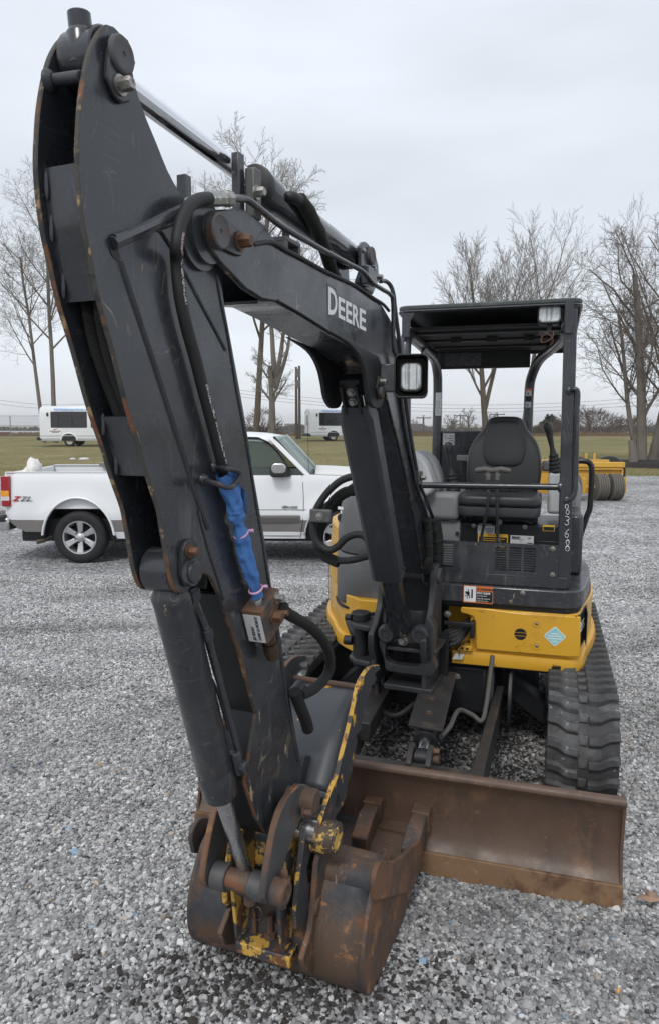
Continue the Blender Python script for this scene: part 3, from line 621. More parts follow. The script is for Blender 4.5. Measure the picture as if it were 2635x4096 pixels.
ear = [(1.535, .135), (1.560, .19), (1.50, .235), (1.47, .32), (1.45, .42), (1.41, .47), (1.36, .47), (1.33, .42), (1.36, .34), (1.41, .22), (1.43, .12), (1.475, .095)]
for w0, w1 in ((.128, .146), (-.146, -.128)): prismB('ear', ear, w0, w1, [RUSTD, RUSTM], BUCKET, bevel=.003, rim=1)
lat('left_boss', [(0, .056), (.004, .060), (.06, .060), (.064, .056)], BW(1.455, .385, -.238), NB, RUSTM, BUCKET, 30)
# ---------------------------------------------------------------- thumb behind the arm
WT = .155
tl = spline2(TP('D6', [(795, 248), (740, 262), (692, 330), (662, 410), (640, 520), (603, 680), (572, 800), (545, 920), (512, 1000), (478, 1090), (440, 1210), (432, 1290)], WT), 3)
tr = TP('D6', [(560, 1240), (525, 1190), (568, 1120), (592, 1060), (600, 985), (632, 900), (640, 820), (662, 705), (650, 690), (690, 640), (684, 620), (702, 550), (692, 535), (722, 480), (712, 465), (744, 410), (735, 395), (782, 330), (766, 305), (802, 272)], WT)
THUMB = prismB('thumb', tl + tr, WT - .016, WT, [mat('thumb_paint', (.032, .035, .04), .5, var=.3, vscale=8, layers=[(YEL, 13, .58, .03, 8), (RUST, 22, .63, .05, 8)]), mat('thumb_edge', (.5, .29, .045), .5, var=.2, layers=[((.04, .042, .045), 15, .50, .05, 8), (RUST, 20, .55, .06, 8)])], EX, bevel=.002, rim=1)
THUMB['label'] = 'serrated thumb in chipped grey and yellow paint'
prismB('serrated_plate', tl + tr, -WT, -WT + .016, [STEEL2, RUSTM], THUMB, bevel=.002, rim=1)
tp_ = [(.99, .815), (1.10, .775), (1.185, .72), (1.25, .65), (1.31, .585)]
mb = MB(); P5 = spline2(tp_, 4); mb.grid(lambda w, i: BW(*P5[int(i)], w), list(np.linspace(-WT + .016, WT - .016, 5)), range(len(P5)))
obj('face_plate', mb, mat('thumb_plate', (.055, .06, .068), .4, var=.2, vscale=5, layers=[(YEL, 11, .64, .01, 9), (DRUST, 7, .66, .02, 7)]), THUMB, solid=.012)
cyl('top_bar', BW(.995, .815, -WT), BW(.995, .815, WT), .012, RUSTM, THUMB)
lat('boss', [(0, .05), (.07, .05), (.07, .042), (.074, .04), (.074, .022), (.07, .02)], BW(1.42, .50, .127), NB, mat('flaked_boss', (.07, .05, .038), .6, var=.3, vscale=12, bump=.3, layers=[((.52, .33, .08), 14, .53, .03, 8), ((.04, .04, .043), 10, .56, .05, 8)]), THUMB, 28)
cyl('cross_bar', BW(1.31, .56, -WT), BW(1.31, .56, WT), .022, STEEL, THUMB)
for w in (-.03, .03): prismB('lug', [(1.25, .66), (1.30, .68), (1.36, .62), (1.33, .55), (1.28, .56)], w - .008, w + .008, STEEL2, THUMB)
# ---------------------------------------------------------------- hoses, blue sleeve and valve block on the arm
HX = WA + .022
hp = [BS('C1', x, y, HX + .02) for x, y in [(1165, 1108), (1110, 1118), (1050, 1165), (1010, 1260), (990, 1380)]] + [BS('C2', x, y, HX) for x, y in [(990, 60), (1008, 250), (1045, 430), (1092, 600), (1140, 790), (1195, 1000), (1240, 1180), (1262, 1260)]]
HOSE = pipe('hydraulic_hose', hp, .0135, RUBBER, EX, 14, 8)
# printed line along the hose
def along(path, off, w0): return path
hpp = spline(hp, 10)
def stripe(i0, i1, m, name, wd=.003):
    mb = MB(); V = []
    for i in range(i0, i1):
        T = (hpp[i + 1] - hpp[i - 1]).normalized(); view = (Vector((0, 0, CAM_H)) - hpp[i]).normalized(); nrm = (view * .25 + NB - T * T.dot(view * .25 + NB)).normalized(); sd = T.cross(nrm)
        c = hpp[i] + nrm * .0139; V += [c - sd * wd, c + sd * wd]
    k = len(V) // 2; mb.add(V, [(2 * i, 2 * i + 1, 2 * i + 3, 2 * i + 2) for i in range(k - 1)], 0, True); obj(name, mb, m, HOSE)
HPR = mat('hose_print', (.02, .02, .02), .6, layers=[((.5, .48, .48), 260, .5, .03, 3)])
stripe(34, 46, mat('pink_hose_print', (.42, .30, .32), .6, layers=[((.12, .08, .08), 300, .5, .05, 3)]), 'printed_band'); stripe(47, 64, HPR, 'printed_band'); stripe(88, 98, HPR, 'printed_band', .0035); stripe(98, 112, HPR, 'printed_band')
P = BS('C1', 1170, 1112, HX + .02); Q = BS('C1', 1292, 1110, HX + .015); d = (Q - P)
lat('hose_fitting', [(0, .015), (d.length * .1, .0165), (d.length * .62, .0165), (d.length * .64, .014), (d.length * .7, .014), (d.length * .72, .018), (d.length * .95, .018), (d.length, .012)], P, d, mat('zinc_fitting', (.30, .30, .28), .35, .8, var=.3, vscale=60, layers=[((.55, .58, .48), 60, .56, .05)]), HOSE, 8)
# blue sleeve: crumpled fabric tube
bp_ = [BS('C2', 1262, 1240, HX + .004)] + [BS('C3', x, y, HX + .006) for x, y in [(893, 20), (908, 90), (925, 170), (950, 260), (975, 370), (1000, 450), (1022, 540)]]
bpath = spline(bp_, 9)
mb = MB(); n = 20; k = len(bpath); V = []; u = NB.copy()
cinch = [17 * 1.0, 49]
for i, c in enumerate(bpath):
    T = (bpath[min(i + 1, k - 1)] - bpath[max(i - 1, 0)]).normalized(); u = (NB - T * T.dot(NB)).normalized(); v = T.cross(u); tt = i / (k - 1)
    base = .0225 - .004 * tt
    for ci in (.38, .93): base *= 1 - .30 * math.exp(-((tt - ci) / .05) ** 2)
    for j in range(n):
        a = 2 * pi * j / n; f = 1 + .30 * mnoise.noise((math.cos(a) * 1.2, math.sin(a) * 1.2, tt * 9)) + .22 * mnoise.noise((math.cos(a) * 1.6, math.sin(a) * 1.6, tt * 30)) + .10 * math.sin(a * 5 + tt * 14)
        rr_ = base * f * (1.12 if math.cos(a) < 0 else 1); V.append(c + u * math.cos(a) * rr_ * .8 + v * math.sin(a) * rr_ * 1.1)
mb.add(V, [(i * n + j, i * n + (j + 1) % n, (i + 1) * n + (j + 1) % n, (i + 1) * n + j) for i in range(k - 1) for j in range(n)], 0, True)
SLV = obj('blue_sleeve', mb, BLUE, EX, sub=1, ang=180); SLV['label'] = 'crumpled blue fabric sleeve wrapped round the hose'
mb = MB(); c = BS('C2', 1320, 1250, HX + .02); mb.add([BS('C2', x, y, HX + dw) for x, y, dw in [(1270, 1215, .02), (1310, 1218, .025), (1352, 1248, .02), (1320, 1290, .015), (1285, 1262, .022), (1378, 1360, .005), (1382, 1480, .003), (1330, 1400, .01)]], [(0, 1, 4), (1, 2, 3, 4), (3, 5, 6, 7)], 0, True); obj('loose_flap', mb, BLUE, SLV, solid=.002, ang=180)
for x, y, rr_ in ((935, 178, .019), (1018, 492, .019)):
    c = BS('C3', x, y, HX + .006); i = min(range(k), key=lambda q: (bpath[q] - c).length); T = (bpath[min(i + 1, k - 1)] - bpath[max(i - 1, 0)]).normalized(); u = (NB - T * T.dot(NB)).normalized(); v = T.cross(u)
    mb = MB(); mb.tube([bpath[i] + (u * math.cos(a) * .85 + v * math.sin(a) * 1.1) * rr_ for a in np.linspace(0, 2 * pi, 21)], .0028, 6, caps=False)
    e0 = bpath[i] + (u * .8 - v * .75) * rr_; mb.tube([e0, e0 + u * .012 - v * .002], .0045, 4); obj('cable_tie', mb, PINK, SLV)
# hose loop bracket
pipe('hose_bracket', [BS('C2', 1140, 1288, WA)] + [BS('C2', x, y, HX + .03) for x, y in [(1200, 1305), (1270, 1330), (1305, 1322), (1335, 1280), (1342, 1250), (1315, 1232), (1270, 1225)]] + [BS('C2', 1205, 1215, WA)], .006, RUSTD, ARM, 8, 5)
for x, y in ((1138, 1286), (1203, 1214)): lat('weld_foot', [(0, .015), (.006, .013), (.014, .007)], BS('C2', x, y, WA), NB, STEEL, ARM, 14)
# valve block: front face carries the label
f0 = TP('C3', [(968, 582), (1050, 590), (1092, 752), (1012, 748)], WA + .06)
Pv = [BS('C3', x, y, WA + .035) for x, y in ((968, 582), (1070, 586), (1095, 755), (1012, 748))]
bx_ = BS('C3', 1040, 670, WA + .03); upv = (BS('C3', 975, 580, WA + .03) - BS('C3', 1015, 750, WA + .03)).normalized()
VD = DB - upv * DB.dot(upv); VD.normalize(); VN = upv.cross(VD).normalized(); VN = VN if VN.dot(NB) > 0 else -VN
def VB(a, b, c): return bx_ + VD * a + VN * b + upv * c
mb = MB(); mb.box(VB, -.075, .035, -.03, .028, -.05, .052); VALVE = obj('valve_block', mb, RUSTM, EX, bevel=.002)
mb = MB(); mb.box(VB, .0352, .0362, -.026, .024, -.046, .040); obj('valve_label', mb, DWHITE, VALVE)
for i, tx in enumerate(('JIS B2351', 'TYPE O PORTS')):
    text('lettering', tx, BLACKP, VALVE, VB(.0366, -.002 + i * .016, -.040), upv, -VN, .0085)
lat('sleeve_nut', [(-.012, .017), (.004, .017), (.008, .014)], VB(.0, .0, .058), upv, ZINC, VALVE, 6)
lat('solenoid', [(0, .02), (.03, .02), (.03, .016), (.034, .016), (.034, .021), (.07, .021), (.07, .018), (.085, .018)], VB(-.01, .005, -.05), -upv, mat('brass_rust', (.07, .042, .025), .5, .4, var=.4, vscale=30), VALVE, 16)
bolt(VALVE, VB(-.02, .028, .0), NB, .016, .022, RBOLT); bolt(VALVE, VB(-.055, .028, .035), NB, .011, .018, ZINC); bolt(VALVE, VB(-.05, .028, -.01), NB, .009, .028, RBOLT, False)
# sleeved hose that loops from the valve to the back of the arm
lp_ = [BS('C3', 1160, 590, .11), BS('C3', 1175, 625, .12), BS('C3', 1240, 665, .12), BS('C3', 1320, 715, .12), BS('C3', 1390, 790, .115), BS('C3', 1425, 880, .11), BS('C3', 1415, 970, .10), BS('C3', 1350, 1050, .09), BS('C3', 1265, 1095, .08)]
pipe('sleeved_hose', lp_, .017, mat('braided_sleeve', (.012, .012, .012), .85, var=.4, vscale=60, bump=.8, bscale=180), EX, 14, 8, rs=lambda p: [.0165 + .0022 * mnoise.noise((i * .45, 1, 0)) for i in range(len(p))])
pipe('sleeved_hose', [BS('C3', 1230, 1075, .07), BS('C3', 1262, 1160, .07), BS('C3', 1290, 1230, .065), BS('C3', 1305, 1285, .06)], .019, MATS['braided_sleeve'], EX, 12, 6)
lat('coupling', [(0, .02), (.05, .02)], BS('C3', 1225, 1090, .06), DB * -1 + UP * .2, DARK, EX, 14)
# ---------------------------------------------------------------- boom
WB = .076; TB = .010
AP = BP('D1', 118, 728, WB + .02)                       # arm pivot
tip = spline2(TP('D1', [(265, 570), (130, 576), (60, 590), (22, 640), (12, 720), (50, 830), (100, 905), (150, 965)], WB), 3)
botu = TP('D1', [(300, 1120), (420, 1195), (545, 1205), (700, 1292), (900, 1420), (1060, 1512)], WB)
bend_i = [(.80, 1.985), (.70, 1.965), (.62, 1.905), (.555, 1.83)]
lowf = [(.40, 1.66), (.246, 1.475), (.09, 1.25), (-.045, 1.03)]
footb = arc(-.105, 1.005, .062, 20, -150, 6)
lowr = [(-.15, 1.10), (-.02, 1.34), (.10, 1.53), (.24, 1.78), (.30, 1.88)]
bend_o = [(.36, 1.99), (.44, 2.085), (.54, 2.155), (.65, 2.195)]
topu = TP('D1', [(1180, 1172), (1060, 1090), (900, 1012), (700, 902), (530, 803), (440, 692), (330, 605)], WB)
bpoly = tip + botu + bend_i + lowf + footb + lowr + bend_o + topu
BOOM = MB(); n = len(bpoly)
BOOM.prism(bpoly, BW, WB - TB, WB, 0, 1); BOOM = obj('boom', BOOM, [STEEL, EDGE_T], EX, bevel=.002, seg=1)
prismB('side_plate', bpoly, -WB, -WB + TB, [STEEL, EDGE_T], BOOM, rim=1)
wb = WB - TB
strip('bottom_web', botu[1:] + bend_i + lowf, -wb, wb, .008, STEEL, BOOM)
strip('top_web', [(a, b - .006) for a, b in (lowr + bend_o + topu[:-2])], -wb, wb, .008, STEEL, BOOM)
# reinforcement round the arm pivot: thicker plate that ends in a curved weld
rp = spline2(TP('D1', [(270, 573), (130, 578), (62, 592), (24, 640), (14, 720), (52, 830), (100, 903), (150, 963)], WB), 2) + TP('D1', [(300, 1118), (415, 1190), (500, 1205)], WB) + spline2(TP('D1', [(540, 1195), (430, 1060), (370, 960), (352, 880), (372, 790), (440, 695)], WB), 3) + TP('D1', [(330, 608)], WB)
for w0, w1 in ((WB, WB + .007), (-WB - .007, -WB)): prismB('pivot_plate', rp, w0, w1, [STEEL, EDGE_T], BOOM, bevel=.004, rim=0, seg=2)
prismB('pin_retainer', TP('D1', [(45, 640), (75, 612), (130, 640), (240, 720), (260, 760), (265, 860), (245, 900), (205, 890), (80, 830), (45, 750)], WB), WB + .007, WB + .016, [STEEL2, DARK], BOOM, bevel=.002, rim=1)
lat('pin_head', [(0, .038), (.016, .038), (.019, .034), (.017, .03), (.017, .006), (.014, .004)], BW(*AP, WB + .014), NB, MATS['pin_rust'], BOOM, 28)
bolt(BOOM, BS('D1', 268, 795, WB + .016), NB, .0155, .028, RBOLT)
lat('pivot_boss', [(0, .06), (.006, .066), (.15, .066)], BW(AP[0], AP[1], -.075), NB, STEEL, BOOM, 28)
lat('pivot_collar', [(0, .078), (.010, .078)], BW(AP[0] + .012, AP[1] - .004, WA + .001), NB, STEEL, BOOM, 32)
# flange along the top edge and the lettering
seam('top_flange', 'D1', [(365, 815), (470, 800), (520, 812), (600, 860), (700, 912), (900, 1022), (1060, 1096), (1180, 1180), (1250, 1225), (1290, 1270)], .006, WB + .004, DARK, parent=BOOM)
def onface(c, x, y, off=0.0): return BS(c, x, y, WB + off)
prismB('decal', TP('D1', [(868, 1080), (932, 1120), (935, 1160), (1134, 1268), (1134, 1412), (940, 1312), (936, 1330), (872, 1302)], WB), WB + .0004, WB + .001, DECALG, BOOM, bevel=0)
def logo_letter(ch, x0, x1, y0l, y0r, y1l, y1r):
    """one letter of the maker's mark fitted into its four corners on the side of the boom"""
    cu = bpy.data.curves.new('c', 'FONT'); cu.body = ch; cu.size = 1; cu.offset = .022; cu.resolution_u = 4
    to = bpy.data.objects.new('c', cu); C.objects.link(to); dg = bpy.context.evaluated_depsgraph_get(); me = bpy.data.meshes.new_from_object(to.evaluated_get(dg)); bpy.data.objects.remove(to)
    X = [v.co.x for v in me.vertices]; Y = [v.co.y for v in me.vertices]; ax, bx, ay, by = min(X), max(X), min(Y), max(Y)
    TL, TR, BL, BR = (onface('D1', *q) for q in ((x0, y0l), (x1, y0r), (x0, y1l), (x1, y1r)))
    V = []
    for v in me.vertices:
        u = (v.co.x - ax) / (bx - ax); w = (v.co.y - ay) / (by - ay); V.append((BL * (1 - u) + BR * u) * (1 - w) + (TL * (1 - u) + TR * u) * w + NB * .0016)
    mb = MB(); mb.add(V, [tuple(p.vertices) for p in me.polygons]); bpy.data.meshes.remove(me); obj('letter', mb, WHITE, BOOM)
lx = [(942, 988), (994, 1036), (1041, 1085), (1087, 1130)]
logo_letter('D', 876, 934, 1102, 1140, 1295, 1302)
for ch, (x0, x1) in zip('EERE', lx):
    t0 = 1170 + (x0 - 942) * .54; t1 = 1170 + (x1 - 942) * .54; b0 = 1316 + (x0 - 942) * .51; b1 = 1316 + (x1 - 942) * .51
    logo_letter(ch, x0, x1, t0, t1, b0, b1)
# bracket for the arm cylinder on top of the boom
BR_ = BP('D1', 1160, 880, .075)
brk = TP('D1', [(1100, 830), (1112, 800), (1130, 795), (1150, 810), (1200, 890), (1218, 960), (1222, 1060), (1180, 1160), (1085, 1090), (1075, 1070), (1100, 1000)], .065)
for w0, w1 in ((.052, .066), (-.066, -.052)): prismB('cylinder_bracket', brk, w0, w1, STEEL, BOOM, bevel=.003)
AC1 = BP('D1', 1160, 895, .066)
lat('pin_head', [(0, .032), (.01, .032), (.014, .028), (.012, .005)], BW(*AC1, .066), NB, MATS['pin_rust'], BOOM, 24)
bolt(BOOM, BS('D1', 1180, 980, .066), NB, .009, .01); bolt(BOOM, BS('D1', 1215, 1040, .085), NB, .010, .016)
mb = MB(); mb.box(BW, .80, .87, 2.235, 2.30, .066, .095); obj('pipe_clamp', mb, STEEL, BOOM, bevel=.004)
# front clamp block and pipe
PQ = BP('D1', 285, 440, .05); mb = MB(); mb.box(BW, PQ[0] - .014, PQ[0] + .014, PQ[1] - .105, PQ[1] + .085, .03, .052); obj('clamp_post', mb, STEEL, BOOM, bevel=.003)
PQ = BP('D1', 360, 470, .07); mb = MB(); mb.box(BW, PQ[0] - .022, PQ[0] + .014, PQ[1] - .06, PQ[1] + .06, .055, .085); obj('pipe_clamp', mb, mat('cast_clamp', (.10, .10, .10), .5, .3, var=.3, vscale=50), BOOM, bevel=.006)
bolt(BOOM, BS('D1', 385, 460, .085), NB, .012, .02)
mb = MB(); PQ = BP('C1', 1032, 1060, .0); mb.box(BW, PQ[0] - .012, PQ[0] + .012, PQ[1] - .05, PQ[1] + .03, -.012, .012); obj('stop_block', mb, STEEL, ARM, bevel=.002)
PQ = BP('D1', 610, 800, .03); mb = MB(); mb.box(BW, PQ[0] - .05, PQ[0] + .05, PQ[1] - .008, PQ[1] + .006, -.005, .045); mb.box(BW, PQ[0] + .035, PQ[0] + .05, PQ[1] - .05, PQ[1] - .006, -.005, .045); mb.box(BW, PQ[0] - .05, PQ[0] - .035, PQ[1] - .05, PQ[1] - .006, -.005, .045); obj('clamp_bridge', mb, MATS['cast_clamp'], BOOM, bevel=.003)
bolt(BOOM, BW(PQ[0], PQ[1] + .006, .02), UP, .012, .022, DARK)
WPi = .098
pipe('steel_pipe', [BS('C1', 1290, 1110, HX + .015), BS('D1', 220, 500, WPi), BS('D1', 300, 502, WPi), BS('D1', 345, 522, WPi), BS('D1', 420, 580, WPi), BS('D1', 560, 690, WPi), BS('D1', 800, 830, WPi), BS('D1', 1000, 940, WPi), BS('D1', 1110, 1000, WPi), BS('D1', 1180, 1080, WPi), BS('D1', 1240, 1120, WPi), BS('D1', 1300, 1160, WPi), BS('D1', 1318, 1220, WPi), BS('E3', 1215, -30, WPi), BS('E3', 1245, 80, WPi), BS('E3', 1290, 500, .085), BS('E3', 1350, 900, .085), BS('E3', 1420, 1250, .085), BS('D4', 800, 90, .09), BS('D4', 850, 240, .09), BS('D4', 872, 310, .09)], .0085, STEEL, EX, 10, 6)
pipe('steel_pipe', [BS('D1', 1232, 1068, .06), BS('D1', 1265, 1066, .06), BS('D1', 1300, 1095, .07), BS('D1', 1322, 1160, .08), BS('D1', 1335, 1280, .08), BS('E3', 1290, 60, .08), BS('E3', 1335, 480, .08), BS('E3', 1385, 850, .08), BS('E3', 1450, 1230, .085), BS('E3', 1490, 1400, .085), BS('D4', 860, 170, .09), BS('D4', 905, 290, .09)], .0085, STEEL, EX, 10, 6)
mb = MB(); c = BS('E3', 1465, 1310, .095); mb.tube([c + UP * .03, c - UP * .03], .022, 4); obj('pipe_clamp', mb, MATS['cast_clamp'], BOOM, bevel=.004); bolt(BOOM, c + NB * .016, NB, .011, .016)
# fabric-wrapped hoses at the foot of the boom
for k, (x, dx) in enumerate(((860, 0), (905, 8), (930, 4))):
    pts = [BS('D4', x + dx * .2, 300, .095), BS('D4', x + 12, 380, .10), BS('D4', x + 15 + dx, 450, .105), BS('D4', x + 18 + dx, 540, .105), BS('D4', x + 10 + dx, 620, .10), BS('D4', x + 5, 690, .08)]
    pipe('wrapped_hose', pts, .02, mat('hose_wrap', (.012, .012, .011), .8, var=.5, vscale=40, bump=.9, bscale=60) if k == 0 else MATS['hose_wrap'], EX, 12, 8, rs=lambda p: [.021 + .006 * mnoise.noise((i * .6, k * 5.0, 0)) for i in range(len(p))])
for x, y in ((872, 318), (912, 318)): lat('pipe_nut', [(-.015, .012), (-.01, .016), (.012, .016), (.016, .011)], BS('D4', x, y, .09), UP + DB * .4, ZINC, EX, 6)
# ---------------------------------------------------------------- arm cylinder
a0 = BW(*AC1, 0); a1 = BW(*PT, 0); ax_ = (a1 - a0); LT = ax_.length; ax_.normalize()
Pm = BP('D1', 385, 390, 0); Lb = (BW(*Pm, 0) - a0).length
ACYL = lat('arm_cylinder', [(.02, .03), (.035, .041), (.06, .0425), (Lb - .085, .0425), (Lb - .084, .047), (Lb - .01, .047), (Lb, .043), (Lb, .03)], a0, ax_, CYLM, EX, 32)
lat('rod', [(0, .0225), (LT - Lb, .0225)], a0 + ax_ * Lb, ax_, CHROME, ACYL, 28)
lat('wiper_guard', [(Lb - .02, .048), (Lb + .0, .051), (Lb + .018, .049), (Lb + .02, .044)], a0, ax_, DARK, ACYL, 24)
lat('base_eye', [(-.048, .035), (-.045, .04), (.045, .04), (.048, .035)], a0, NB, STEEL, ACYL, 24)
q0 = a0 + ax_ * (Lb - .11); pr = (NB * .75 + UP * .1).normalized()
pipe('port_elbow', [q0 + NB * .03, q0 + NB * .055 - ax_ * .005, q0 + NB * .062 - ax_ * .05], .016, DARK, ACYL, 12, 5)
pipe('wrapped_hose', [q0 + NB * .06 - ax_ * .04 + UP * .005, q0 + NB * .062 - ax_ * .12 - UP * .02, q0 + NB * .05 - ax_ * .24 - UP * .065, q0 + NB * .03 - ax_ * .38 - UP * .13, q0 + NB * .025 - ax_ * .50 - UP * .18, q0 + NB * .03 - ax_ * .60 - UP * .2, q0 + NB * .03 - ax_ * .70 - UP * .2], .02, MATS['hose_wrap'], EX, 12, 7, rs=lambda p: [.021 + .004 * mnoise.noise((i * .5, 9, 0)) for i in range(len(p))])
cyl('port', a0 + ax_ * .07 + NB * .03, a0 + ax_ * .07 + NB * .062, .012, DARK, ACYL); bolt(ACYL, a0 + ax_ * .07 + NB * .06, NB, .008, .012)
# ---------------------------------------------------------------- work lamp on the boom
lc = onb('D2', 255, 610, 0)
LC = BS('D2', 245, 612, .20); lr = Vector((MR[0], MR[1], 0)); lf = Vector((MF[0], MF[1], 0))
lyaw = rad(-7); lx_ = Vector((math.cos(lyaw), math.sin(lyaw), 0)); ly_ = Vector((math.sin(lyaw), -math.cos(lyaw), 0))
def LW(a, b, z): return LC + lx_ * a + ly_ * b + UP * z
ps = (BS('D2', 345, 612, .2) - BS('D2', 145, 612, .2)).length / 200 * .97
mb = MB(); R0 = rrect(-.062, .062, -.078, .082, .02)
k = len(R0); V = [LW(x, y_, z) for y_ in (.045, -.07) for x, z in R0] + [LW(x * .93, y_, z * .93) for y_ in (.045, -.065) for x, z in R0]
F = []
for i in range(k):
    j = (i + 1) % k; F += [(i, j, k + j, k + i), (2 * k + i, 3 * k + i, 3 * k + j, 2 * k + j), (i, 2 * k + i, 2 * k + j, j)]
F.append(tuple(range(k, 2 * k))); F.append(tuple(range(3 * k, 4 * k)))
mb.add(V, F); LAMP = obj('work_lamp', mb, PLAST, EX, bevel=.002)
mb = MB(); mb.prism(rrect(-.046, .046, -.060, .060, .024, 6), lambda x, z, w: LW(x, w, z), -.05, .018, taper=[(x * .93, z * .93) for x, z in rrect(-.046, .046, -.060, .060, .024, 6)]); obj('lamp_housing', mb, PLAST, LAMP, bevel=.004)
mb = MB(); mb.prism(rrect(-.037, .037, -.050, .050, .022, 6), lambda x, z, w: LW(x, w, z), .017, .021, taper=[(x * .9, z * .9) for x, z in rrect(-.037, .037, -.050, .050, .022, 6)]); obj('lamp_lens', mb, LENSM, LAMP, bevel=.003)
mb = MB(); mb.box(LW, -.115, -.058, -.05, .005, -.055, .05); obj('lamp_bracket', mb, STEEL, LAMP, bevel=.004)
# ---------------------------------------------------------------- boom cylinder, its guard and rod bracket
B0 = BW(.045, .70, 0); B1 = BW(.735, 1.895, 0); axc = (B1 - B0); LC_ = axc.length; axc.normalize()
BCY = lat('boom_cylinder', [(.03, .03), (.06, .045), (.075, .05), (.60, .05), (.605, .053), (.66, .053), (.665, .04)], B0, axc, STEEL, EX, 32)
lat('rod', [(.66, .024), (LC_, .024)], B0, axc, CHROME, BCY, 20)
lat('rod_eye', [(-.05, .04), (.05, .04)], B1, NB, DARK, BCY, 20)
bracket = TP('E3', [(940, 60), (1035, 95), (1090, 150), (1125, 250), (1150, 370), (1165, 440), (1120, 455), (1100, 470), (1075, 498), (1045, 470), (1020, 400), (1010, 250), (985, 130)], .10)
bri = spline2([(1.16, 2.03), (.99, 2.0), (.905, 1.955), (.865, 1.90), (.84, 1.845), (.79, 1.812), (.73, 1.808), (.685, 1.822), (.652, 1.87)], 3) + [(.66, 1.95), (.74, 2.0)]
for w0, w1 in ((WB, WB + .016), (-WB - .016, -WB)): prismB('rod_bracket', bri, w0, w1, DARK, BOOM, bevel=.003)
prismB('pin_retainer', [(.755, 1.925), (.715, 1.925), (.70, 1.89), (.72, 1.84), (.755, 1.84), (.78, 1.88)], WB + .016, WB + .026, DARK, BOOM, bevel=.003)
lat('pin_head', [(0, .022), (.01, .022), (.012, .018)], BW(.738, 1.865, WB + .025), NB, MATS['pin_rust'], BOOM, 20); bolt(BOOM, BW(.735, 1.905, WB + .026), NB, .011, .018)
# guard: bent shield in front of the rod
gt = (B0 + axc * (LC_ - .06)); gb = B0 + axc * .44
fo = (DB - axc * DB.dot(axc)).normalized()
def GW(x, h, o): return gb + (gt - gb) * h + NB * x + fo * o
mb = MB(); sec = [(-.068, -.01), (-.068, .055), (-.05, .068), (.05, .068), (.068, .055), (.068, -.01), (.062, -.01), (.062, .052), (.046, .062), (-.046, .062), (-.062, .052), (-.062, -.01)]
k = len(sec); V = []
for h in (0, .05, .93, 1.0):
    for x, o in sec: V.append(GW(x * (1 if h < .99 else .72), h, o))
F = [(r * k + i, r * k + (i + 1) % k, (r + 1) * k + (i + 1) % k, (r + 1) * k + i) for r in range(3) for i in range(k)]
mb.add(V, F); GUARD = obj('cylinder_guard', mb, STEEL2, EX, bevel=.002)
for x in (-.03, .03):
    mb = MB(); mb.box(lambda a, b, c: GW(a, c, b), x - .005, x + .005, .045, .075, .97, 1.10); obj('rib', mb, DARK, GUARD, bevel=.002)
mb = MB(); mb.box(lambda a, b, c: GW(a, c, b), -.04, .04, .045, .053, .95, 1.12); obj('mount_plate', mb, DARK, GUARD, bevel=.002)
for h in (1.02, 1.065): bolt(GUARD, GW(.0, h, .053), fo, .012, .014)
# ---------------------------------------------------------------- undercarriage
def boxM(name, a0, a1, b0, b1, z0, z1, m, parent=None, bevel=.004, seg=2):
    mb = MB(); mb.box(MW, a0, a1, b0, b1, z0, z1); return obj(name, mb, m, parent or EX, bevel=bevel, seg=seg)
def prismZ(name, poly, z0, z1, m, parent=None, bevel=.004, seg=2, rim=None, taper=None):
    mb = MB(); mb.prism(poly, lambda a, b, z: MW(a, b, z), z0, z1, 0, rim, taper); return obj(name, mb, m, parent or EX, bevel=bevel, seg=seg)
def prismA(name, poly, a0, a1, m, parent=None, bevel=.003, seg=2, rim=None):       # (b, z) outline extruded sideways
    mb = MB(); mb.prism(poly, lambda b, z, a: MW(a, b, z), a0, a1, 0, rim); return obj(name, mb, m, parent or EX, bevel=bevel, seg=seg)
def prismF(name, poly, b0, b1, m, parent=None, bevel=.002, seg=2, rim=None):       # (a, z) outline extruded forward
    mb = MB(); mb.prism(poly, lambda a, z, b: MW(a, b, z), b0, b1, 0, rim); return obj(name, mb, m, parent or EX, bevel=bevel, seg=seg)
RV = Vector((MR[0], MR[1], 0)); FV = Vector((MF[0], MF[1], 0))
A0_ = .06
# --- dozer blade
BLM = mat('brown_blade', (.098, .061, .043), .48, var=.3, vscale=6, bump=.22, bscale=70, rvar=.12,
          layers=[((.060, .041, .032), 5, .5, .2, 8, (1, 1, .25)), ((.15, .085, .05), 7, .55, .12, 9, (1, 1, .5)), ((.22, .13, .07), 18, .62, .08, 9), ((.19, .165, .15), 50, .67, .04, 8)], scratch=[((.11, .078, .058), 7, .008, .48, (5, 5, .3)), ((.10, .075, .058), 8, .008, .52, (.4, .4, 5))])
BLE = mat('blade_edge', (.19, .115, .062), .62, var=.3, vscale=7, bump=.2, bscale=80, layers=[((.10, .05, .03), 8, .52, .12, 8), ((.26, .17, .09), 20, .60, .1, 8)])
face = spline2([(1.705, .085), (1.672, .13), (1.655, .20), (1.658, .28), (1.675, .345), (1.700, .385)], 4)
bprof = face + arc(1.690, .400, .020, -10, 150, 6) + [(1.655, .405), (1.640, .385), (1.625, .30), (1.622, .18), (1.640, .11), (1.668, .075)]
BL0, BL1 = -.795, .915
BLADE = prismA('dozer_blade', bprof, BL0, BL1, BLM, bevel=.002)
BLADE['label'] = 'brown rusted dozer blade standing on the gravel'
prismA('cutting_edge', [(1.722, -.005), (1.715, .092), (1.700, .092), (1.703, -.005)], BL0 - .002, BL1 + .002, BLE, BLADE, bevel=.003)
for a in (BL0 - .001, BL1 - .011): prismA('end_plate', [(1.70, .09), (1.668, .2), (1.70, .40), (1.62, .40), (1.60, .2), (1.65, .05)], a, a + .012, BLM, BLADE, bevel=.002)
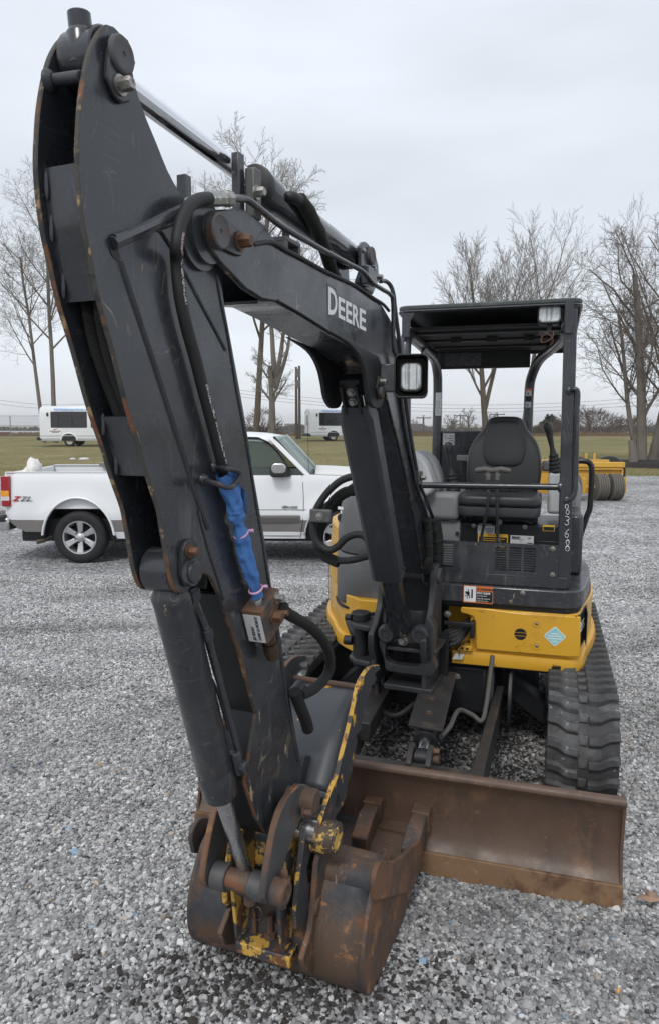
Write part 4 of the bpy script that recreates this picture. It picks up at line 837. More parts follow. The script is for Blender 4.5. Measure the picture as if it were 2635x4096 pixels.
prismA('stiffener', [(1.635, .11), (1.56, .16), (1.56, .24), (1.63, .26)], BL0 + .05, BL1 - .05, DARK, BLADE)
# frame that carries the blade
FRM = mat('worn_frame', (.028, .027, .027), .5, var=.4, vscale=9, bump=.15, bscale=60, layers=[((.08, .06, .045), 6, .55, .15, 9), ((.05, .05, .052), 4, .55, .2, 7)])
BF = boxM('blade_frame', -.24, .43, 1.555, 1.62, .30, .355, FRM, bevel=.005)
boxM('cross_strip', -.24, .40, 1.50, 1.548, .335, .347, FRM, BF)
mb = MB(); mb.hexa([MW(*p) for p in [(.345, 1.56, .20), (.395, 1.56, .20), (.425, .56, .22), (.385, .56, .22), (.345, 1.56, .34), (.395, 1.56, .34), (.425, .56, .37), (.385, .56, .37)]]); obj('push_arm', mb, FRM, BF, bevel=.004)
mb = MB(); mb.hexa([MW(*p) for p in [(-.225, 1.56, .20), (-.175, 1.56, .20), (-.225, .56, .22), (-.265, .56, .22), (-.225, 1.56, .34), (-.175, 1.56, .34), (-.225, .56, .37), (-.265, .56, .37)]]); obj('push_arm', mb, FRM, BF, bevel=.004)
boxM('step_box', -.31, -.14, .74, 1.24, .28, .375, FRM, BF, bevel=.006)
mb = MB(); 
for a in (.36, .45): prismA('hinge_plate', [(.45, .20), (.72, .22), (.74, .30), (.70, .42), (.60, .50), (.45, .50)], a, a + .02, DARK, BF)
for a in (-.30, -.21): prismA('hinge_plate', [(.45, .20), (.72, .22), (.74, .30), (.70, .42), (.60, .50), (.45, .50)], a, a + .02, DARK, BF)
# blade cylinder under its cover
CVR = mb = MB(); mb.hexa([MW(*p) for p in [(.062, 1.37, .44), (.214, 1.385, .44), (.195, .74, .47), (.030, .74, .47), (.062, 1.37, .452), (.214, 1.385, .452), (.195, .74, .482), (.030, .74, .482)]])
CV = obj('cylinder_cover', mb, FRM, EX, bevel=.002)
for x, y in ((1118, 462), (1098, 540)): a, b, z = onz('D6', x, y, .462); bolt(CV, MW(a, b, .458), UP, .012, .008, RUSTD)
for (a, b) in ((.205, .80),): bolt(CV, MW(a, b, .476), UP, .012, .014, ZINC)
P0 = MW(.12, .55, .45); P1 = MW(.135, 1.36, .375)
BLC = cyl('blade_cylinder', P0, P1, .048, DARK, EX, 24); lat('gland', [(0, .054), (.05, .054), (.055, .045)], P1 - (P1 - P0).normalized() * .06, P1 - P0, DARK, BLC, 24)
cyl('rod', P1, MW(.138, 1.46, .355), .024, RODM, BLC); lat('rod_eye', [(-.025, .04), (.025, .04)], MW(.138, 1.46, .35), RV, DARK, BLC, 20)
for a in (.085, .165): prismA('eye_lug', [(1.42, .31), (1.545, .31), (1.545, .36), (1.50, .40), (1.45, .41), (1.41, .38)], a, a + .022, FRM, BF, bevel=.003)
lat('eye_pin', [(0, .018), (.14, .018)], MW(.07, 1.46, .35), RV, RUSTM, BF, 14); bolt(BF, MW(.188, 1.455, .385), RV, .012, .02, RUSTM)
HGR = mat('grey_hose', (.075, .073, .066), .7, var=.3, vscale=40, bump=.5, bscale=160)
pipe('hose', [MW(.20, 1.34, .40), MW(.225, 1.22, .40), MW(.23, 1.10, .40), MW(.245, 1.0, .39), MW(.30, .97, .36), MW(.345, .98, .34), MW(.36, .92, .40), MW(.365, .80, .50), MW(.37, .72, .58)], .0115, HGR, EX, 12, 8)
pipe('hose', [MW(.02, .95, .38), MW(-.05, 1.0, .33), MW(-.12, .98, .32), MW(-.18, .9, .34), MW(-.22, .72, .50)], .014, RUBBER, EX, 10, 8)
# --- chassis
CH = prismZ('chassis', [(-.22, .62), (.34, .62), (.50, .35), (.60, .35), (.60, -.45), (.45, -.45), (.30, -.6), (-.18, -.6), (-.35, -.45), (-.48, -.45), (-.48, .35), (-.38, .35)], .22, .48, DARK, bevel=.02)
for sgn, a1 in ((1, .64), (-1, -.52)):
    for b0 in (.42, -.45):
        mb = MB(); x0 = A0_ + sgn * .28; mb.hexa([MW(*p) for p in [(x0, b0 - .09, .36), (x0, b0 + .09, .36), (a1, b0 + .07, .14), (a1, b0 - .07, .14), (x0, b0 - .09, .52), (x0, b0 + .09, .52), (a1, b0 + .07, .26), (a1, b0 - .07, .26)]]); obj('chassis_leg', mb, DARK, CH, bevel=.012)
lat('slew_ring', [(.48, .36), (.50, .38), (.545, .38), (.55, .36)], MW(A0_, -.02, 0), UP, DARK, CH, 40)
# --- rubber tracks
def track(a_c, name_label):
    hw = .15; bc, hb, R, zc = .10, .80, .255, .262
    per = 2 * 2 * hb + 2 * pi * R
    def path(t):
        """point (b, z) and outward normal at length t along the loop"""
        t %= per
        if t < 2 * hb: return bc + hb - t, zc + R, 0.0, 1.0, 1
        t -= 2 * hb
        if t < pi * R:
            a = pi / 2 + t / R; return bc - hb + R * math.cos(a), zc + R * math.sin(a), math.cos(a), math.sin(a), 0
        t -= pi * R
        if t < 2 * hb: return bc - hb + t, zc - R, 0.0, -1.0, 1
        t -= 2 * hb; a = -pi / 2 + t / R
        return bc + hb + R * math.cos(a), zc + R * math.sin(a), math.cos(a), math.sin(a), 0
    N = 96; V = []; F = []
    sec = [(-hw, .0), (-hw, -.02), (hw, -.02), (hw, 0)]
    for i in range(N):
        b, z, nb, nz, _ = path(per * i / N)
        for a, o in sec: V.append(MW(a_c + a, b + nb * o, z + nz * o))
    for i in range(N):
        for k in range(4): F.append((i * 4 + k, i * 4 + (k + 1) % 4, ((i + 1) % N) * 4 + (k + 1) % 4, ((i + 1) % N) * 4 + k))
    mb = MB(); mb.add(V, F); T = obj('rubber_track', mb, TRACKM, EX, ang=30)
    # lugs: left and right shapes share their mesh data
    nl = 50; pitch = per / nl; Ri = INV[EX.name]
    def lugmesh(sg):
        mb = MB(); x0, x1 = .022, hw + .004
        P = [(x0, -.34), (x0 + .05, -.28), (x1 - .04, .02), (x1, .10), (x1, .52), (x1 - .05, .46), (x0 + .045, .16), (x0, .12)]
        P = [(sg * x, y * pitch) for x, y in P]
        n = len(P); Vv = [(x, y, -.004) for x, y in P] + [(x * (1 if abs(x) < .05 else .985), y * .80 + .012 * .3, .024) for x, y in P]
        mb.add(Vv, [tuple(range(n)), tuple(range(n, 2 * n))]); mb.add(Vv, [(i, (i + 1) % n, n + (i + 1) % n, n + i) for i in range(n)])
        me = bpy.data.meshes.new('tread_lug'); me.from_pydata(mb.v, [], mb.f); me.materials.append(TRACKM)
        bm = bmesh.new(); bm.from_mesh(me); bmesh.ops.remove_doubles(bm, verts=bm.verts, dist=1e-5); bmesh.ops.recalc_face_normals(bm, faces=bm.faces); bmesh.ops.bevel(bm, geom=[e for e in bm.edges], offset=.004, segments=1, affect='EDGES'); bm.to_mesh(me); bm.free()
        return me
    ms = {1: lugmesh(1), -1: lugmesh(-1)}
    def cleat():
        mb = MB(); mb.box(lambda a, b, z: (a, b, z), -.017, .017, -pitch * .22, pitch * .22, -.004, .010)
        me = bpy.data.meshes.new('cleat'); me.from_pydata(mb.v, [], mb.f); me.materials.append(TRACKM); return me
    cm = cleat()
    for i in range(nl):
        for sg in (1, -1, 0):
            b, z, nb, nz, _ = path(pitch * (i + (.5 if sg < 0 else 0)))
            nx = (RV); nn_ = FV * nb + UP * nz; ty = nn_.cross(nx).normalized()
            M4 = Matrix((nx, ty, nn_)).transposed().to_4x4(); M4.translation = MW(a_c, b, z)
            inst('tread_lug' if sg else 'track_cleat', ms[sg] if sg else cm, T, Ri @ M4)
    # wheels and side frame inside the belt
    prismA('track_frame', rrect(bc - hb, bc + hb, .14, .36, .08, 3), a_c - .07, a_c + .07, DARK, T, bevel=.01)
    for b in (bc + hb, bc - hb): lat('idler_wheel', [(-.05, .20), (-.02, .228), (.02, .228), (.05, .20)], MW(a_c, b, zc), RV, DARK, T, 28)
    for b in (-.45, -.1, .25, .6): lat('track_roller', [(-.07, .06), (-.04, .075), (.04, .075), (.07, .06)], MW(a_c, bc + b - .05, .105), RV, DARK, T, 18)
    return T
track(.795, ''); track(-.68, '')
# ---------------------------------------------------------------- swing post casting (in the boom frame)
def onS(c, x, y, s):
    r = ray(*px(c, x, y)); t = (S0 @ BD + s) / (r[:2] @ BD); P = r * t
    return float((P[:2] - S0) @ BN), float(CAM_H + P[2])
CAST = mat('cast_iron_paint', (.030, .031, .034), .45, var=.3, vscale=9, bump=.15, bscale=60, rvar=.12, layers=[((.07, .068, .066), 6, .56, .15, 8), ((.10, .05, .03), 9, .66, .04, 8)])
sf = .10
fw = [onS('D4', x, y, sf) for x, y in [(548, 1045), (600, 1040), (645, 1080), (690, 1140), (740, 1075), (800, 1045), (870, 1040), (885, 1180), (905, 1250), (930, 1330), (905, 1382), (585, 1342), (570, 1240), (540, 1160)]]
def casting_front():
    """front wall with an oval opening: outer ring joined to the inner ring"""
    cxw, czw = onS('D4', 705, 1225, sf); rw = (onS('D4', 838, 1225, sf)[0] - onS('D4', 572, 1225, sf)[0]) / 2; rz = .062
    n = 40; mb = MB(); V = []
    cen = (cxw, czw); W_ = [p[0] for p in fw]; Z_ = [p[1] for p in fw]
    def outer(a):
        d = (math.cos(a), math.sin(a)); best = None
        for i in range(len(fw)):
            (x1, y1), (x2, y2) = fw[i], fw[(i + 1) % len(fw)]; ex, ey = x2 - x1, y2 - y1; den = d[0] * ey - d[1] * ex
            if abs(den) < 1e-9: continue
            t = ((x1 - cxw) * ey - (y1 - czw) * ex) / den; u = ((x1 - cxw) * d[1] - (y1 - czw) * d[0]) / den
            if t > 0 and -1e-6 <= u <= 1 + 1e-6 and (best is None or t > best): best = t
        best = best or .1
        return cxw + d[0] * best, czw + d[1] * best
    for s in (sf, sf - .05):
        for k in range(n):
            a = 2 * pi * k / n; ca, sa = math.cos(a), math.sin(a); q = (abs(ca) ** 4 + abs(sa) ** 4) ** -.25
            V.append(BW(s, czw + rz * sa * q * .95, cxw + rw * ca * q * .95))
        for k in range(n):
            w, z = outer(2 * pi * k / n); V.append(BW(s, z, w))
    F = []
    for k in range(n):
        j = (k + 1) % n; F += [(k, j, n + j, n + k), (2 * n + k, 3 * n + k, 3 * n + j, 2 * n + j), (k, 2 * n + k, 2 * n + j, j), (n + k, n + j, 3 * n + j, 3 * n + k)]
    mb.add(V, F); return obj('swing_post', mb, CAST, EX, bevel=.006)
SWP = casting_front()
wl, zl = onS('D4', 545, 1100, sf); wr, zr = onS('D4', 930, 1330, sf)
mb = MB(); mb.box(BW, -.16, -.14, .46, .70, wl, wr); obj('rear_wall', mb, DARK, SWP)
mb = MB(); mb.box(BW, -.14, sf, .462, .49, wl + .02, wr - .02); obj('floor_web', mb, CAST, SWP, bevel=.006)
mb = MB(); mb.box(BW, -.14, sf - .02, .655, .675, wl + .01, wr - .01); obj('top_web', mb, CAST, SWP, bevel=.004)
lat('pivot_barrel', [(.44, .085), (.45, .09), (.80, .09), (.81, .085)], BW(-.2, 0, .02), UP, CAST, SWP, 30)
# side cheeks up to the boom foot pin
chk = [(-.175, 1.0)] + [(-.101 + .062 * math.cos(rad(a)), 1.003 + .062 * math.sin(rad(a))) for a in range(160, -30, -20)] + [(-.03, .93), (.0, .85), (.06, .78), (sf + .03, .74), (sf + .03, .66), (sf - .01, .60), (sf, .47), (-.14, .46), (-.19, .70)]
for w0, w1 in ((.108, .138), (-.150, -.120)): prismB('cheek', chk, w0, w1, CAST, SWP, bevel=.006, seg=2)
lat('foot_pin', [(0, .034), (.32, .034)], BW(-.101, 1.003, -.165), NB, CAST, SWP, 22); lat('pin_head', [(0, .04), (.014, .04), (.016, .034)], BW(-.101, 1.003, .138), NB, MATS['pin_rust'], SWP, 24)
for x, y, w_ in ((585, 1092, 0), (810, 1100, 0)):
    w, z = onS('D4', x, y, sf + .02); lat('boss', [(-.03, .046), (.0, .044), (.012, .036), (.012, .022), (.006, .02)], BW(sf + .012, z, w), DB, CAST, SWP, 24)
w, z = onS('D4', 692, 1145, sf + .03); bolt(SWP, BW(sf + .0, z, w), DB, .017, .03, ZINC)
mb = MB(); mb.prism([(.115, .60), (.165, .63), (.168, .80), (.14, .845), (.118, .80)], lambda w, z, s: BW(s, z, w), .03, .10); obj('side_rib', mb, CAST, SWP, bevel=.008)
# left fork with the swing cylinder pin
for z0, z1 in ((.735, .765), (.555, .585)):
    mb = MB(); mb.prism([(-.12, .05), (-.16, .09), (-.235, .08), (-.285, .02), (-.29, -.05), (-.25, -.10), (-.14, -.12)], lambda w, s, z: BW(s, z, w), z0, z1); obj('fork_plate', mb, CAST, SWP, bevel=.008)
lat('fork_pin', [(.53, .04), (.77, .04), (.77, .05), (.80, .05), (.805, .046)], BW(-.01, 0, -.235), UP, DARK, SWP, 24)
lat('pin_bolt', [(0, .016), (.03, .016)], BW(.02, .78, -.275), -NB, DARK, SWP, 10); lat('pin_bolt', [(0, .024), (.04, .024)], BW(.02, .66, -.27), -NB, DARK, SWP, 14)
mb = MB(); mb.tube([BW(-.03, .66, -.20), BW(-.16, .66, -.30), BW(-.40, .66, -.42)], .05, 16); obj('swing_cylinder', mb, DARK, EX)
for dx in (0, .02): pipe('hose', [BS('D4', 575, 760, -.07 + dx), BS('D4', 568, 840, -.07 + dx), BS('D4', 585, 920, -.07 + dx), BS('D4', 580, 1010, -.07 + dx)], .009, RUBBER, EX, 10, 6)
mb = MB(); mb.prism([(-.10, .72), (.10, .72), (.10, .90), (.085, .955), (-.085, .955), (-.10, .90)], lambda w, z, s: BW(s, z, w), -.20, -.16); obj('boot_plate', mb, DARK, EX, bevel=.008)

# ---------------------------------------------------------------- upper structure: yellow house
plan = spline2([(.742, .665), (.795, .60), (.825, .43), (.865, .22), (.887, .03), (.885, -.25), (.80, -.58), (.55, -.83), (.06, -.92), (-.42, -.83), (-.66, -.62), (-.755, -.3), (-.745, -.1), (-.68, .12), (-.586, .322), (-.513, .484), (-.444, .577), (-.351, .665)], 4)
notch = [(-.20, .665), (-.19, .40), (.10, .40), (.25, .50), (.25, .668)]
def inset(P, d):
    out = []; n = len(P)
    for i in range(n):
        p = Vector(P[i]); a = Vector(P[i - 1]); b = Vector(P[(i + 1) % n]); t = (b - a).normalized(); out.append((p.x - t.y * d, p.y + t.x * d))
    return out
area = sum(plan[i][0] * plan[(i + 1) % len(plan)][1] - plan[(i + 1) % len(plan)][0] * plan[i][1] for i in range(len(plan)))
sg = -1 if area < 0 else 1
body = [(a * .985 + .001, b * .985) for a, b in plan] + notch
HOUSE = prismZ('house_body', body, .575, .805, YELM, bevel=.006)
HOUSE['label'] = 'yellow lower house with dented panels'
lipn = [(-.20, .665), (-.19, .36), (.10, .36), (.16, .668)]
mb = MB(); P = plan + lipn; n = len(P); V = []
for z, k in ((.515, .985), (.505, 1.0), (.51, 1.012), (.545, 1.018), (.575, 1.008), (.58, .985)):
    for a, b in P: V.append(MW(a * k, b * k if b > .5 or b < 0 else b * k, z))
F = [(r * n + i, r * n + (i + 1) % n, (r + 1) * n + (i + 1) % n, (r + 1) * n + i) for r in range(5) for i in range(n)] + [tuple(range(n - 1, -1, -1)), tuple(range(5 * n, 6 * n))]
mb.add(V, F); obj('bottom_lip', mb, YELM, HOUSE, ang=50)
prismZ('belly_plate', [(a * .97, b * .97) for a, b in plan], .49, .512, DARK, HOUSE, bevel=.002)
# right front panel
fp = [(.198, .797), (.202, .782), (.235, .776), (.262, .768), (.276, .742), (.283, .595), (.745, .598), (.79, .606), (.784, .806), (.5, .803), (.35, .812), (.205, .812)]
PAN = prismF('front_panel', fp, .668, .684, YELM, HOUSE, bevel=.005)
for x, y in ((840, 300), (840, 437)):
    a, b, z = onb('D5', x, y, .685); lat('recess_ring', [(0, .021), (.003, .0205), (.0035, .014), (.001, .012)], MW(a, .684, z), FV, YELM, PAN, 22); bolt(PAN, MW(a, .684, z), FV, .0085, .006, ZINC, False)
vc = onb('D5', 740, 366, .685); vr = .030
for lo_, hi_ in ((.34, 1.0), (-.24, .24), (-1.0, -.34)):        # round vent behind two bars
    ys = np.linspace(lo_, hi_, 7) * .98; rgt = [(vc[0] + vr * math.sqrt(1 - y * y), vc[2] + vr * y) for y in ys]; lft = [(vc[0] - vr * math.sqrt(1 - y * y), vc[2] + vr * y) for y in ys[::-1]]
    prismF('vent_slot', rgt + lft, .6842, .6852, BLACKP, PAN, bevel=0)
a, b, z = onb('D5', 952, 380, .686)
def diamond(r, r2): return [(a + x * r, z + y * r2) for x, y in ((0, 1), (.14, .92), (.92, .14), (1, 0), (.92, -.14), (.14, -.92), (0, -1), (-.14, -.92), (-.92, -.14), (-1, 0), (-.92, .14), (-.14, .92))]
prismF('diamond_sticker', diamond(.052, .05), .6845, .6855, mat('silver_sticker', (.66, .68, .69), .45, var=.2, vscale=50), PAN, bevel=0); prismF('sticker_field', diamond(.046, .044), .6858, .6862, TEAL, PAN, bevel=0)
for dz, hw_ in ((.014, .020), (.002, .034), (-.011, .034), (-.026, .014)): prismF('sticker_bar', [(a - hw_, z + dz - .0025), (a + hw_, z + dz - .0025), (a + hw_, z + dz + .0025), (a - hw_, z + dz + .0025)], .6864, .6868, MATS['silver_sticker'], PAN, bevel=0)
prismF('tape_patch', [(.655, .513), (.70, .516), (.702, .546), (.662, .55), (.658, .53)], .6755, .6772, BLACKP, HOUSE, bevel=0)
# model decal on the right corner
def ond(x, y): return ona('D5', x, y, .806)
prismA('model_decal', [(.56, .62), (.56, .80), (.40, .80), (.36, .74), (.36, .62)], .822, .824, mat('slate_decal', (.05, .058, .068), .45), HOUSE, bevel=0)
mb = MB(); mb.hexa([MW(*p) for p in [(.775, .655, .615), (.828, .40, .615), (.822, .40, .615), (.770, .650, .615), (.775, .655, .795), (.828, .40, .80), (.822, .40, .80), (.770, .650, .795)]]); obj('model_decal', mb, MATS['slate_decal'], HOUSE)
text('lettering', '35G', WHITE, HOUSE, MW(.7865, .605, .70), (RV * .205 - FV).normalized(), UP, .055, shear=.15)
# opening beside the swing post: valve hoses, clamp and wiring
boxM('recess_back', -.19, .27, .395, .402, .58, .80, DARK, HOUSE)
for i in range(5):
    y0 = .735 - i * .012
    pipe('hose', [MW(.26, .60 - .01 * i, .735 - .018 * (i % 3)), MW(.20, .665 + .012 * i, .71 - .016 * i), MW(.13, .69 + .01 * i, .675 - .016 * i), MW(.07, .66 + .005 * i, .63 - .01 * i), MW(.02, .56, .61)], .0155, RUBBER, EX, 10, 7)
mb = MB(); mb.box(MW, .12, .27, .705, .722, .72, .742); obj('hose_clamp', mb, DARK, HOUSE, bevel=.004)
boxM('bracket', .255, .275, .66, .72, .66, .745, DARK, HOUSE); bolt(HOUSE, MW(.135, .69, .772), FV, .013, .014)
boxM('tab', .19, .265, .64, .70, .585, .612, YELM, HOUSE, bevel=.003)
for a in (.215, .24): bolt(HOUSE, MW(a, .70, .60), FV, .007, .006, DARK, False)
pipe('wire', [MW(.06, .74, .68), MW(.12, .755, .665), MW(.18, .74, .645), MW(.21, .72, .63), MW(.19, .71, .60)], .004, RUBBER, EX, 6, 6)
pipe('wire', [MW(.25, .70, .69), MW(.235, .715, .64), MW(.205, .72, .60), MW(.20, .715, .565)], .003, RBOLT, EX, 6, 6)
prismF('torn_sticker', [(.165, .535), (.215, .538), (.225, .565), (.18, .57)], .6955, .6965, DWHITE, HOUSE, bevel=0)
# black rubber apron between house and floor
prismZ('apron', [(a * .975, b * .975) for a, b in plan[:24]] + [(.5, -.3), (-.05, -.3), (-.05, .63), (.3, .64)], .80, .835, DARK, HOUSE, bevel=.01)

# left side: yellow cowl and scuffed grey hood panels
cow = [(-.745, -.25), (-.74, -.08), (-.675, .13), (-.60, .29), (-.56, .36), (-.45, .30), (-.45, -.6), (-.64, -.6)]
prismZ('side_cowl', cow, .80, 1.16, YELM, HOUSE, bevel=.02, taper=[(a * .97, b) for a, b in cow])
def hood(name, zs, pl, m):
    mb = MB(); n = len(pl); V = []
    ca = sum(p[0] for p in pl) / n; cb = sum(p[1] for p in pl) / n
    for z, k, sh in zs:
        for a, b in pl: V.append(MW(ca + (a - ca) * k + sh, cb + (b - cb) * k, z))
    r = len(zs); F = [(q * n + i, q * n + (i + 1) % n, (q + 1) * n + (i + 1) % n, (q + 1) * n + i) for q in range(r - 1) for i in range(n)] + [tuple(range(n - 1, -1, -1)), tuple(range((r - 1) * n, r * n))]
    mb.add(V, F); return obj(name, mb, m, HOUSE, ang=55)
pl = spline2([(-.58, .25), (-.545, .40), (-.47, .535), (-.36, .60), (-.20, .615), (-.12, .58), (-.11, .2), (-.11, -.45), (-.35, -.6), (-.58, -.5), (-.64, -.2), (-.62, .05)], 4)
hood('lower_hood', [(.74, .97, 0), (.75, 1.0, 0), (.90, 1.0, 0), (1.015, .985, 0), (1.03, .965, 0)], pl, GREYH)
HU = hood('upper_hood', [(1.035, .95, 0), (1.045, .975, 0), (1.15, .97, 0), (1.25, .945, .005), (1.33, .89, .01), (1.385, .78, .015), (1.41, .58, .02)], pl, GREYH)
prismZ('hood_sill', [(a * 1.012, b * 1.012) for a, b in pl], .725, .74, DARK, HOUSE, bevel=.003)
a, b, z = onb('D4', 268, 280, .42); lat('latch_recess', [(0, .001), (.002, .022), (.004, .024)], MW(a + .012, .43, z - .01), FV - RV * .4, DARK, HU, 18)
for x, y, wq_ in ((278, 222, .02), (296, 225, .012), (290, 250, .008)):
    P = Vector(MW(*onb('D4', x, y, .435))); mb = MB(); mb.box(lambda q, r, s: P + RV * q + FV * (r + .028) + UP * s, -wq_ / 2, wq_ / 2, -.001, .001, -.008, .008); obj('paint_mark', mb, WHITE, HU)
a, b, z = onb('D4', 402, 940, .66); lat('lamp_recess', [(0, .03), (.004, .028), (.005, .018), (.002, .016)], MW(a, .655, z), FV, YELM, HOUSE, 22); bolt(HOUSE, MW(a, .655, z), FV, .011, .008, ZINC, False)
prismF('hose_port', [onb('D4', x, y, .668)[::2] for x, y in ((448, 970), (480, 942), (560, 936), (560, 1040), (455, 1020))], .6655, .6675, BLACKP, HOUSE, bevel=0)
mb = MB(); mb.add([MW(*p) for p in [(-.715, .0, .66), (-.70, .055, .66), (-.70, .06, .95), (-.718, .0, .97)]], [(0, 1, 2, 3)]); obj('side_decal', mb, BLACKP, HOUSE, solid=.002)
# looping hoses left of the boom
def SL(x, y, s): w, z = onS('D4', x, y, s); return BW(s, z, w)
hs = .22
loopa = [SL(430, 15, hs), SL(350, 12, hs), SL(260, 50, hs), SL(170, 140, hs), SL(105, 250, hs), SL(88, 360, hs), SL(120, 460, hs), SL(195, 512, hs), SL(255, 490, hs), SL(310, 435, hs), SL(375, 408, hs), SL(430, 415, hs), SL(470, 455, hs)]
pipe('looped_hose', loopa, .0175, RUBBER, EX, 12, 8)
pipe('looped_hose', [SL(440, 92, .16), SL(380, 98, .16), SL(290, 130, .16), SL(215, 200, .16), SL(165, 290, .16), SL(130, 380, .16), SL(125, 470, .16), SL(165, 545, .16), SL(235, 588, .16), SL(265, 598, .16)], .026, MATS['hose_wrap'], EX, 12, 8, rs=lambda p: [.027 + .006 * mnoise.noise((i * .45, 3, 0)) for i in range(len(p))])
pipe('looped_hose', [SL(240, 582, .16), SL(290, 586, .17), SL(360, 580, .18), SL(440, 560, .19), SL(510, 540, .19)], .0175, RUBBER, EX, 12, 8)
mb = MB(); c = SL(142, 280, .24); mb.box(lambda q, r, s: c + NB * q + DB * r + UP * s, -.055, .055, -.012, .012, -.032, .032); HC = obj('hose_clip', mb, MATS['cast_clamp'], EX, bevel=.008); bolt(HC, c + DB * .012, DB, .013, .006)

# ---------------------------------------------------------------- operator's station
FLR = prismZ('floor_plate', spline2([(.69, .665), (.755, .645), (.795, .58), (.825, .40), (.85, .15), (.855, -.1)], 3) + [(.80, -.45), (-.08, -.45), (-.08, .665)], .832, .925, STEEL, bevel=.008)
prismF('front_sill', [(-.07, .926), (.715, .926), (.715, .985), (-.07, .985)], .60, .625, STEEL, FLR, bevel=.004)
for x, y in ((838, 1320),): a, b, z = onb('D3', x, y, .667); bolt(FLR, MW(a, .666, z), FV, .009, .007)
# louvred front guard: sheet pieces and bars round the slots
GZ0, GZ1 = .984, 1.146
def ga(x): return .093 + (x - 290) * .000725
cols = [(292, 365), (660, 740), (757, 840), (857, 937)]
mb = MB(); b0, b1 = .618, .626
edges = [(-.06, ga(292))] + [(ga(cols[0][1]), ga(cols[1][0])), (ga(740), ga(757)), (ga(840), ga(857)), (ga(937), .672)]
for a0, a1 in edges: mb.box(MW, a0, a1, b0, b1, GZ0, GZ1)
GU = obj('front_guard', mb, STEEL, EX)
for c0, c1 in cols:
    zt_, zb_ = 1.128, 1.004
    mb = MB(); mb.box(MW, ga(c0), ga(c1), b0, b1, zt_, GZ1); mb.box(MW, ga(c0), ga(c1), b0, b1, GZ0, zb_); obj('guard_band', mb, STEEL, GU)
    for i in range(9):
        z = zb_ + (zt_ - zb_) * (i + 1) / 10; boxM('louvre', ga(c0), ga(c1), b0, b1, z - .0028, z + .0028, STEEL, GU, bevel=0)
for x, y in ((1045, 1017), (1042, 1195)): a, b, z = onb('D3', x, y, .627); bolt(GU, MW(a, .626, z), FV, .009, .006)
# box under the seat with its labels
BXM = mat('satin_black_panel', (.016, .017, .019), .35, var=.2, vscale=8)
BX = boxM('seat_base', .13, .71, -.25, .20, .926, 1.19, BXM, bevel=.012)
boxM('base_cover', .56, .70, .20, .206, .96, 1.10, BXM, BX)
for x in (500, 852): a, b, z = onb('D3', x, 862 if x < 600 else 870, .205); bolt(BX, MW(a, .20, z), FV, .009, .007)
def sticker(name, c, x0, x1, y0, y1, b, m, parent, k=0):
    q0 = onb(c, x0, y1, b); q1 = onb(c, x1, y0, b); return prismF(name, [(q0[0], q0[2]), (q1[0], q0[2]), (q1[0], q1[2]), (q0[0], q1[2])], b, b + .001 + k * .0006, m, parent, bevel=0), q0, q1
s1, q0, q1 = sticker('important_label', 'D3', 528, 645, 862, 915, .202, DWHITE, BX)
text('lettering', 'IMPORTANT', WHITE, BX, MW(q0[0] + .008, .203, q1[2] + .002), RV, UP, .0095)
for i in range(4): boxM('text_line', q0[0] + .045, q1[0] - .006, .2045, .2048, q0[2] + .006 + i * .008, q0[2] + .009 + i * .008, BLACKP, s1, bevel=0)
s2, q0, q1 = sticker('caution_label', 'D3', 527, 737, 920, 1065, .202, AMBER, BX)
s2b, r0, r1 = sticker('caution_field', 'D3', 535, 730, 942, 1056, .2042, BLACKP, s2, 1)
text('lettering', '\u25b2 CAUTION'.replace('\u25b2 ', ''), BLACKP, s2, MW(q0[0] + .055, .2055, q1[2] - .0125), RV, UP, .009)
for i in range(6): boxM('text_line', r0[0] + .012, r1[0] - .012 - .02 * (i % 2), .2064, .2068, r1[2] - .012 - i * .011, r1[2] - .009 - i * .011, AMBER, s2, bevel=0)
s3, q0, q1 = sticker('dealer_label', 'D3', 752, 914, 932, 982, .202, DWHITE, BX)
text('lettering', 'BEARD', BLACKP, s3, MW(q0[0] + .006, .2035, q1[2] - .017), RV, UP, .011, shear=.25, bold=.0008)
text('lettering', 'ESP', BLACKP, s3, MW(q1[0] - .032, .2035, q1[2] - .017), RV, UP, .008)
boxM('text_line', q1[0] - .034, q1[0] - .004, .2035, .204, q0[2] + .004, q0[2] + .009, BLACKP, s3, bevel=0); boxM('text_line', q0[0] + .006, q0[0] + .075, .2035, .204, q1[2] - .0225, q1[2] - .0205, BLACKP, s3, bevel=0)
s4, q0, q1 = sticker('small_caution_label', 'D3', 975, 1058, 858, 896, .202, AMBER, BX); prismF('label_field', [(q0[0] + .003, q0[2] + .003), (q1[0] - .003, q0[2] + .003), (q1[0] - .003, q1[2] - .010), (q0[0] + .003, q1[2] - .010)], .2036, .2042, BLACKP, s4, bevel=0)
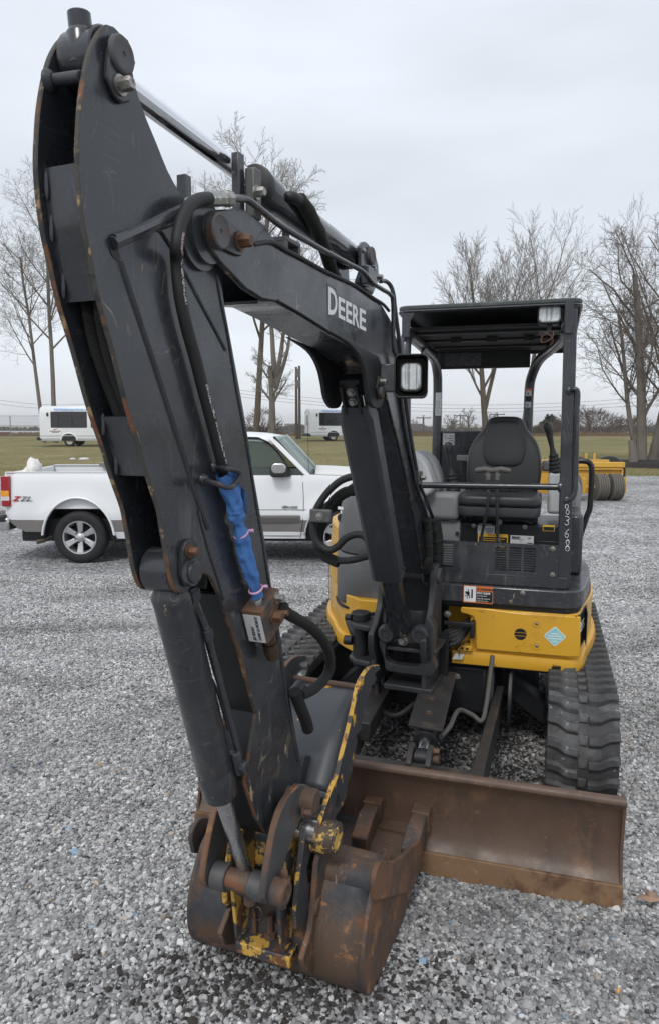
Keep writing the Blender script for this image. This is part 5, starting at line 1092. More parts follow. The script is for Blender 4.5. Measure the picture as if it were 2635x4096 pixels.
# warning sticker on the floor plate
s5, q0, q1 = sticker('warning_sticker', 'D3', 430, 636, 1280, 1384, .667, ORANGE, FLR)
wdt = q1[0] - q0[0]; hgt = q1[2] - q0[2]
prismF('pictogram_field', [(q0[0] + .003, q0[2] + .006), (q0[0] + wdt * .42, q0[2] + .006), (q0[0] + wdt * .42, q1[2] - .004), (q0[0] + .003, q1[2] - .004)], .6682, .6688, WHITE, s5, bevel=0)
prismF('text_field', [(q0[0] + wdt * .44, q0[2] + .006), (q1[0] - .003, q0[2] + .006), (q1[0] - .003, q0[2] + hgt * .68), (q0[0] + wdt * .44, q0[2] + hgt * .68)], .6682, .6688, BLACKP, s5, bevel=0)
text('lettering', 'WARNING', BLACKP, s5, MW(q0[0] + wdt * .55, .6685, q0[2] + hgt * .76), RV, UP, .011, bold=.0006)
prismF('warning_triangle', [(q0[0] + wdt * .45, q0[2] + hgt * .76), (q0[0] + wdt * .53, q0[2] + hgt * .76), (q0[0] + wdt * .49, q0[2] + hgt * .92)], .6682, .6688, BLACKP, s5, bevel=0)
for i, tx in enumerate(('STAY CLEAR', 'of swing area.', 'Operate controls', 'only from seat.')): text('lettering', tx, WHITE, s5, MW(q0[0] + wdt * .455, .6692, q0[2] + hgt * (.55 - i * .135 - (.03 if i > 1 else 0))), RV, UP, .0088 if i == 0 else .0068, bold=.0005 if i == 0 else 0)
pc = (q0[0] + wdt * .2, q0[2] + hgt * .5)
prismF('pictogram', [(pc[0] + .010, pc[1] - .02), (pc[0] + .018, pc[1] - .02), (pc[0] + .018, pc[1] + .026), (pc[0] + .010, pc[1] + .026)], .669, .6694, BLACKP, s5, bevel=0)
prismF('pictogram', [(pc[0] - .02, pc[1] + .002), (pc[0] + .002, pc[1] - .004), (pc[0] + .002, pc[1] + .012), (pc[0] - .02, pc[1] + .014)], .669, .6694, BLACKP, s5, bevel=0)
for k, (dx, dy) in enumerate(((-.022, -.012), (-.012, -.024), (.004, -.022), (-.006, .026))): mb = MB(); mb.tube([MW(pc[0] - .002, .6692, pc[1] + .002), MW(pc[0] + dx, .6692, pc[1] + dy)], .0022, 5); obj('pictogram', mb, BLACKP, s5)
# --- seat: cushion and moulded back as lofted shells
def loft(name, rings, m, parent, ang=60, sub=1, caps=True):
    n = len(rings[0]); V = [p for r in rings for p in r]; F = [(q * n + i, q * n + (i + 1) % n, (q + 1) * n + (i + 1) % n, (q + 1) * n + i) for q in range(len(rings) - 1) for i in range(n)]
    if caps: F += [tuple(range(n - 1, -1, -1)), tuple(range((len(rings) - 1) * n, len(rings) * n))]
    mb = MB(); mb.add(V, F, 0, True); return obj(name, mb, m, parent, ang=ang, sub=sub)
sa, hb_ = .355, -.12
def seatring(z, hw, t, b, bulge, k=20):
    """one cross-section of the backrest: flat front with raised bolsters"""
    R = []
    for i in range(k):
        a = 2 * pi * i / k; ca, sa_ = math.cos(a), math.sin(a); q = (abs(ca) ** 3.2 + abs(sa_) ** 3.2) ** (-1 / 3.2)
        x = hw * ca * q; y = t * sa_ * q
        if sa_ > 0: y += bulge * (abs(x / hw) ** 3 if hw else 0) - .012 * (1 - abs(x / hw) ** 2)
        R.append(MW(sa + x, b + y, z))
    return R
back = [(1.33, .17, .045, .0, .0), (1.345, .195, .05, -.005, .01), (1.40, .212, .055, -.012, .022), (1.48, .217, .058, -.02, .03), (1.56, .213, .058, -.03, .03), (1.63, .195, .055, -.04, .022), (1.68, .160, .05, -.045, .01), (1.71, .130, .048, -.048, .004), (1.74, .118, .046, -.05, .0), (1.765, .108, .042, -.052, 0), (1.785, .085, .034, -.053, 0), (1.793, .05, .02, -.053, 0)]
SEAT = loft('seat', [seatring(z, hw, t, b + hb_ + .1, bu) for z, hw, t, b, bu in back], VINYL, EX)
SEAT['label'] = 'black vinyl operator seat'
hp_ = [(1.50, .03, .0), (1.505, .09, .010), (1.53, .112, .014), (1.60, .125, .014), (1.66, .122, .013), (1.71, .108, .012), (1.75, .09, .01), (1.77, .06, .004)]
loft('head_pad', [[MW(sa + hw * math.cos(2 * pi * i / 16), hb_ + .1 + .015 + o * 1.6 + .012 * math.sin(2 * pi * i / 16) - (z - 1.5) * .12, z) for i in range(16)] for z, hw, o in hp_], VINYL, SEAT)
cus = rrect(sa - .235, sa + .225, -.10, .31, .07, 5)
def crings(zs): return [[MW(sa + (a - sa) * k, .105 + (b - .105) * k, z - .03 * max(0, (b - .1)) * 0) for a, b in cus] for z, k in zs]
loft('seat_cushion', crings([(1.29, .97), (1.30, 1.0), (1.335, 1.0), (1.352, .97), (1.36, .85), (1.352, .5), (1.35, .2)]), VINYL, SEAT, sub=1)
loft('cushion_shell', crings([(1.235, .93), (1.245, .97), (1.288, .99), (1.291, .9)]), mat('slate_plastic', (.075, .078, .085), .45), SEAT, sub=0)
loft('lumbar_pad', [[MW(sa + hw * math.cos(2 * pi * i / 16), hb_ + .135 + .008 * math.sin(2 * pi * i / 16), z) for i in range(16)] for z, hw in ((1.355, .10), (1.36, .118), (1.385, .122), (1.395, .11))], VINYL, SEAT)
boxM('seat_rail', .17, .56, -.05, .18, 1.19, 1.236, DARK, SEAT, bevel=.01)
pipe('seat_bar', [MW(.19, .24, 1.205), MW(.26, .27, 1.235), MW(.36, .28, 1.24), MW(.46, .27, 1.225), MW(.53, .24, 1.20)], .007, DARK, SEAT, 8, 6)
lat('adjust_knob', [(0, .018), (.012, .018), (.014, .012)], MW(.355, .265, 1.205), FV, GRIPG, SEAT, 7)
# rear panel behind the seat
RP = boxM('rear_panel', -.10, .50, -.625, -.60, .93, 1.70, STEEL, bevel=.006)
s6, q0, q1 = sticker('manual_label', 'D3', 291, 371, 228, 308, -.598, DWHITE, RP)
text('lettering', 'i', BLACKP, s6, MW(q0[0] + .012, -.5965, q0[2] + .045), RV, UP, .03)
for i in range(4): boxM('text_line', q0[0] + .03 + .012 * (i % 2), q1[0] - .006, -.5965, -.596, q0[2] + .012 + i * .016, q0[2] + .016 + i * .016, BLACKP, s6, bevel=0)
# --- consoles and joysticks
LCN = boxM('left_console', -.06, .135, -.15, .22, .926, 1.20, GREYP, bevel=.02); boxM('console_top', -.075, .13, -.15, .26, 1.20, 1.36, GREYP, LCN, bevel=.03, seg=3)
s7, q0, q1 = sticker('console_label', 'D3', 335, 379, 783, 825, .2215, DWHITE, LCN)
lat('console_knob', [(0, .011), (.01, .011)], MW(*onb('D3', 390, 912, .221)), FV, PLAST, LCN, 12)
cs = spline2([(-.20, 1.38), (-.195, 1.52), (-.165, 1.585), (-.11, 1.585), (-.055, 1.54), (-.02, 1.46), (-.005, 1.40), (-.02, 1.36), (-.06, 1.33), (-.08, 1.26), (-.09, 1.19), (-.18, 1.19)], 3)
CB = prismF('lever_box', cs, .20, .34, GREYL, bevel=.03, seg=4); prismF('lever_box_back', [(a + .03, z + .004) for a, z in cs], .06, .21, GREYP, CB, bevel=.03, seg=3)
def joystick(P, lean, parent_label, s=1.0):
    ax = Vector(lean).normalized(); J = lat('joystick', [(.13, .012), (.16, .014), (.20, .017), (.225, .020), (.235, .019)], P, ax, PLAST, EX, 14)
    Rn = [(0.0, .040), (.012, .043), (.022, .036), (.034, .041), (.044, .033), (.056, .037), (.066, .029), (.078, .033), (.088, .025), (.10, .028), (.112, .019), (.14, .014)]
    lat('bellows', Rn, P, ax, RUBBER, J, 18)
    top = P + ax * .24; loft('grip', [[top + ax * h + RV * (r * 1.0 * math.cos(q)) + FV * (r * 1.15 * math.sin(q)) for q in np.linspace(0, 2 * pi, 13)[:-1]] for h, r in ((-.03, .017), (-.01, .021), (.012, .027), (.035, .027), (.048, .02), (.052, .008))], PLAST, J)
    return J
joystick(MW(.08, .12, 1.355), (RV * -.12 + UP + FV * .05), '', 1)
joystick(MW(.655, .02, 1.47), (RV * -.22 + UP), '', 1)
AR = prismF('armrest', spline2([(.06, 1.555), (.16, 1.55), (.205, 1.53), (.205, 1.48), (.17, 1.48), (.12, 1.515), (.06, 1.52)], 2), -.22, -.17, GREYP, bevel=.006)
for a in (.175, .195): lat('armrest_hole', [(0, .009), (.001, .009)], MW(a, -.1695, 1.505), FV, BLACKP, AR, 12)
boxM('armrest_post', .09, .12, -.215, -.18, 1.34, 1.52, DARK, AR)
RC = boxM('right_console', .61, .705, -.16, .06, 1.235, 1.475, GREYL, bevel=.02, seg=3); boxM('console_cup', .57, .64, -.2, -.1, 1.47, 1.53, GREYP, RC, bevel=.012)
boxM('right_tank', .715, .80, -.25, .25, .926, 1.26, STEEL, bevel=.02)
boxM('right_cover', .70, .80, -.55, -.12, .926, 1.40, GREYP, bevel=.03)
# travel levers with T handles
for x, xb, dx in ((600, 552, -.022), (662, 668, .022)):
    a, b, z = onb('D3', x, 540, .40); a2, b2, z2 = onb('D3', xb, 975, .36); a3, _, z3 = onb('D3', x, 700, .40)
    LV = pipe('travel_lever', [MW(a, .40, z), MW(a3, .40, z3), MW(a2 * .5 + a3 * .5, .385, (z2 + z3) / 2), MW(a2, .36, z2), MW(a2 + .01, .32, .96)], .0085, STEEL, EX, 10, 6)
    lat('lever_nut', [(0, .012), (.02, .012), (.024, .016), (.032, .016)], MW(a, .40, z - .005), UP, ZINC, LV, 8)
    zc = z + .048; mb = MB(); mb.tube([MW(a + q + dx * .9, .40, zc + .004 * math.cos(q * 60)) for q in (-.052, -.047, -.03, 0, .03, .047, .052)], [.006, .013, .0155, .0165, .0155, .013, .006], 12); mb.tube([MW(a, .40, z + .02), MW(a, .40, zc)], [.013, .015], 10); obj('t_handle', mb, GRIPG, LV)
# ---------------------------------------------------------------- canopy
def tubeM(name, pts, r, m=STEEL, parent=EX, n=12, k=6): return pipe(name, [MW(*p) for p in pts], r, m, parent, n, k)
RF = prismZ('canopy_roof', rrect(-.165, .735, -.76, .615, .06, 4), 2.325, 2.348, mat('canopy_top', (.05, .06, .06), .5, var=.25, layers=[((.12, .13, .13), 6, .58, .15)]), bevel=.006)
rim = rrect(-.165, .735, -.76, .615, .06, 5); n = len(rim); mb = MB(); V = []
for k, z in ((1.0, 2.325), (1.008, 2.27), (1.0, 2.215), (.985, 2.215), (.985, 2.325)):
    for a, b in rim: V.append(MW(.285 + (a - .285) * k, -.07 + (b + .07) * k, z if b < .45 else 2.325 - (2.325 - z) * .12))
mb.add(V, [(q * n + i, q * n + (i + 1) % n, (q + 1) * n + (i + 1) % n, (q + 1) * n + i) for q in range(4) for i in range(n)]); obj('roof_skirt', mb, STEEL, RF, ang=50)
prismZ('headliner', rrect(-.14, .70, -.72, .52, .05, 3), 2.235, 2.25, mat('headliner_black', (.008, .008, .009), .7), RF, bevel=.004)
for b in (.38, .02, -.35): boxM('roof_rib', -.12, .69, b, b + .035, 2.222, 2.236, DARK, RF, bevel=.004)
for a in (.05, .25, .45): boxM('rib_tab', a, a + .06, .14, .15, 2.205, 2.236, DARK, RF, bevel=.002)
q0 = onb('D2', 470, 485, -.55); boxM('roof_placard', -.08, .16, -.57, -.565, 2.13, 2.215, mat('faded_placard', (.05, .05, .055), .6, layers=[((.11, .11, .115), 30, .5, .1, 3, (1, 1, 6))]), RF, bevel=0)
boxM('rear_header', -.13, .47, -.63, -.58, 2.115, 2.23, DARK, RF, bevel=.006)
FPO = prismF('front_post', [(.668, .926), (.732, .926), (.712, 2.30), (.652, 2.30)], .555, .605, STEEL, bevel=.006)
mb = MB(); mb.tube([MW(.715, .595, .93), MW(.694, .595, 2.2)], .008, 8); obj('post_channel', mb, STEEL, FPO)
mb = MB(); mb.box(MW, .655, .695, .60, .622, 2.18, 2.345); obj('post_bracket', mb, STEEL, FPO, bevel=.003)
tubeM('canopy_frame', [(.47, -.60, .95), (.47, -.60, 1.6), (.47, -.60, 1.95), (.485, -.57, 2.06), (.53, -.46, 2.15), (.60, -.2, 2.19), (.66, .2, 2.21), (.67, .57, 2.22)], .031, STEEL, EX, 14)
tubeM('canopy_frame', [(-.13, -.60, .95), (-.13, -.60, 1.6), (-.13, -.60, 1.98), (-.13, -.55, 2.10), (-.13, -.40, 2.17), (-.13, 0, 2.20), (-.13, .35, 2.215), (-.13, .52, 2.205), (-.128, .575, 2.12), (-.125, .58, 1.95), (-.12, .58, 1.5), (-.10, .58, .93)], .031, STEEL, EX, 14)
prismF('corner_bracket', [(-.14, 2.335), (-.06, 2.335), (-.095, 2.27), (-.10, 2.19), (-.14, 2.19)], .60, .612, STEEL, RF, bevel=.003)
pipe('hook', [MW(-.10, .1, 2.19), MW(-.115, .12, 2.17), MW(-.12, .12, 2.14), MW(-.115, .13, 2.12)], .006, DARK, RF, 6, 5)
for x0, x1, y0, y1, nm in ((410, 454, 718, 876, 'post_label'),):
    s8, q0, q1 = sticker(nm, 'D2', x0, x1, y0, y1, -.568, DWHITE, EX)
    for i in range(9): boxM('text_line', q0[0] + .004, q1[0] - .005 - .006 * (i % 3), -.5665, -.566, q0[2] + .012 + i * .0105, q0[2] + .015 + i * .0105, mat('grey_print', (.2, .2, .2)) if i == 0 and 'grey_print' not in MATS else MATS['grey_print'], s8, bevel=0)
s9, q0, q1 = sticker('post_warning_label', 'D2', 1027, 1070, 690, 820, -.568, DWHITE, EX)
hh = q1[2] - q0[2]
for z0, z1, m in ((.88, 1.0, ORANGE), (.30, .60, BLACKP)): prismF('label_band', [(q0[0], q0[2] + hh * z0), (q1[0], q0[2] + hh * z0), (q1[0], q0[2] + hh * z1), (q0[0], q0[2] + hh * z1)], -.5664, -.566, m, s9, bevel=0)
for z0, z1 in ((.66, .82), (.06, .22)): prismF('pictogram', [(q0[0] + .006, q0[2] + hh * z0), (q1[0] - .014, q0[2] + hh * z0), (q1[0] - .018, q0[2] + hh * z1), (q0[0] + .01, q0[2] + hh * (z1 - .03))], -.5664, -.566, MATS['grey_print'], s9, bevel=0)
# hand-painted number down the post
def PF(x, y): a, b, z = onb('D3', x, y, .6065); return MW(a, .6065, z)
def strokes(pts): mb = MB(); mb.tube(spline([PF(x, y) for x, y in pts], 4), .0042, 6, flat=.35); obj('painted_digit', mb, WHITE, FPO)
strokes([(1128, 735), (1134, 715), (1146, 716), (1150, 735), (1140, 748), (1128, 735)]); strokes([(1136, 758), (1148, 752), (1156, 766), (1150, 782), (1138, 780), (1134, 766), (1140, 756)])
strokes([(1128, 796), (1144, 798), (1156, 810), (1150, 822), (1138, 824), (1152, 834), (1150, 850), (1136, 856), (1124, 846)])
strokes([(1155, 885), (1142, 895), (1130, 912), (1128, 932), (1140, 942), (1150, 930), (1144, 915), (1132, 918)])
strokes([(1134, 975), (1142, 958), (1154, 964), (1154, 985), (1142, 995), (1134, 975)]); strokes([(1132, 1012), (1140, 1000), (1154, 1006), (1154, 1028), (1142, 1034), (1131, 1026), (1132, 1012)])
strokes([(1156, 690), (1162, 700), (1158, 708)]); strokes([(1150, 698), (1164, 690)])
# rail and grab handles
RL = cyl('front_rail', MW(-.045, .585, 1.428), MW(.67, .585, 1.436), .0165, STEEL, EX); lat('rail_flange', [(0, .019), (.008, .03), (.016, .03)], MW(.655, .585, 1.436), RV, STEEL, RL, 16)
tubeM('grab_handle', [(.69, .60, 1.905), (.712, .615, 1.915), (.728, .615, 1.895), (.728, .615, 1.80), (.735, .615, 1.50), (.735, .615, 1.42), (.722, .615, 1.385), (.70, .605, 1.37)], .0135, STEEL, EX, 12)
for z, a in ((1.907, .69), (1.372, .70)): lat('handle_foot', [(0, .02), (.012, .018), (.016, .012)], MW(a, .598, z), FV, STEEL, EX, 12)
tubeM('side_handle', [(.735, .15, 1.545), (.80, .15, 1.545), (.825, .15, 1.53), (.835, .15, 1.49), (.835, .15, 1.30), (.82, .15, 1.24), (.785, .15, 1.10), (.78, .15, 1.02)], .0155, mat('gloss_black', (.012, .012, .013), .25), EX, 12)
# canopy lamp
a, b, z = onb('D2', 1195, 178, .56)
CL = MB(); R1 = rrect(-.060, .060, -.053, .053, .025, 5); CL.prism(R1, lambda x, zz, w: MW(a + x, w, z + zz), .50, .575, taper=[(x * .97, q * .97) for x, q in R1]); CL = obj('canopy_lamp', CL, PLAST, EX, bevel=.006)
R2 = rrect(-.053, .053, -.044, .044, .022, 5); mb = MB(); mb.prism(R2, lambda x, zz, w: MW(a + x, w, z + zz), .575, .581, taper=[(x * .9, q * .9) for x, q in R2]); obj('lamp_lens', mb, LENSM, CL, bevel=.004)
boxM('lamp_bracket', a - .05, a + .09, .50, .56, z - .095, z - .083, DARK, CL, bevel=.003); boxM('lamp_stem', a - .012, a + .012, .52, .55, z - .09, z - .05, DARK, CL)
pipe('lamp_wire', [MW(a + .02, .57, z - .085), MW(a + .015, .59, z - .12), MW(a - .03, .585, z - .14), MW(a - .035, .58, z - .115), MW(a - .01, .58, z - .095), MW(a + .02, .58, z - .13), MW(a + .005, .58, z - .155)], .003, RBOLT, CL, 6, 6)
pipe('lamp_wire', [MW(a + .085, .58, z + .05), MW(a + .08, .60, z - .03), MW(a + .05, .59, z - .09), MW(a + .01, .58, z - .11)], .003, DARK, CL, 6, 6)
# ================================================================ pickup truck
TRW = mat('truck_white', (.74, .755, .77), .22, var=.05, vscale=2, coat=.6, rvar=.05, layers=[((.55, .55, .55), 5, .64, .15, 7), ((.16, .15, .14), 30, .76, .02, 7)])
TRG = mat('truck_pewter', (.21, .20, .19), .4, .3, var=.12, vscale=4)
CHR = mat('trim_chrome', (.6, .6, .61), .2, 1.0, var=.2, vscale=14)
TYRE = mat('tyre_rubber', (.014, .014, .015), .7, var=.3, vscale=14, bump=.2, bscale=40, layers=[((.035, .034, .033), 6, .56, .2)])
ALLOY = mat('alloy_wheel', (.60, .60, .61), .33, .85, var=.15, vscale=18)
def glassm(name, tint, rough=.02, al=.55):
    m = bpy.data.materials.new(name); m.use_nodes = True; t = m.node_tree; b = t.nodes['Principled BSDF']; L = t.links.new
    b.inputs['Base Color'].default_value = (*tint, 1); b.inputs['Roughness'].default_value = rough; b.inputs['Specular IOR Level'].default_value = .8
    tr = t.nodes.new('ShaderNodeBsdfTransparent'); tr.inputs[0].default_value = (*[min(1, .45 + c) for c in tint], 1); mxs = t.nodes.new('ShaderNodeMixShader'); mxs.inputs[0].default_value = al
    L(tr.outputs[0], mxs.inputs[1]); L(b.outputs[0], mxs.inputs[2]); L(mxs.outputs[0], t.nodes['Material Output'].inputs[0]); return m
GLASS = glassm('truck_glass', (.10, .14, .125), .03, .42)
WSG = glassm('windshield_glass', (.22, .30, .29), .03, .6)
BUSG = mat('dark_bus_glass', (.010, .011, .013), .06, spec=.8)
TZ = -.222; TY = 9.85
def TW(x, y, z): return Vector((x, TY + y, TZ + z))
TRK = thing('pickup_truck', 'scuffed white extended-cab pickup with grey lower stripe parked behind the excavator arm', 'pickup', (-1.7, TY + .95, TZ))
def e1(x, y): return (-4.569 + .0015766 * x, 2.642 - .0015763 * y)
def e2(x, y): return (-1.448 + .001351 * x, 2.469 - .001351 * y)
WHR, WHF, TR = -3.52, .154, .375
def arch(x):
    for c in (WHR, WHF):
        d = (x - c) / .49
        if abs(d) < 1: return .36 + .57 * math.sqrt(1 - d * d)
    return 0
def lower(x): 
    base = .36 if x > -3.0 else .46
    if x < -4.3: base = .46 + (-4.3 - x) * .7
    return max(base, arch(x))
def upper(x): return float(np.interp(x, [-4.6, -2.5, -2.45, -.35, -.25, .2, .7, 1.05, 1.25], [1.29, 1.285, 1.255, 1.255, 1.265, 1.245, 1.205, 1.15, 1.02]))
def bulge(x, z):
    y = float(np.interp(z, [.3, .36, .46, .63, .68, .80, .95, 1.08, 1.2, 1.3], [.07, .055, .03, .012, .0, .0, .005, .012, .025, .055]))
    if x > .75: y += (x - .75) ** 2 * .9
    if x < -4.35: y += (-4.35 - x) ** 2 * 2.0
    c = WHR if x < -1.5 else WHF; d = math.hypot(x - c, (z - .36)); y -= .022 * math.exp(-((d - .56) / .09) ** 2) * (1 if z > .45 else .4)
    return y
xs = sorted(set([round(x, 3) for x in list(np.linspace(-4.57, 1.25, 60)) + [c + .49 * math.sin(t) for c in (WHR, WHF) for t in np.linspace(-pi / 2, pi / 2, 25)]]))
zs = [.30, .36, .40, .46, .50, .55, .60, .63, .68, .74, .80, .86, .92, .98, 1.04, 1.10, 1.15, 1.20, 1.24, 1.28, 1.31]
def bodyside(side):
    mb = MB(); n = len(xs)
    def P(x, z):
        z = min(max(z, lower(x)), upper(x)); y = bulge(x, z); return TW(x, y if side == 0 else 1.95 - y, z)
    V = [P(x, z) for z in zs for x in xs]; mb.v = [tuple(p) for p in V]
    for j in range(len(zs) - 1):
        for i in range(n - 1):
            xm = (xs[i] + xs[i + 1]) / 2
            if max(zs[j], zs[j + 1]) <= max(lower(xs[i]), lower(xs[i + 1])) - 1e-4 and zs[j + 1] <= min(lower(xs[i]), lower(xs[i + 1])): continue
            if zs[j] >= max(upper(xs[i]), upper(xs[i + 1])): continue
            zm = (zs[j] + zs[j + 1]) / 2
            mb.f.append((j * n + i, j * n + i + 1, (j + 1) * n + i + 1, (j + 1) * n + i)); mb.m.append(1 if .46 < zm < .63 else 0); mb.s.append(True)
    return mb
def clean(o):
    bm = bmesh.new(); bm.from_mesh(o.data); bmesh.ops.dissolve_degenerate(bm, dist=1e-5, edges=bm.edges); bmesh.ops.remove_doubles(bm, verts=bm.verts, dist=1e-5); bm.to_mesh(o.data); bm.free(); return o
BODY = clean(obj('body', bodyside(0), [TRW, TRG], TRK, ang=40)); clean(obj('far_side', bodyside(1), [TRW, TRG], TRK, ang=40))
def tpart(name, mb, m, parent=None, **k): return obj(name, mb, m, parent or TRK, **k)
def tbox(name, x0, x1, y0, y1, z0, z1, m, parent=None, bevel=.006): mb = MB(); mb.box(TW, x0, x1, y0, y1, z0, z1); return tpart(name, mb, m, parent, bevel=bevel)
# wheel-arch mouldings and inner wells
for c in (WHR, WHF):
    mb = MB(); A = [pi * k / 22 for k in range(23)]
    path = [TW(c + .505 * math.cos(a), -.006, .36 + .585 * math.sin(a) if True else 0) for a in A]
    path = [TW(c + .505, -.004, .42)] + path[1:-1] + [TW(c - .505, -.004, .42)]
    mb.tube(path, .028, 8, flat=.6); tpart('arch_moulding', mb, TRW if c == WHR else CHR, BODY)
    mb = MB(); V = [TW(c + .50 * math.cos(a), y, .36 + .58 * math.sin(a)) for y in (.05, .62) for a in A]; mb.add(V, [(k, k + 1, 24 + k, 23 + k) for k in range(22)]); V2 = [TW(c + .5 * math.cos(a), .62, .36 + .58 * math.sin(a)) for a in A]; mb.add(V2, [tuple(range(23))]); tpart('wheel_well', mb, DARK, BODY)
def wheel(c, y0, lbl=''):
    O = TW(c, y0, TR); ax = Vector((0, -1, 0)); w = .24
    tp = [(-.24, .20), (-.24, .30), (-.232, .345), (-.21, .368), (-.18, .375), (-.06, .375), (-.03, .368), (-.008, .345), (.0, .30), (-.004, .255), (-.012, .238)]
    mbt = MB(); mbt.lathe(tp, O, ax, 40, caps=False); T = obj('wheel', mbt, TYRE, TRK)
    mbt = MB(); mbt.lathe([(-.012, .240), (-.004, .238), (-.006, .222), (-.03, .212), (-.16, .205)], O, ax, 36, caps=False); obj('rim', mbt, ALLOY, T); lat('brake_disc', [(-.20, .205), (-.15, .16), (-.14, .02)], O, ax, DARK, T, 30)
    for k in range(6):
        a = 2 * pi * k / 6 + .5; d = Vector((math.cos(a), 0, math.sin(a))); q = Vector((-math.sin(a), 0, math.cos(a)))
        mb = MB(); V = []
        for rr_, hw, yy in ((.055, .030, -.035), (.13, .034, -.030), (.215, .045, -.012)):
            for s in (-1, 1): V.append(O + d * rr_ + q * hw * s + ax * yy)
            for s in (1, -1): V.append(O + d * rr_ + q * hw * s * 1.1 + ax * (yy - .035))
        mb.add(V, [(0, 1, 5, 4), (4, 5, 9, 8), (1, 2, 6, 5), (5, 6, 10, 9), (3, 0, 4, 7), (7, 4, 8, 11), (0, 3, 2, 1), (8, 9, 10, 11)]); obj('spoke', mb, ALLOY, T, bevel=.005)
        lat('lug_nut', [(0, .012), (.018, .011), (.02, .008)], O + d.lerp(q, .5).normalized() * .075 + ax * -.04, ax, DARK, T, 8)
    lat('hub_cap', [(-.05, .075), (-.036, .072), (-.03, .045), (-.012, .043), (-.006, .03), (-.005, .004)], O, ax, ALLOY, T, 24)
    return T
wheel(WHR, .03); wheel(WHF, .03)
for c in (WHR, WHF): lat('far_wheel', [(-.24, .2), (-.24, .35), (-.2, .375), (-.04, .375), (0, .35), (0, .2)], TW(c, 1.90, TR), Vector((0, -1, 0)), TYRE, TRK, 28)
# underside, bed floor and walls, tailgate
tbox('underbody', -4.4, 1.0, .20, 1.75, .30, .62, DARK)
BED = tbox('bed_floor', -4.5, -2.52, .08, 1.87, .78, .80, TRG)
for y0, y1 in ((.06, .11), (1.84, 1.89)): tbox('bed_wall', -4.52, -2.52, y0, y1, .78, 1.288, TRW, BED)
for y0, y1 in ((.045, .13), (1.82, 1.905)): tbox('bed_rail', -4.53, -2.5, y0, y1, 1.285, 1.302, DWHITE, BED)
tbox('bed_front', -2.55, -2.50, .08, 1.87, .78, 1.29, TRW, BED); tbox('tailgate', -4.57, -4.52, .12, 1.83, .72, 1.285, TRW, BED, bevel=.015)
tbox('tool_rail', -3.74, -2.6, 1.70, 1.83, 1.28, 1.34, TRG, BED)
# bumper, exhaust, tail lamp
BMP = tbox('rear_bumper', -4.80, -4.50, .03, 1.92, .47, .66, CHR, bevel=.03); tbox('bumper_pad', -4.81, -4.55, .0, 1.95, .60, .70, PLAST, BMP, bevel=.02)
pipe('exhaust_pipe', [TW(*q) for q in ((-3.85, .30, .37), (-3.98, .22, .36), (-4.08, .14, .32), (-4.16, .10, .305))], .035, mat('exhaust', (.10, .085, .07), .6, .5, var=.3, vscale=20), TRK, 14, 5)
TL_ = tbox('tail_lamp', -4.575, -4.455, -.004, .10, .82, 1.245, mat('red_lens', (.30, .012, .018), .2, coat=.6), bevel=.012)
x0, z0 = e1(0, 1065); x1, z1 = e1(62, 1015); tbox('amber_lens', -4.58, -4.465, -.008, .02, z0, z1, mat('amber_lens', (.75, .30, .02), .2, coat=.6), TL_, bevel=.004)
tbox('clear_lens', -4.58, -4.462, -.008, .02, e1(0, 1103)[1], e1(0, 1066)[1], mat('clear_lens', (.6, .58, .55), .2, coat=.6), TL_, bevel=.004)
# cab: pillars, roof, glass
XA, ZA = e2(470, 530); 
roofx = [-2.42, -2.30, -2.0, -1.6, -1.2, -.95, XA + .03]
def roofz(x, y):
    c = (y - .975) / .80; return float(np.interp(x, [-2.42, -2.3, -1.9, -1.3, -.95, -.7], [1.70, 1.78, 1.84, 1.855, 1.835, 1.765])) - .045 * c * c - .06 * abs(c) ** 6
mb = MB(); mb.grid(lambda x, y: TW(x + (.14 * (1 - ((y - .975) / .8) ** 2) if x > -.9 else 0), y, roofz(x, y)), roofx, list(np.linspace(.185, 1.765, 11))); ROOF = tpart('roof', mb, mat('peeling_roof', (.72, .735, .75), .35, var=.06, layers=[((.30, .34, .33), 4.5, .60, .02, 8), ((.40, .25, .12), 9, .70, .02)]), solid=.02)
def pillar(name, p, q, w, d, m=TRW):
    p = Vector(p); q = Vector(q); mb = MB(); V = []
    for P in (p, q):
        for dx, dy in ((-w, 0), (w, 0), (w, d), (-w, d)): V.append(TW(P.x + dx, P.y + dy, P.z))
    mb.hexa(V); return tpart(name, mb, m, bevel=.01)
for mir in (0, 1):
    f = (lambda y: y) if not mir else (lambda y: 1.95 - y - .05)
    pillar('a_pillar', (-.30, f(.05), 1.25), (XA + .0, f(.19), 1.76), .045, .05); pillar('b_pillar', (-1.30, f(.06), 1.25), (-1.36, f(.195), 1.80), .04, .05, TRW); pillar('c_pillar', (-2.40, f(.06), 1.25), (-2.33, f(.195), 1.76), .10, .06)
    mb = MB(); g = lambda x, z: TW(x, (.075 + (z - 1.25) * .25) if not mir else 1.875 - (z - 1.25) * .25, z); pts = [(-1.28, 1.25), (-.50, 1.25), (-.62, 1.43), (-.72, 1.57), (-.84, 1.69), (-.98, 1.765), (-1.34, 1.775)]
    mb.add([g(*p) for p in pts], [tuple(range(len(pts)))]); tpart('side_glass', mb, GLASS)
    mb = MB(); mb.tube([g(*p) + Vector((0, -.012 if not mir else .012, 0)) for p in pts[:]] , .014, 6); tpart('window_seal', mb, PLAST)
    mb = MB(); pts = [(-2.25, 1.27), (-1.36, 1.25), (-1.40, 1.775), (-2.18, 1.75)]; mb.add([g(*p) for p in pts], [(0, 1, 2, 3)]); tpart('rear_side_glass', mb, GLASS)
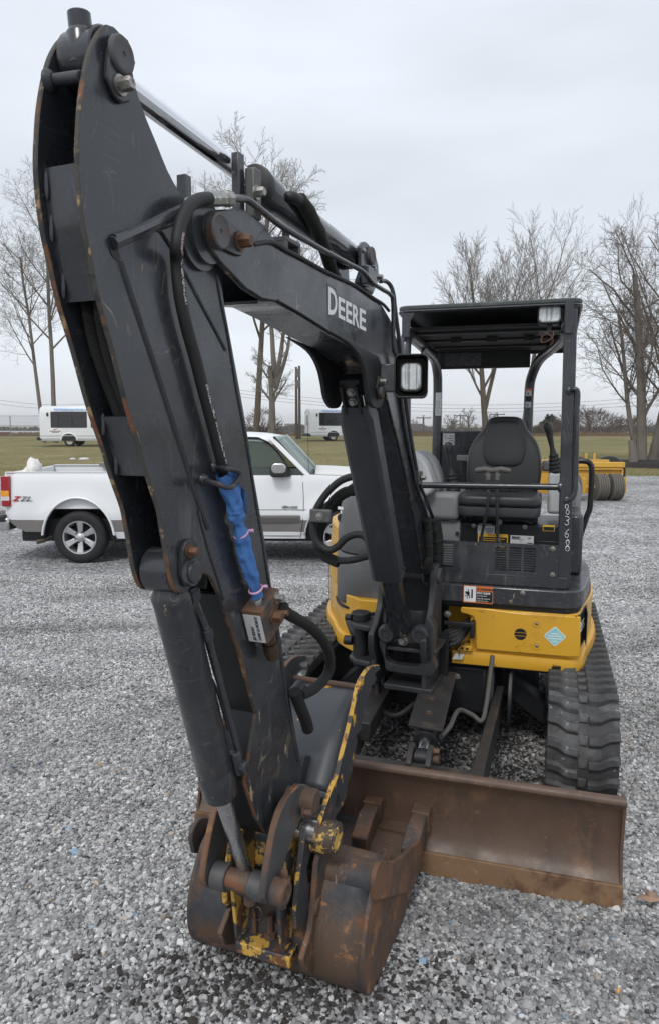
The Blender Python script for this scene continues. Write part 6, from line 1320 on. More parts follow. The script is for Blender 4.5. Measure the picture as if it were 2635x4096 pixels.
# rain visor over the door glass
mb = MB(); mb.tube([TW(*q) for q in ((-1.30, .16, 1.785), (-1.0, .16, 1.775), (-.85, .15, 1.71), (-.71, .13, 1.58), (-.63, .10, 1.47))], .024, 6, flat=.5); tpart('rain_visor', mb, PLAST)
def wsg(u, v):
    y = .22 + 1.51 * u; c = (u - .5) * 2; bow = (1 - c * c); xt, xb = XA + .03 + .15 * bow, -.30 + .17 * bow; return TW(xt + (xb - xt) * v, y, 1.775 + (1 - .6 * c * c) * .035 - (.545 - .0) * v)
mb = MB(); mb.grid(wsg, list(np.linspace(0, 1, 11)), list(np.linspace(0, 1, 6))); WS = tpart('windshield', mb, WSG)
mb = MB(); mb.tube([wsg(0, v) + Vector((-.0, -.02, 0)) for v in np.linspace(0, 1, 6)] + [wsg(u, 1.0) for u in np.linspace(.05, 1, 8)], .018, 6); tpart('windshield_seal', mb, PLAST, WS)
tbox('cowl', -.33, -.12, .12, 1.83, 1.20, 1.262, PLAST, bevel=.01)
for (u0, u1) in ((.08, .42), (.5, .85)): mb = MB(); mb.tube([TW(-.16, .22 + 1.5 * u1, 1.275), TW(-.24, .22 + 1.5 * (u0 * .6 + u1 * .4), 1.31), TW(-.22, .22 + 1.5 * u0, 1.305)], .009, 6); tpart('wiper', mb, PLAST, WS)
mb = MB(); mb.tube([TW(-.29, .10, 1.25), TW(-.30, .10, 2.0)], .0035, 5); tpart('antenna', mb, DARK)
tbox('dashboard', -.75, -.25, .12, 1.83, 1.0, 1.24, mat('dash_grey', (.16, .16, .155), .7), bevel=.04)
for y0 in (.25, 1.10): tbox('cab_seat', -1.45, -1.25, y0, y0 + .55, .7, 1.50, mat('seat_cloth', (.10, .10, .10), .9) if y0 < 1 else MATS['seat_cloth'], bevel=.06)
tbox('cab_floor', -2.4, -.2, .12, 1.83, .6, .7, DARK); tbox('cab_back', -2.42, -2.36, .1, 1.85, .6, 1.27, TRW); mb = MB(); mb.add([TW(-2.40, .3, 1.28), TW(-2.40, 1.65, 1.28), TW(-2.36, 1.6, 1.70), TW(-2.36, .35, 1.70)], [(0, 1, 2, 3)]); tpart('rear_glass', mb, GLASS)
# hood, nose
def hz(x, y): c = (y - .975) / .9; return upper(x) + .05 * (1 - c * c) + (.02 if x < .5 else 0)
mb = MB(); mb.grid(lambda x, y: TW(x, y, hz(x, y) - (.012 if abs(y - .975) > .85 else 0)), list(np.linspace(-.20, 1.22, 14)), list(np.linspace(.10, 1.85, 13))); tpart('hood', mb, mat('hood_paint', (.60, .60, .59), .5, var=.1, vscale=5), solid=.02)
tbox('nose', 1.05, 1.30, .15, 1.80, .45, 1.10, CHR, bevel=.05)
# door cut lines, moulding, mirror, badges
def yb(x, z): return bulge(x, z)
def groove(name, pts): mb = MB(); mb.tube([TW(x, yb(x, z) - .0005, z) for x, z in pts], .0045, 6); tpart(name, mb, DARK, BODY)
gp = [e2(*q) for q in ((790, 890), (800, 1000), (806, 1150), (805, 1250), (795, 1380), (780, 1480), (768, 1555))]; groove('door_gap', gp); groove('door_gap', [(-1.33, 1.25), (-1.34, .9), (-1.33, .40)]); groove('door_gap', [(-1.33, .41), (-.9, .40), (-.42, .40)]); groove('bed_gap', [(-2.475, 1.25), (-2.475, .8), (-2.475, .40)])
groove('body_crease', [(x, .775) for x in np.linspace(-2.9, -.32, 14)])
mb = MB(); mb.prism(rrect(-1.28, e2(775, 0)[0], e2(0, 1378)[1], e2(0, 1308)[1], .02, 3), lambda x, z, y: TW(x, y, z), -.022, .012); MO_ = tpart('side_moulding', mb, TRG, BODY, bevel=.008); 
for k in range(3): tbox('moulding_groove', -1.27, e2(765, 0)[0], -.0235, -.02, .622 + .018 * k, .630 + .018 * k, PLAST, MO_, bevel=0)
mx0, mz0 = e2(575, 845)
mb = MB(); R1 = rrect(-.145, .085, -.09, .095, .06, 5); mb.prism(R1, lambda x, z, y: TW(mx0 + x, y, mz0 + z), -.17, -.02, taper=[(x * 1.0, z * .95) for x, z in R1]); MIR = tpart('mirror', mb, PLAST, bevel=.02)
mb = MB(); R2 = rrect(-.118, .078, -.045, .095, .06, 5); mb.prism(R2, lambda x, z, y: TW(mx0 + x, y, mz0 + z + .012), -.195, -.165, taper=R2); tpart('mirror_cap', mb, CHR, MIR, bevel=.02, seg=3)
mb = MB(); mb.hexa([TW(mx0 + a, b, mz0 + c) for a, b, c in ((.03, -.10, -.09), (.145, .02, -.085), (.145, .07, -.085), (.0, .07, -.085), (.03, -.10, .05), (.06, .06, .12), (.06, .08, .12), (.0, .08, .1))]); tpart('mirror_base', mb, PLAST, MIR, bevel=.01)
bx0, bz0 = e1(95, 1105); h_ = .066
Zr = text('badge', 'Z', mat('red_paint', (.42, .02, .03), .4), BODY, TW(bx0, -.004, bz0), (1, 0, 0), UP, h_, .004, shear=.45, font_w=1.35, bold=.004)
text('badge', '71', mat('silver_paint', (.30, .31, .32), .4, .4), BODY, TW(bx0 + .10, -.004, bz0), (1, 0, 0), UP, h_, .004, shear=.45, font_w=1.5, bold=.003)
text('badge', 'OFF ROAD', mat('badge_dark', (.05, .05, .05)), BODY, TW(bx0 + .115, -.008, bz0 - .004), (1, 0, 0), UP, .018, .004, font_w=1.35)
bx1, bz1 = e2(650, 1238); text('badge', '1500', TRG, BODY, TW(bx1, -.005, bz1), (1, 0, 0), UP, .032, .006, font_w=1.45, bold=.001)
mb = MB(); xc, zc = e2(617, 1225); mb.prism([(xc - .045, zc - .01), (xc - .02, zc - .01), (xc - .014, zc - .02), (xc + .014, zc - .02), (xc + .02, zc - .01), (xc + .05, zc - .01), (xc + .045, zc + .012), (xc + .02, zc + .012), (xc + .014, zc + .02), (xc - .014, zc + .02), (xc - .02, zc + .012), (xc - .04, zc + .012)], lambda x, z, y: TW(x, y, z), -.012, -.002); tpart('emblem', mb, TRG, BODY)
# crumpled white bag in the bed
mb = MB(); random.seed(3); bm = bmesh.new(); bmesh.ops.create_icosphere(bm, subdivisions=4, radius=1)
Vb = []; 
for v in bm.verts:
    p = v.co; f = 1 + .35 * mnoise.noise(p * 1.8) + .14 * mnoise.noise(p * 5) + .05 * mnoise.noise(p * 13); Vb.append(TW(-4.30 + p.x * .17 * f, .45 + p.y * .22 * f, 1.10 + p.z * .30 * f + (.07 * max(0, p.z) if p.x > -.2 and p.x < .4 else 0)))
mb.add(Vb, [tuple(v.index for v in f.verts) for f in bm.faces], 0, True); bm.free()
bag = obj('plastic_bag', mb, mat('white_bag', (.70, .69, .66), .45, var=.12, vscale=14, bump=.4, bscale=30), origin=TW(-4.30, .45, .80), ang=180); tag(bag, 'crumpled white plastic bag showing above the pickup bed', 'bag')

# ================================================================ shuttle buses
BUSW = mat('bus_white', (.70, .715, .735), .35, var=.05, vscale=1.5, layers=[((.5, .5, .5), 2.5, .64, .2)])
BUSL = mat('bus_grey_skirt', (.42, .43, .44), .5)
BLT = mat('blue_lettering', (.09, .33, .68), .5)
def bus(name, loc, rz, label):
    B = thing(name, label, 'bus', loc, rz, 'white shuttle buses parked on the grass'); M_ = Matrix.Translation(Vector(loc)) @ Matrix.Rotation(rz, 4, 'Z')
    def G(x, y, z): return M_ @ Vector((x, y, z))
    L_, Wd = 6.6, 2.35
    sec = [(0.0, .55), (-.005, .95), (.0, 1.6), (.03, 2.2), (.09, 2.55), (.19, 2.72), (.45, 2.80), (Wd / 2, 2.84)]
    sec = sec + [(Wd - y, z) for y, z in sec[-2::-1]]
    mb = MB(); V = []; xs_ = [(0.0, .10), (.05, .035), (.14, .0), (5.0, 0), (5.2, .02)]
    for x, ins in xs_:
        for y, z in sec: V.append(G(x, Wd / 2 + (y - Wd / 2) * (1 - ins * .8), .55 + (z - .55) * (1 - ins * .5)))
    n = len(sec); mb.add(V, [(q * n + i, q * n + i + 1, (q + 1) * n + i + 1, (q + 1) * n + i) for q in range(len(xs_) - 1) for i in range(n - 1)] + [tuple(range(n)), tuple(range((len(xs_) - 1) * n, len(xs_) * n))], 0, True)
    BO = obj('body', mb, BUSW, B, ang=28)
    mb = MB(); mb.hexa([G(*p) for p in ((5.2, .2, .5), (6.6, .35, .5), (6.6, 2.0, .5), (5.2, 2.15, .5), (5.2, .2, 1.5), (6.4, .35, 1.2), (6.4, 2.0, 1.2), (5.2, 2.15, 1.5))]); obj('engine_hood', mb, BUSW, B, bevel=.08)
    mb = MB(); mb.hexa([G(*p) for p in ((5.15, .15, 1.4), (5.9, .25, 1.3), (5.9, 2.1, 1.3), (5.15, 2.2, 1.4), (5.15, .25, 2.3), (5.4, .35, 2.2), (5.4, 2.0, 2.2), (5.15, 2.1, 2.3))]); obj('cab', mb, BUSG, B, bevel=.05)
    def side(x0, x1, z0, z1, y=-.012, t=.02, m=BUSG, nm='window', bev=.006, par=BO):
        mb = MB(); R1 = rrect(x0, x1, z0, z1, min(.06, (z1 - z0) / 3), 3); mb.prism(R1, lambda x, z, w: G(x, w + max(0, (z - 1.6)) * .05, z), y, y + t); return obj(nm, mb, m, par, bevel=bev)
    wf = side(.82, 3.35, 1.30, 2.42, -.016, .03, PLAST, 'window_frame')
    for x0, x1 in ((.86, 1.32), (1.42, 2.28), (2.38, 3.30)):
        p_ = side(x0, x1, 1.35, 2.37, -.024, .01, BUSG, 'pane', .003, wf)
        if x1 - x0 > .6: side(x0 + .02, x1 - .02, 2.10, 2.13, -.032, .012, PLAST, 'pane_bar', 0, wf)
    side(3.6, 4.9, 1.30, 2.42, -.016, .03, BUSG, 'window')
    mb = MB(); mb.box(lambda x, y, z: G(x, y, z), .05, 5.2, -.02, .0, .72, .77); obj('rub_rail', mb, BUSL, BO, bevel=.004)
    mb = MB(); mb.box(lambda x, y, z: G(x, y, z), .12, 5.3, .02, 2.33, .38, .56); obj('skirt', mb, BUSL, BO, bevel=.03)
    mb = MB(); mb.box(lambda x, y, z: G(x, y, z), -.22, .30, .05, 2.3, .42, .66); obj('rear_bumper', mb, PLAST, B, bevel=.05)
    for xw in (2.05, 5.7):
        for y0, sgn in ((.06, -1), (Wd - .06, 1)):
            mbt = MB(); mbt.lathe([(-.24, .2), (-.24, .36), (-.2, .39), (-.04, .39), (0, .36), (0, .25), (-.03, .235)], G(xw, y0, .385), M_.to_3x3() @ Vector((0, sgn, 0)), 28, caps=False); T = obj('wheel', mbt, TYRE, B)
            lat('rim', [(-.03, .24), (-.02, .235), (-.06, .20), (-.07, .09), (.0, .08), (.01, .01)], G(xw, y0, .385), M_.to_3x3() @ Vector((0, sgn, 0)), mat('cream_rim', (.55, .53, .48), .5, var=.2, vscale=8) if 'cream_rim' not in MATS else MATS['cream_rim'], T, 20)
    mb = MB(); A = np.linspace(0, pi, 17); mb.tube([G(2.05 + .56 * math.cos(a), -.01, .42 + .50 * math.sin(a)) for a in A], .05, 8); obj('wheel_flare', mb, BUSW, BO)
    mb = MB(); mb.prism(arc(2.05, .40, .50, 0, 180, 14), lambda x, z, w: G(x, w, z), -.008, .10); obj('wheel_well', mb, DARK, BO)
    text('lettering', 'bid.thedamauctions.com', BLT, B, G(1.08, -.045 + .045, 2.52), M_.to_3x3() @ Vector((1, 0, 0)), M_.to_3x3() @ Vector((0, .35, 1)), .17, .012, font_w=1.12, bold=.004)
    # oval crest under the window
    def plate(nm, poly, y, m): mb = MB(); mb.prism(poly, lambda x, z, w: G(x, w, z), y - .012, y); return obj(nm, mb, m, BO)
    ox, oz = 1.12, 1.06; plate('crest', [(ox + .50 * math.cos(a), oz + .24 * math.sin(a)) for a in np.linspace(0, 2 * pi, 25)[:-1]], -.006, mat('crest_field', (.80, .81, .82), .5) if 'crest_field' not in MATS else MATS['crest_field'])
    dk = MATS.get('crest_ink') or mat('crest_ink', (.16, .16, .17), .6); rd = MATS.get('crest_red') or mat('crest_red', (.40, .12, .08), .6)
    plate('crest_banner', [(ox - .38, oz - .02), (ox + .38, oz - .02), (ox + .40, oz + .05), (ox + .12, oz + .03), (ox - .12, oz + .03), (ox - .40, oz + .05)], -.02, dk); plate('crest_banner', [(ox - .26, oz - .06), (ox + .26, oz - .06), (ox + .24, oz - .10), (ox - .24, oz - .10)], -.02, dk)
    plate('crest_gavel', [(ox - .14, oz + .08), (ox - .10, oz + .06), (ox + .22, oz + .18), (ox + .20, oz + .21), (ox + .06, oz + .16), (ox - .02, oz + .17)], -.02, rd)
    for z in (.88, 1.05, 1.28): plate('marker', [(4.2, z), (4.27, z), (4.27, z + .06), (4.2, z + .06)], -.006, rd) if z < .95 else None
    # rear face: tall narrow window, lamps
    mb = MB(); mb.box(lambda x, y, z: G(x, y, z), -.012, .01, .75, 1.6, 1.35, 2.2); obj('rear_window', mb, BUSG, BO, bevel=.004)
    for y in (.22, Wd - .22):
        for z in (1.1, 1.28, 1.46, 2.45): lat('tail_lamp', [(0, .06), (.02, .055)], G(-.0, y, z), M_.to_3x3() @ Vector((-1, 0, 0)), rd, BO, 12)
    mb = MB(); mb.box(lambda x, y, z: G(x, y, z), .55, .68, -.02, .0, 2.1, 2.35); obj('vent', mb, DARK, BO, bevel=.004)
    return B
p1 = atY('E1', 352, 628, 50); bus('shuttle_bus', (p1.x, 50, gz(0, 50)), rad(1), 'white shuttle bus on the grass beyond the pickup bed, a tree behind its roof')
p2 = atY('E2', 872, 545, 61); bus('shuttle_bus', (p2.x, 61, gz(0, 61)), rad(13), 'white shuttle bus beside the twin utility poles, its rear end turned into view')

# ================================================================ yellow pull-type box scraper
CR['F1'] = (2000, 1500, 635)
SY = 16.5; SG = atY('F1', 930, 1198, SY)
YS = mat('scraper_yellow', (.60, .34, .05), .5, var=.15, vscale=4, layers=[((.35, .17, .04), 5, .60, .15, 8), ((.16, .07, .03), 12, .68, .05, 8)])
SCR = thing('box_scraper', 'yellow pull-type box scraper with two pairs of ribbed tyres', 'scraper', (SG.x, SY, 0))
def SX(x): return atY('F1', x, 900, SY).x
def SZ(y): return atY('F1', 900, y, SY).z
x1 = SX(1197); x0 = x1 - 2.55
def sbox(nm, a0, a1, b0, b1, z0, z1, par=None, m=YS, bevel=.01): mb = MB(); mb.box(lambda x, y, z: Vector((x, SY + y, z)), a0, a1, b0, b1, z0, z1); return obj(nm, mb, m, par or SCR, bevel=bevel)
sbox('top_beam', x0, x1, -.08, .10, SZ(893), SZ(845)); sbox('back_wall', x0 + .05, x1 - .03, .02, .08, SZ(1150), SZ(890))
sbox('sloped_lip', x0 + .03, x1 - .02, -.05, .04, SZ(920), SZ(893), m=YS)
for xx in (x0 + .02, x1 - .05): sbox('end_plate', xx, xx + .03, -.05, 1.3, SZ(1150), SZ(880))
for x in (797, 885, 967, 1053): sbox('upright', SX(x - 9), SX(x + 9), .9, .96, SZ(845), SZ(776)); 
sbox('uprights_base', x0, x1, .85, .98, SZ(880), SZ(840))
def ribbed(xa, xb):
    xm = (xa + xb) / 2; hw = (xb - xa) / 2; R = (SZ(948) - SZ(1198)) / 2; O = Vector((xm, SY - .30, SZ(1198) + R)); pr = [(-hw, R * .5), (-hw, R * .85), (-hw * .92, R * .95)]
    for k in range(5):
        c = -hw * .8 + k * hw * .4; pr += [(c - hw * .13, R), (c + hw * .13, R), (c + hw * .15, R * .93), (c + hw * .25, R * .93)]
    pr += [(hw * .92, R * .95), (hw, R * .85), (hw, R * .5)]
    T = lat('tyre', pr, O, Vector((1, 0, 0)), mat('dusty_tyre', (.12, .11, .095), .9, var=.3, vscale=10, bump=.5, bscale=40) if 'dusty_tyre' not in MATS else MATS['dusty_tyre'], SCR, 40)
    lat('wheel_hub', [(-hw * .8, R * .5), (hw * .8, R * .5)], O, Vector((1, 0, 0)), YS, T, 20); return O, R
for xa, xb in ((876, 980), (1016, 1122), (473, 577), (613, 717)): O, R = ribbed(SX(xa), SX(xb))
sbox('axle', x0 + .2, x1 - .05, -.34, -.26, O.z - .03, O.z + .03); 
for x in (745, 1130): sbox('axle_arm', SX(x), SX(x + 42), -.35, .05, O.z - .15, SZ(985))
pipe('hydraulic_line', [Vector((SX(1160), SY - .1, SZ(950))), Vector((SX(1158), SY - .14, SZ(1040))), Vector((SX(1150), SY - .14, SZ(1110))), Vector((SX(1180), SY - .1, SZ(1130)))], .02, YS, SCR, 8, 5)
mb = MB(); c = Vector((SX(1205), SY - .02, SZ(1000))); mb.tube([c + Vector((.03 * math.cos(a), 0, .05 * math.sin(a))) for a in np.linspace(-pi / 2, pi / 2, 9)], .008, 6); obj('lift_loop', mb, DARK, SCR)
sbox('drawbar', (x0 + x1) / 2 - .08, (x0 + x1) / 2 + .08, .95, 3.6, .42, .55)
lat('hitch_foot', [(0, .12), (.02, .12), (.02, .05), (.46, .05)], Vector(((x0 + x1) / 2, SY + 3.4, gz(3, SY + 3.4))), UP, YS, SCR, 14)
# two worn tyres lying in the yard behind the scraper
for i, (x, lb) in enumerate(((1060, 'black tyre standing on the gravel behind the box scraper uprights'), (735, 'black tyre behind the box scraper, next to the excavator canopy post'))):
    Yq = 19.5; zt_ = atY('F1', x, 785, Yq).z; g = gz(5, Yq) + .004; R = (zt_ - g) / 2; O = Vector((atY('F1', x, 800, Yq).x, Yq, g + R))
    mb = MB(); mb.lathe([(-.14, R * .55), (-.15, R * .8), (-.12, R * .97), (-.05, R), (.05, R), (.12, R * .97), (.15, R * .8), (.14, R * .55), (.1, R * .5), (-.1, R * .5), (-.14, R * .55)], O, Vector((.35, 1, 0)), 32); o = obj('loose_tyre', mb, TYRE, origin=(O.x, O.y, g)); tag(o, lb, 'tyre')
# ================================================================ bare trees
def barkm(name, c, dk): return mat(name, c, .9, var=.35, vscale=3, bump=.6, bscale=18, spec=.15, stretch=(1, 1, .25), layers=[(dk, 4, .52, .15, 8, (1, 1, .2))])
BARK = barkm('bark_brown', (.11, .09, .07), (.06, .048, .04)); BARKG = barkm('bark_grey', (.17, .15, .13), (.085, .074, .066)); TWIG = mat('twigs', (.13, .11, .095), .9, spec=.1); TWIGG = mat('pale_twigs', (.21, .195, .18), .9, spec=.1)
def grow(rng, P, D, L, r, lev, maxlev, out, sty):
    k = 7 if lev == 0 else (5 if lev < 3 else 3); pts = [P.copy()]; rs = [r]; d = D.normalized(); p = P.copy()
    up = sty['up'][min(lev, len(sty['up']) - 1)]; wig = sty['wig'] * (.35 if lev == 0 else 1); tip = .45 if lev == 0 else (.35 if lev < maxlev else .5)
    for i in range(k):
        d = (d + Vector((rng.gauss(0, wig), rng.gauss(0, wig), rng.gauss(0, wig))) + Vector((0, 0, up))).normalized(); p = p + d * (L / k); pts.append(p.copy()); rs.append(r * (1 - (1 - tip) * (i + 1) / k))
    out.append((lev, pts, rs))
    if lev >= maxlev: return
    nch = sty['n'][lev]; f0 = sty['f0'] if lev == 0 else .18; az = rng.uniform(0, 6.28)
    for c in range(nch):
        f = f0 + (1 - f0) * ((c + rng.uniform(.1, .9)) / nch); x = f * k; i = min(int(x), k - 1); q = pts[i].lerp(pts[i + 1], x - i); rr_ = rs[i] + (rs[i + 1] - rs[i]) * (x - i)
        dd = (pts[i + 1] - pts[i]).normalized(); az += 2.4 + rng.uniform(-.6, .6)
        ref = Vector((0, 0, 1)) if abs(dd.z) < .95 else Vector((1, 0, 0)); a = dd.cross(ref).normalized(); b = dd.cross(a); sp_ = rad(sty['ang'][lev] + rng.uniform(-14, 14))
        nd = dd * math.cos(sp_) + (a * math.cos(az) + b * math.sin(az)) * math.sin(sp_)
        ln = L * sty['len'][lev] * (1.15 - .55 * f if lev == 0 else 1.1 - .5 * f) * rng.uniform(.75, 1.2)
        grow(rng, q, nd, ln, max(min(rr_ * .62, rr_ * sty['rad'][lev]), sty['rmin']), lev + 1, maxlev, out, sty)
def tree(name, label, loc, stems, sty, maxlev, seed, bark=BARK, twig=TWIG, cat='tree', group=None):
    """stems: list of (lean vector, length, radius, offset)"""
    rng = random.Random(seed); out = []
    for lean, L, r, off in stems: grow(rng, Vector(loc) + Vector(off) - Vector((0, 0, .15)), Vector(lean), L, r, 0, maxlev, out, sty)
    T = thing(name, label, cat, loc, 0, group); a = MB(); b = MB()
    for lev, pts, rs in out:
        (a if lev <= 1 else b).tube(pts, rs, 10 if lev == 0 else (6 if lev == 1 else (4 if lev == 2 else 3)), caps=False)
    obj('trunk', a, bark, T, ang=80); obj('crown', b, twig, T, ang=80); return T
R_ = dict(n=[11, 8, 8, 5], f0=.35, ang=[46, 42, 40, 38], len=[.55, .55, .5, .5], rad=[.5, .45, .5, .6], rmin=.010, up=[.05, .07, .05, .03], wig=.09)
def gp(c, x, y, Y): p = atY(c, x, y, Y); return (p.x, Y, gz(p.x, Y))
# right: big multi-stem tree in a mulch bed
S6 = dict(R_, n=[11, 8, 7, 5], f0=.22, ang=[44, 46, 44, 42], len=[.50, .55, .5, .48], rmin=.0065, up=[.03, .045, .03, .02], wig=.12, rad=[.42, .42, .5, .6])
L6 = gp('F1', 1375, 850, 30.8)
tree('bare_tree', 'big bare multi-stemmed tree rising from a black mulch bed by the box scraper', L6, [((-.01, 0, 1), 8.2, .23, (0, 0, 0)), ((-.20, .1, 1), 6.6, .12, (-.14, .1, 0)), ((.12, -.1, 1), 8.6, .20, (.38, 0, 0)), ((.26, .1, 1), 7.6, .16, (.66, .1, 0))], S6, 4, 11, BARKG, TWIG)
# behind the canopy: vase-shaped tree
S4 = dict(R_, n=[9, 9, 8, 5], f0=.30, ang=[34, 32, 30, 30], len=[.72, .62, .5, .45], rmin=.016, up=[.02, .08, .08, .05], wig=.06)
L4 = gp('U', 1135, 1000, 72)
tree('bare_tree', 'bare vase-shaped tree seen above and through the excavator canopy', L4, [((-.04, 0, 1), 12.5, .33, (0, 0, 0)), ((.24, 0, 1), 11.0, .22, (-.11, 0, 3.0))], S4, 4, 5, BARK, TWIGG)
L5 = gp('U', 1222, 1000, 80)
tree('bare_tree', 'slender bare tree just outside the rear canopy post', L5, [((.10, 0, 1), 15.5, .30, (0, 0, 0))], dict(S4, n=[8, 7, 7, 4], f0=.4), 4, 8, BARK, TWIGG)
# centre: tall tree and pale pruned neighbour between the arm and the boom
L2 = gp('E2', 305, 450, 57)
tree('bare_tree', 'tall dark-trunked bare tree between the excavator arm and boom', L2, [((.07, 0, 1), 18.5, .27, (0, 0, 0))], dict(R_, f0=.42, n=[12, 9, 8, 5], len=[.42, .6, .5, .5], rmin=.014, ang=[42, 40, 38, 36]), 4, 21, BARK, TWIGG)
L3 = gp('E2', 480, 460, 54)
tree('bare_tree', 'pale-barked bare tree with a pruned forked trunk beside the utility poles', L3, [((.08, 0, 1), 6.0, .32, (0, 0, 0)), ((-.10, 0, 1), 8.5, .22, (.36, 0, 4.5)), ((.42, 0, 1), 6.5, .17, (.33, 0, 4.3)), ((.16, .1, 1), 8.0, .19, (.38, 0, 4.8))], dict(R_, f0=.45, n=[7, 7, 7, 4], len=[.45, .55, .5, .5], rmin=.010), 4, 33, BARKG, TWIGG)
L2b = gp('U', 455, 1000, 66)
tree('bare_tree', 'bare tree whose twigs show above the arm joint', L2b, [((.02, 0, 1), 21, .28, (0, 0, 0))], dict(R_, f0=.5, n=[10, 8, 7, 4], rmin=.014, len=[.30, .6, .5, .5], ang=[35, 38, 38, 36]), 4, 44, BARK, TWIGG)
# left: twin-trunk tree behind the first bus
L1 = gp('E1', 392, 560, 57)
tree('bare_tree', 'tall twin-trunk bare tree behind the shuttle bus roof', L1, [((-.05, 0, 1), 14.5, .16, (.0, 0, 0)), ((-.05, .05, 1), 18.0, .20, (.85, .1, 0))], dict(R_, f0=.40, n=[12, 8, 7, 5], len=[.42, .58, .52, .5], rmin=.010, ang=[44, 44, 42, 40], wig=.06, up=[.10, .06, .03, .0]), 4, 17, BARKG, TWIGG)
# tree at the right edge
tree('bare_tree', 'bare tree standing behind the big multi-stemmed one', gp('U', 1560, 1000, 47), [((-.02, 0, 1), 10.5, .24, (0, 0, 0))], dict(S4, rmin=.009), 4, 61, BARK, TWIG)
# mulch bed, stump, white post and bare stump
def mulch():
    mb = MB(); n = 48; cx_, cy_ = L6[0] + .6, 29.6; V = [(cx_, cy_, gz(cx_, cy_) + .16)]
    for ring, h in ((.5, .14), (.85, .10), (1.0, -.06)):
        for i in range(n): a = 2 * pi * i / n; rx = 3.6 * ring * (1 + .08 * mnoise.noise((math.cos(a) * 2, math.sin(a) * 2, ring))); ry = 2.6 * ring; V.append((cx_ + rx * math.cos(a), cy_ + ry * math.sin(a), gz(cx_, cy_ + ry * math.sin(a)) + h + .03 * mnoise.noise((i * 1.3, ring * 9, 0))))
    F = [(0, 1 + i, 1 + (i + 1) % n) for i in range(n)] + [(1 + q * n + i, 1 + (q + 1) * n + i, 1 + (q + 1) * n + (i + 1) % n, 1 + q * n + (i + 1) % n) for q in range(2) for i in range(n)]
    mb.add(V, F); o = obj('mulch_bed', mb, mat('black_mulch', (.014, .011, .010), .95, var=.5, vscale=20, bump=1, bscale=40)); o['kind'] = 'structure'
mulch()
P = gp('F1', 1282, 845, 29.3); mb = MB(); mb.tube([Vector(P) + Vector(q) for q in ((.05, 0, 0), (.0, 0, .5), (-.06, .02, 1.02))], [.19, .16, .14], 10); o = obj('tree_stump', mb, BARKG, origin=P); tag(o, 'short cut stump leaning beside the big multi-stemmed tree', 'stump')
P = gp('F1', 1515, 742, 33); mb = MB(); mb.lathe([(0, .20), (.02, .24), (.55, .26), (.9, .24), (1.0, .12), (1.02, .02)], P, UP, 18); o = obj('white_drum', mb, DWHITE, origin=P); tag(o, 'white drum standing behind the mulch bed', 'drum')

# ================================================================ far field edge
def shrub(name, label, loc, w, h, c, seed, n=420, group=None, cat='bush', leafy=False, lk=1.0):
    rng = random.Random(seed); T = thing(name, label, cat, loc, 0, group); a = MB(); b = MB(); loc = Vector(loc)
    for i in range(9 if not leafy else 1):
        an = rng.uniform(0, 6.28); d = Vector((math.cos(an) * .5, math.sin(an) * .5, 1)) if not leafy else Vector((0, 0, 1)); L = h * rng.uniform(.6, .85); a.tube([loc + Vector((0, 0, -.1)), loc + d * L * .5 + Vector((rng.gauss(0, .2), 0, 0)), loc + d * L], [.09 if not leafy else .16, .05, .02], 5, caps=False)
    V = []; F = []
    for i in range(n):
        u = rng.uniform(-1, 1); an = rng.uniform(0, 6.28); q = rng.uniform(.05, 1) ** .5; zz = rng.uniform(.05, 1); prof = math.sqrt(max(0, 1 - (zz - .35) ** 2 / .45)) if not leafy else max(.08, 1 - zz) * 1.05
        p = loc + Vector((math.cos(an) * w / 2 * q * prof, math.sin(an) * w / 2 * q * prof, zz * h + .12 * h * mnoise.noise((math.cos(an) * 2, math.sin(an) * 2, seed))))
        if leafy:
            s = .24 * lk * rng.uniform(.6, 1.3); d1 = Vector((rng.gauss(0, 1), rng.gauss(0, 1), rng.gauss(0, .5))).normalized() * s; d2 = Vector((rng.gauss(0, 1), rng.gauss(0, 1), rng.gauss(0, 1))).normalized() * s * .6; k = len(V); V += [p, p + d1, p + d1 * .5 + d2]; F.append((k, k + 1, k + 2))
        else:
            d = Vector((math.cos(an) * .7 + rng.gauss(0, .4), math.sin(an) * .7 + rng.gauss(0, .4), rng.uniform(.5, 1.4))).normalized() * h * .22 * rng.uniform(.5, 1.2); b.tube([p, p + d * .5 + Vector((rng.gauss(0, .1), 0, 0)), p + d], [.022 * lk, .016 * lk, .008 * lk], 3, caps=False)
    if leafy: b.add(V, F)
    obj('stems', a, BARK, T); obj('crown', b, c, T, ang=80); return T
BRB = mat('brown_brush', (.095, .070, .060), .95, var=.3, vscale=1, spec=.1); EVG = mat('evergreen', (.032, .050, .028), .9, var=.4, vscale=2, spec=.2)
def far(c, x, y, Y): p = atY(c, x, y, Y); return (p.x, Y, gz(p.x, Y))
def hgt(c, y0, y1, Y): return atY(c, 0, y0, Y).z - atY(c, 0, y1, Y).z
shrub('brush_clump', 'wide clump of brown brush on the field edge right of the canopy post', far('F1', 850, 560, 118), 13.5, hgt('F1', 330, 560, 118) + .8, BRB, 1, 1500, lk=1.7)
shrub('brush_clump', 'low brown brush in front of the evergreen behind the seat', far('F1', 530, 560, 112), 9, hgt('F1', 430, 560, 112) + .6, BRB, 2, 900, lk=1.7)
shrub('evergreen_tree', 'small dark evergreen behind the seat back', far('F1', 480, 540, 125), 9.5, hgt('F1', 375, 560, 125) + .8, EVG, 3, 2600, cat='tree', leafy=True, lk=3.0)
shrub('brush_clump', 'brown brush beside the trunk of the big multi-stemmed tree', far('F1', 1240, 555, 130), 12, hgt('F1', 400, 560, 130) + .8, BRB, 4, 900, lk=1.7)
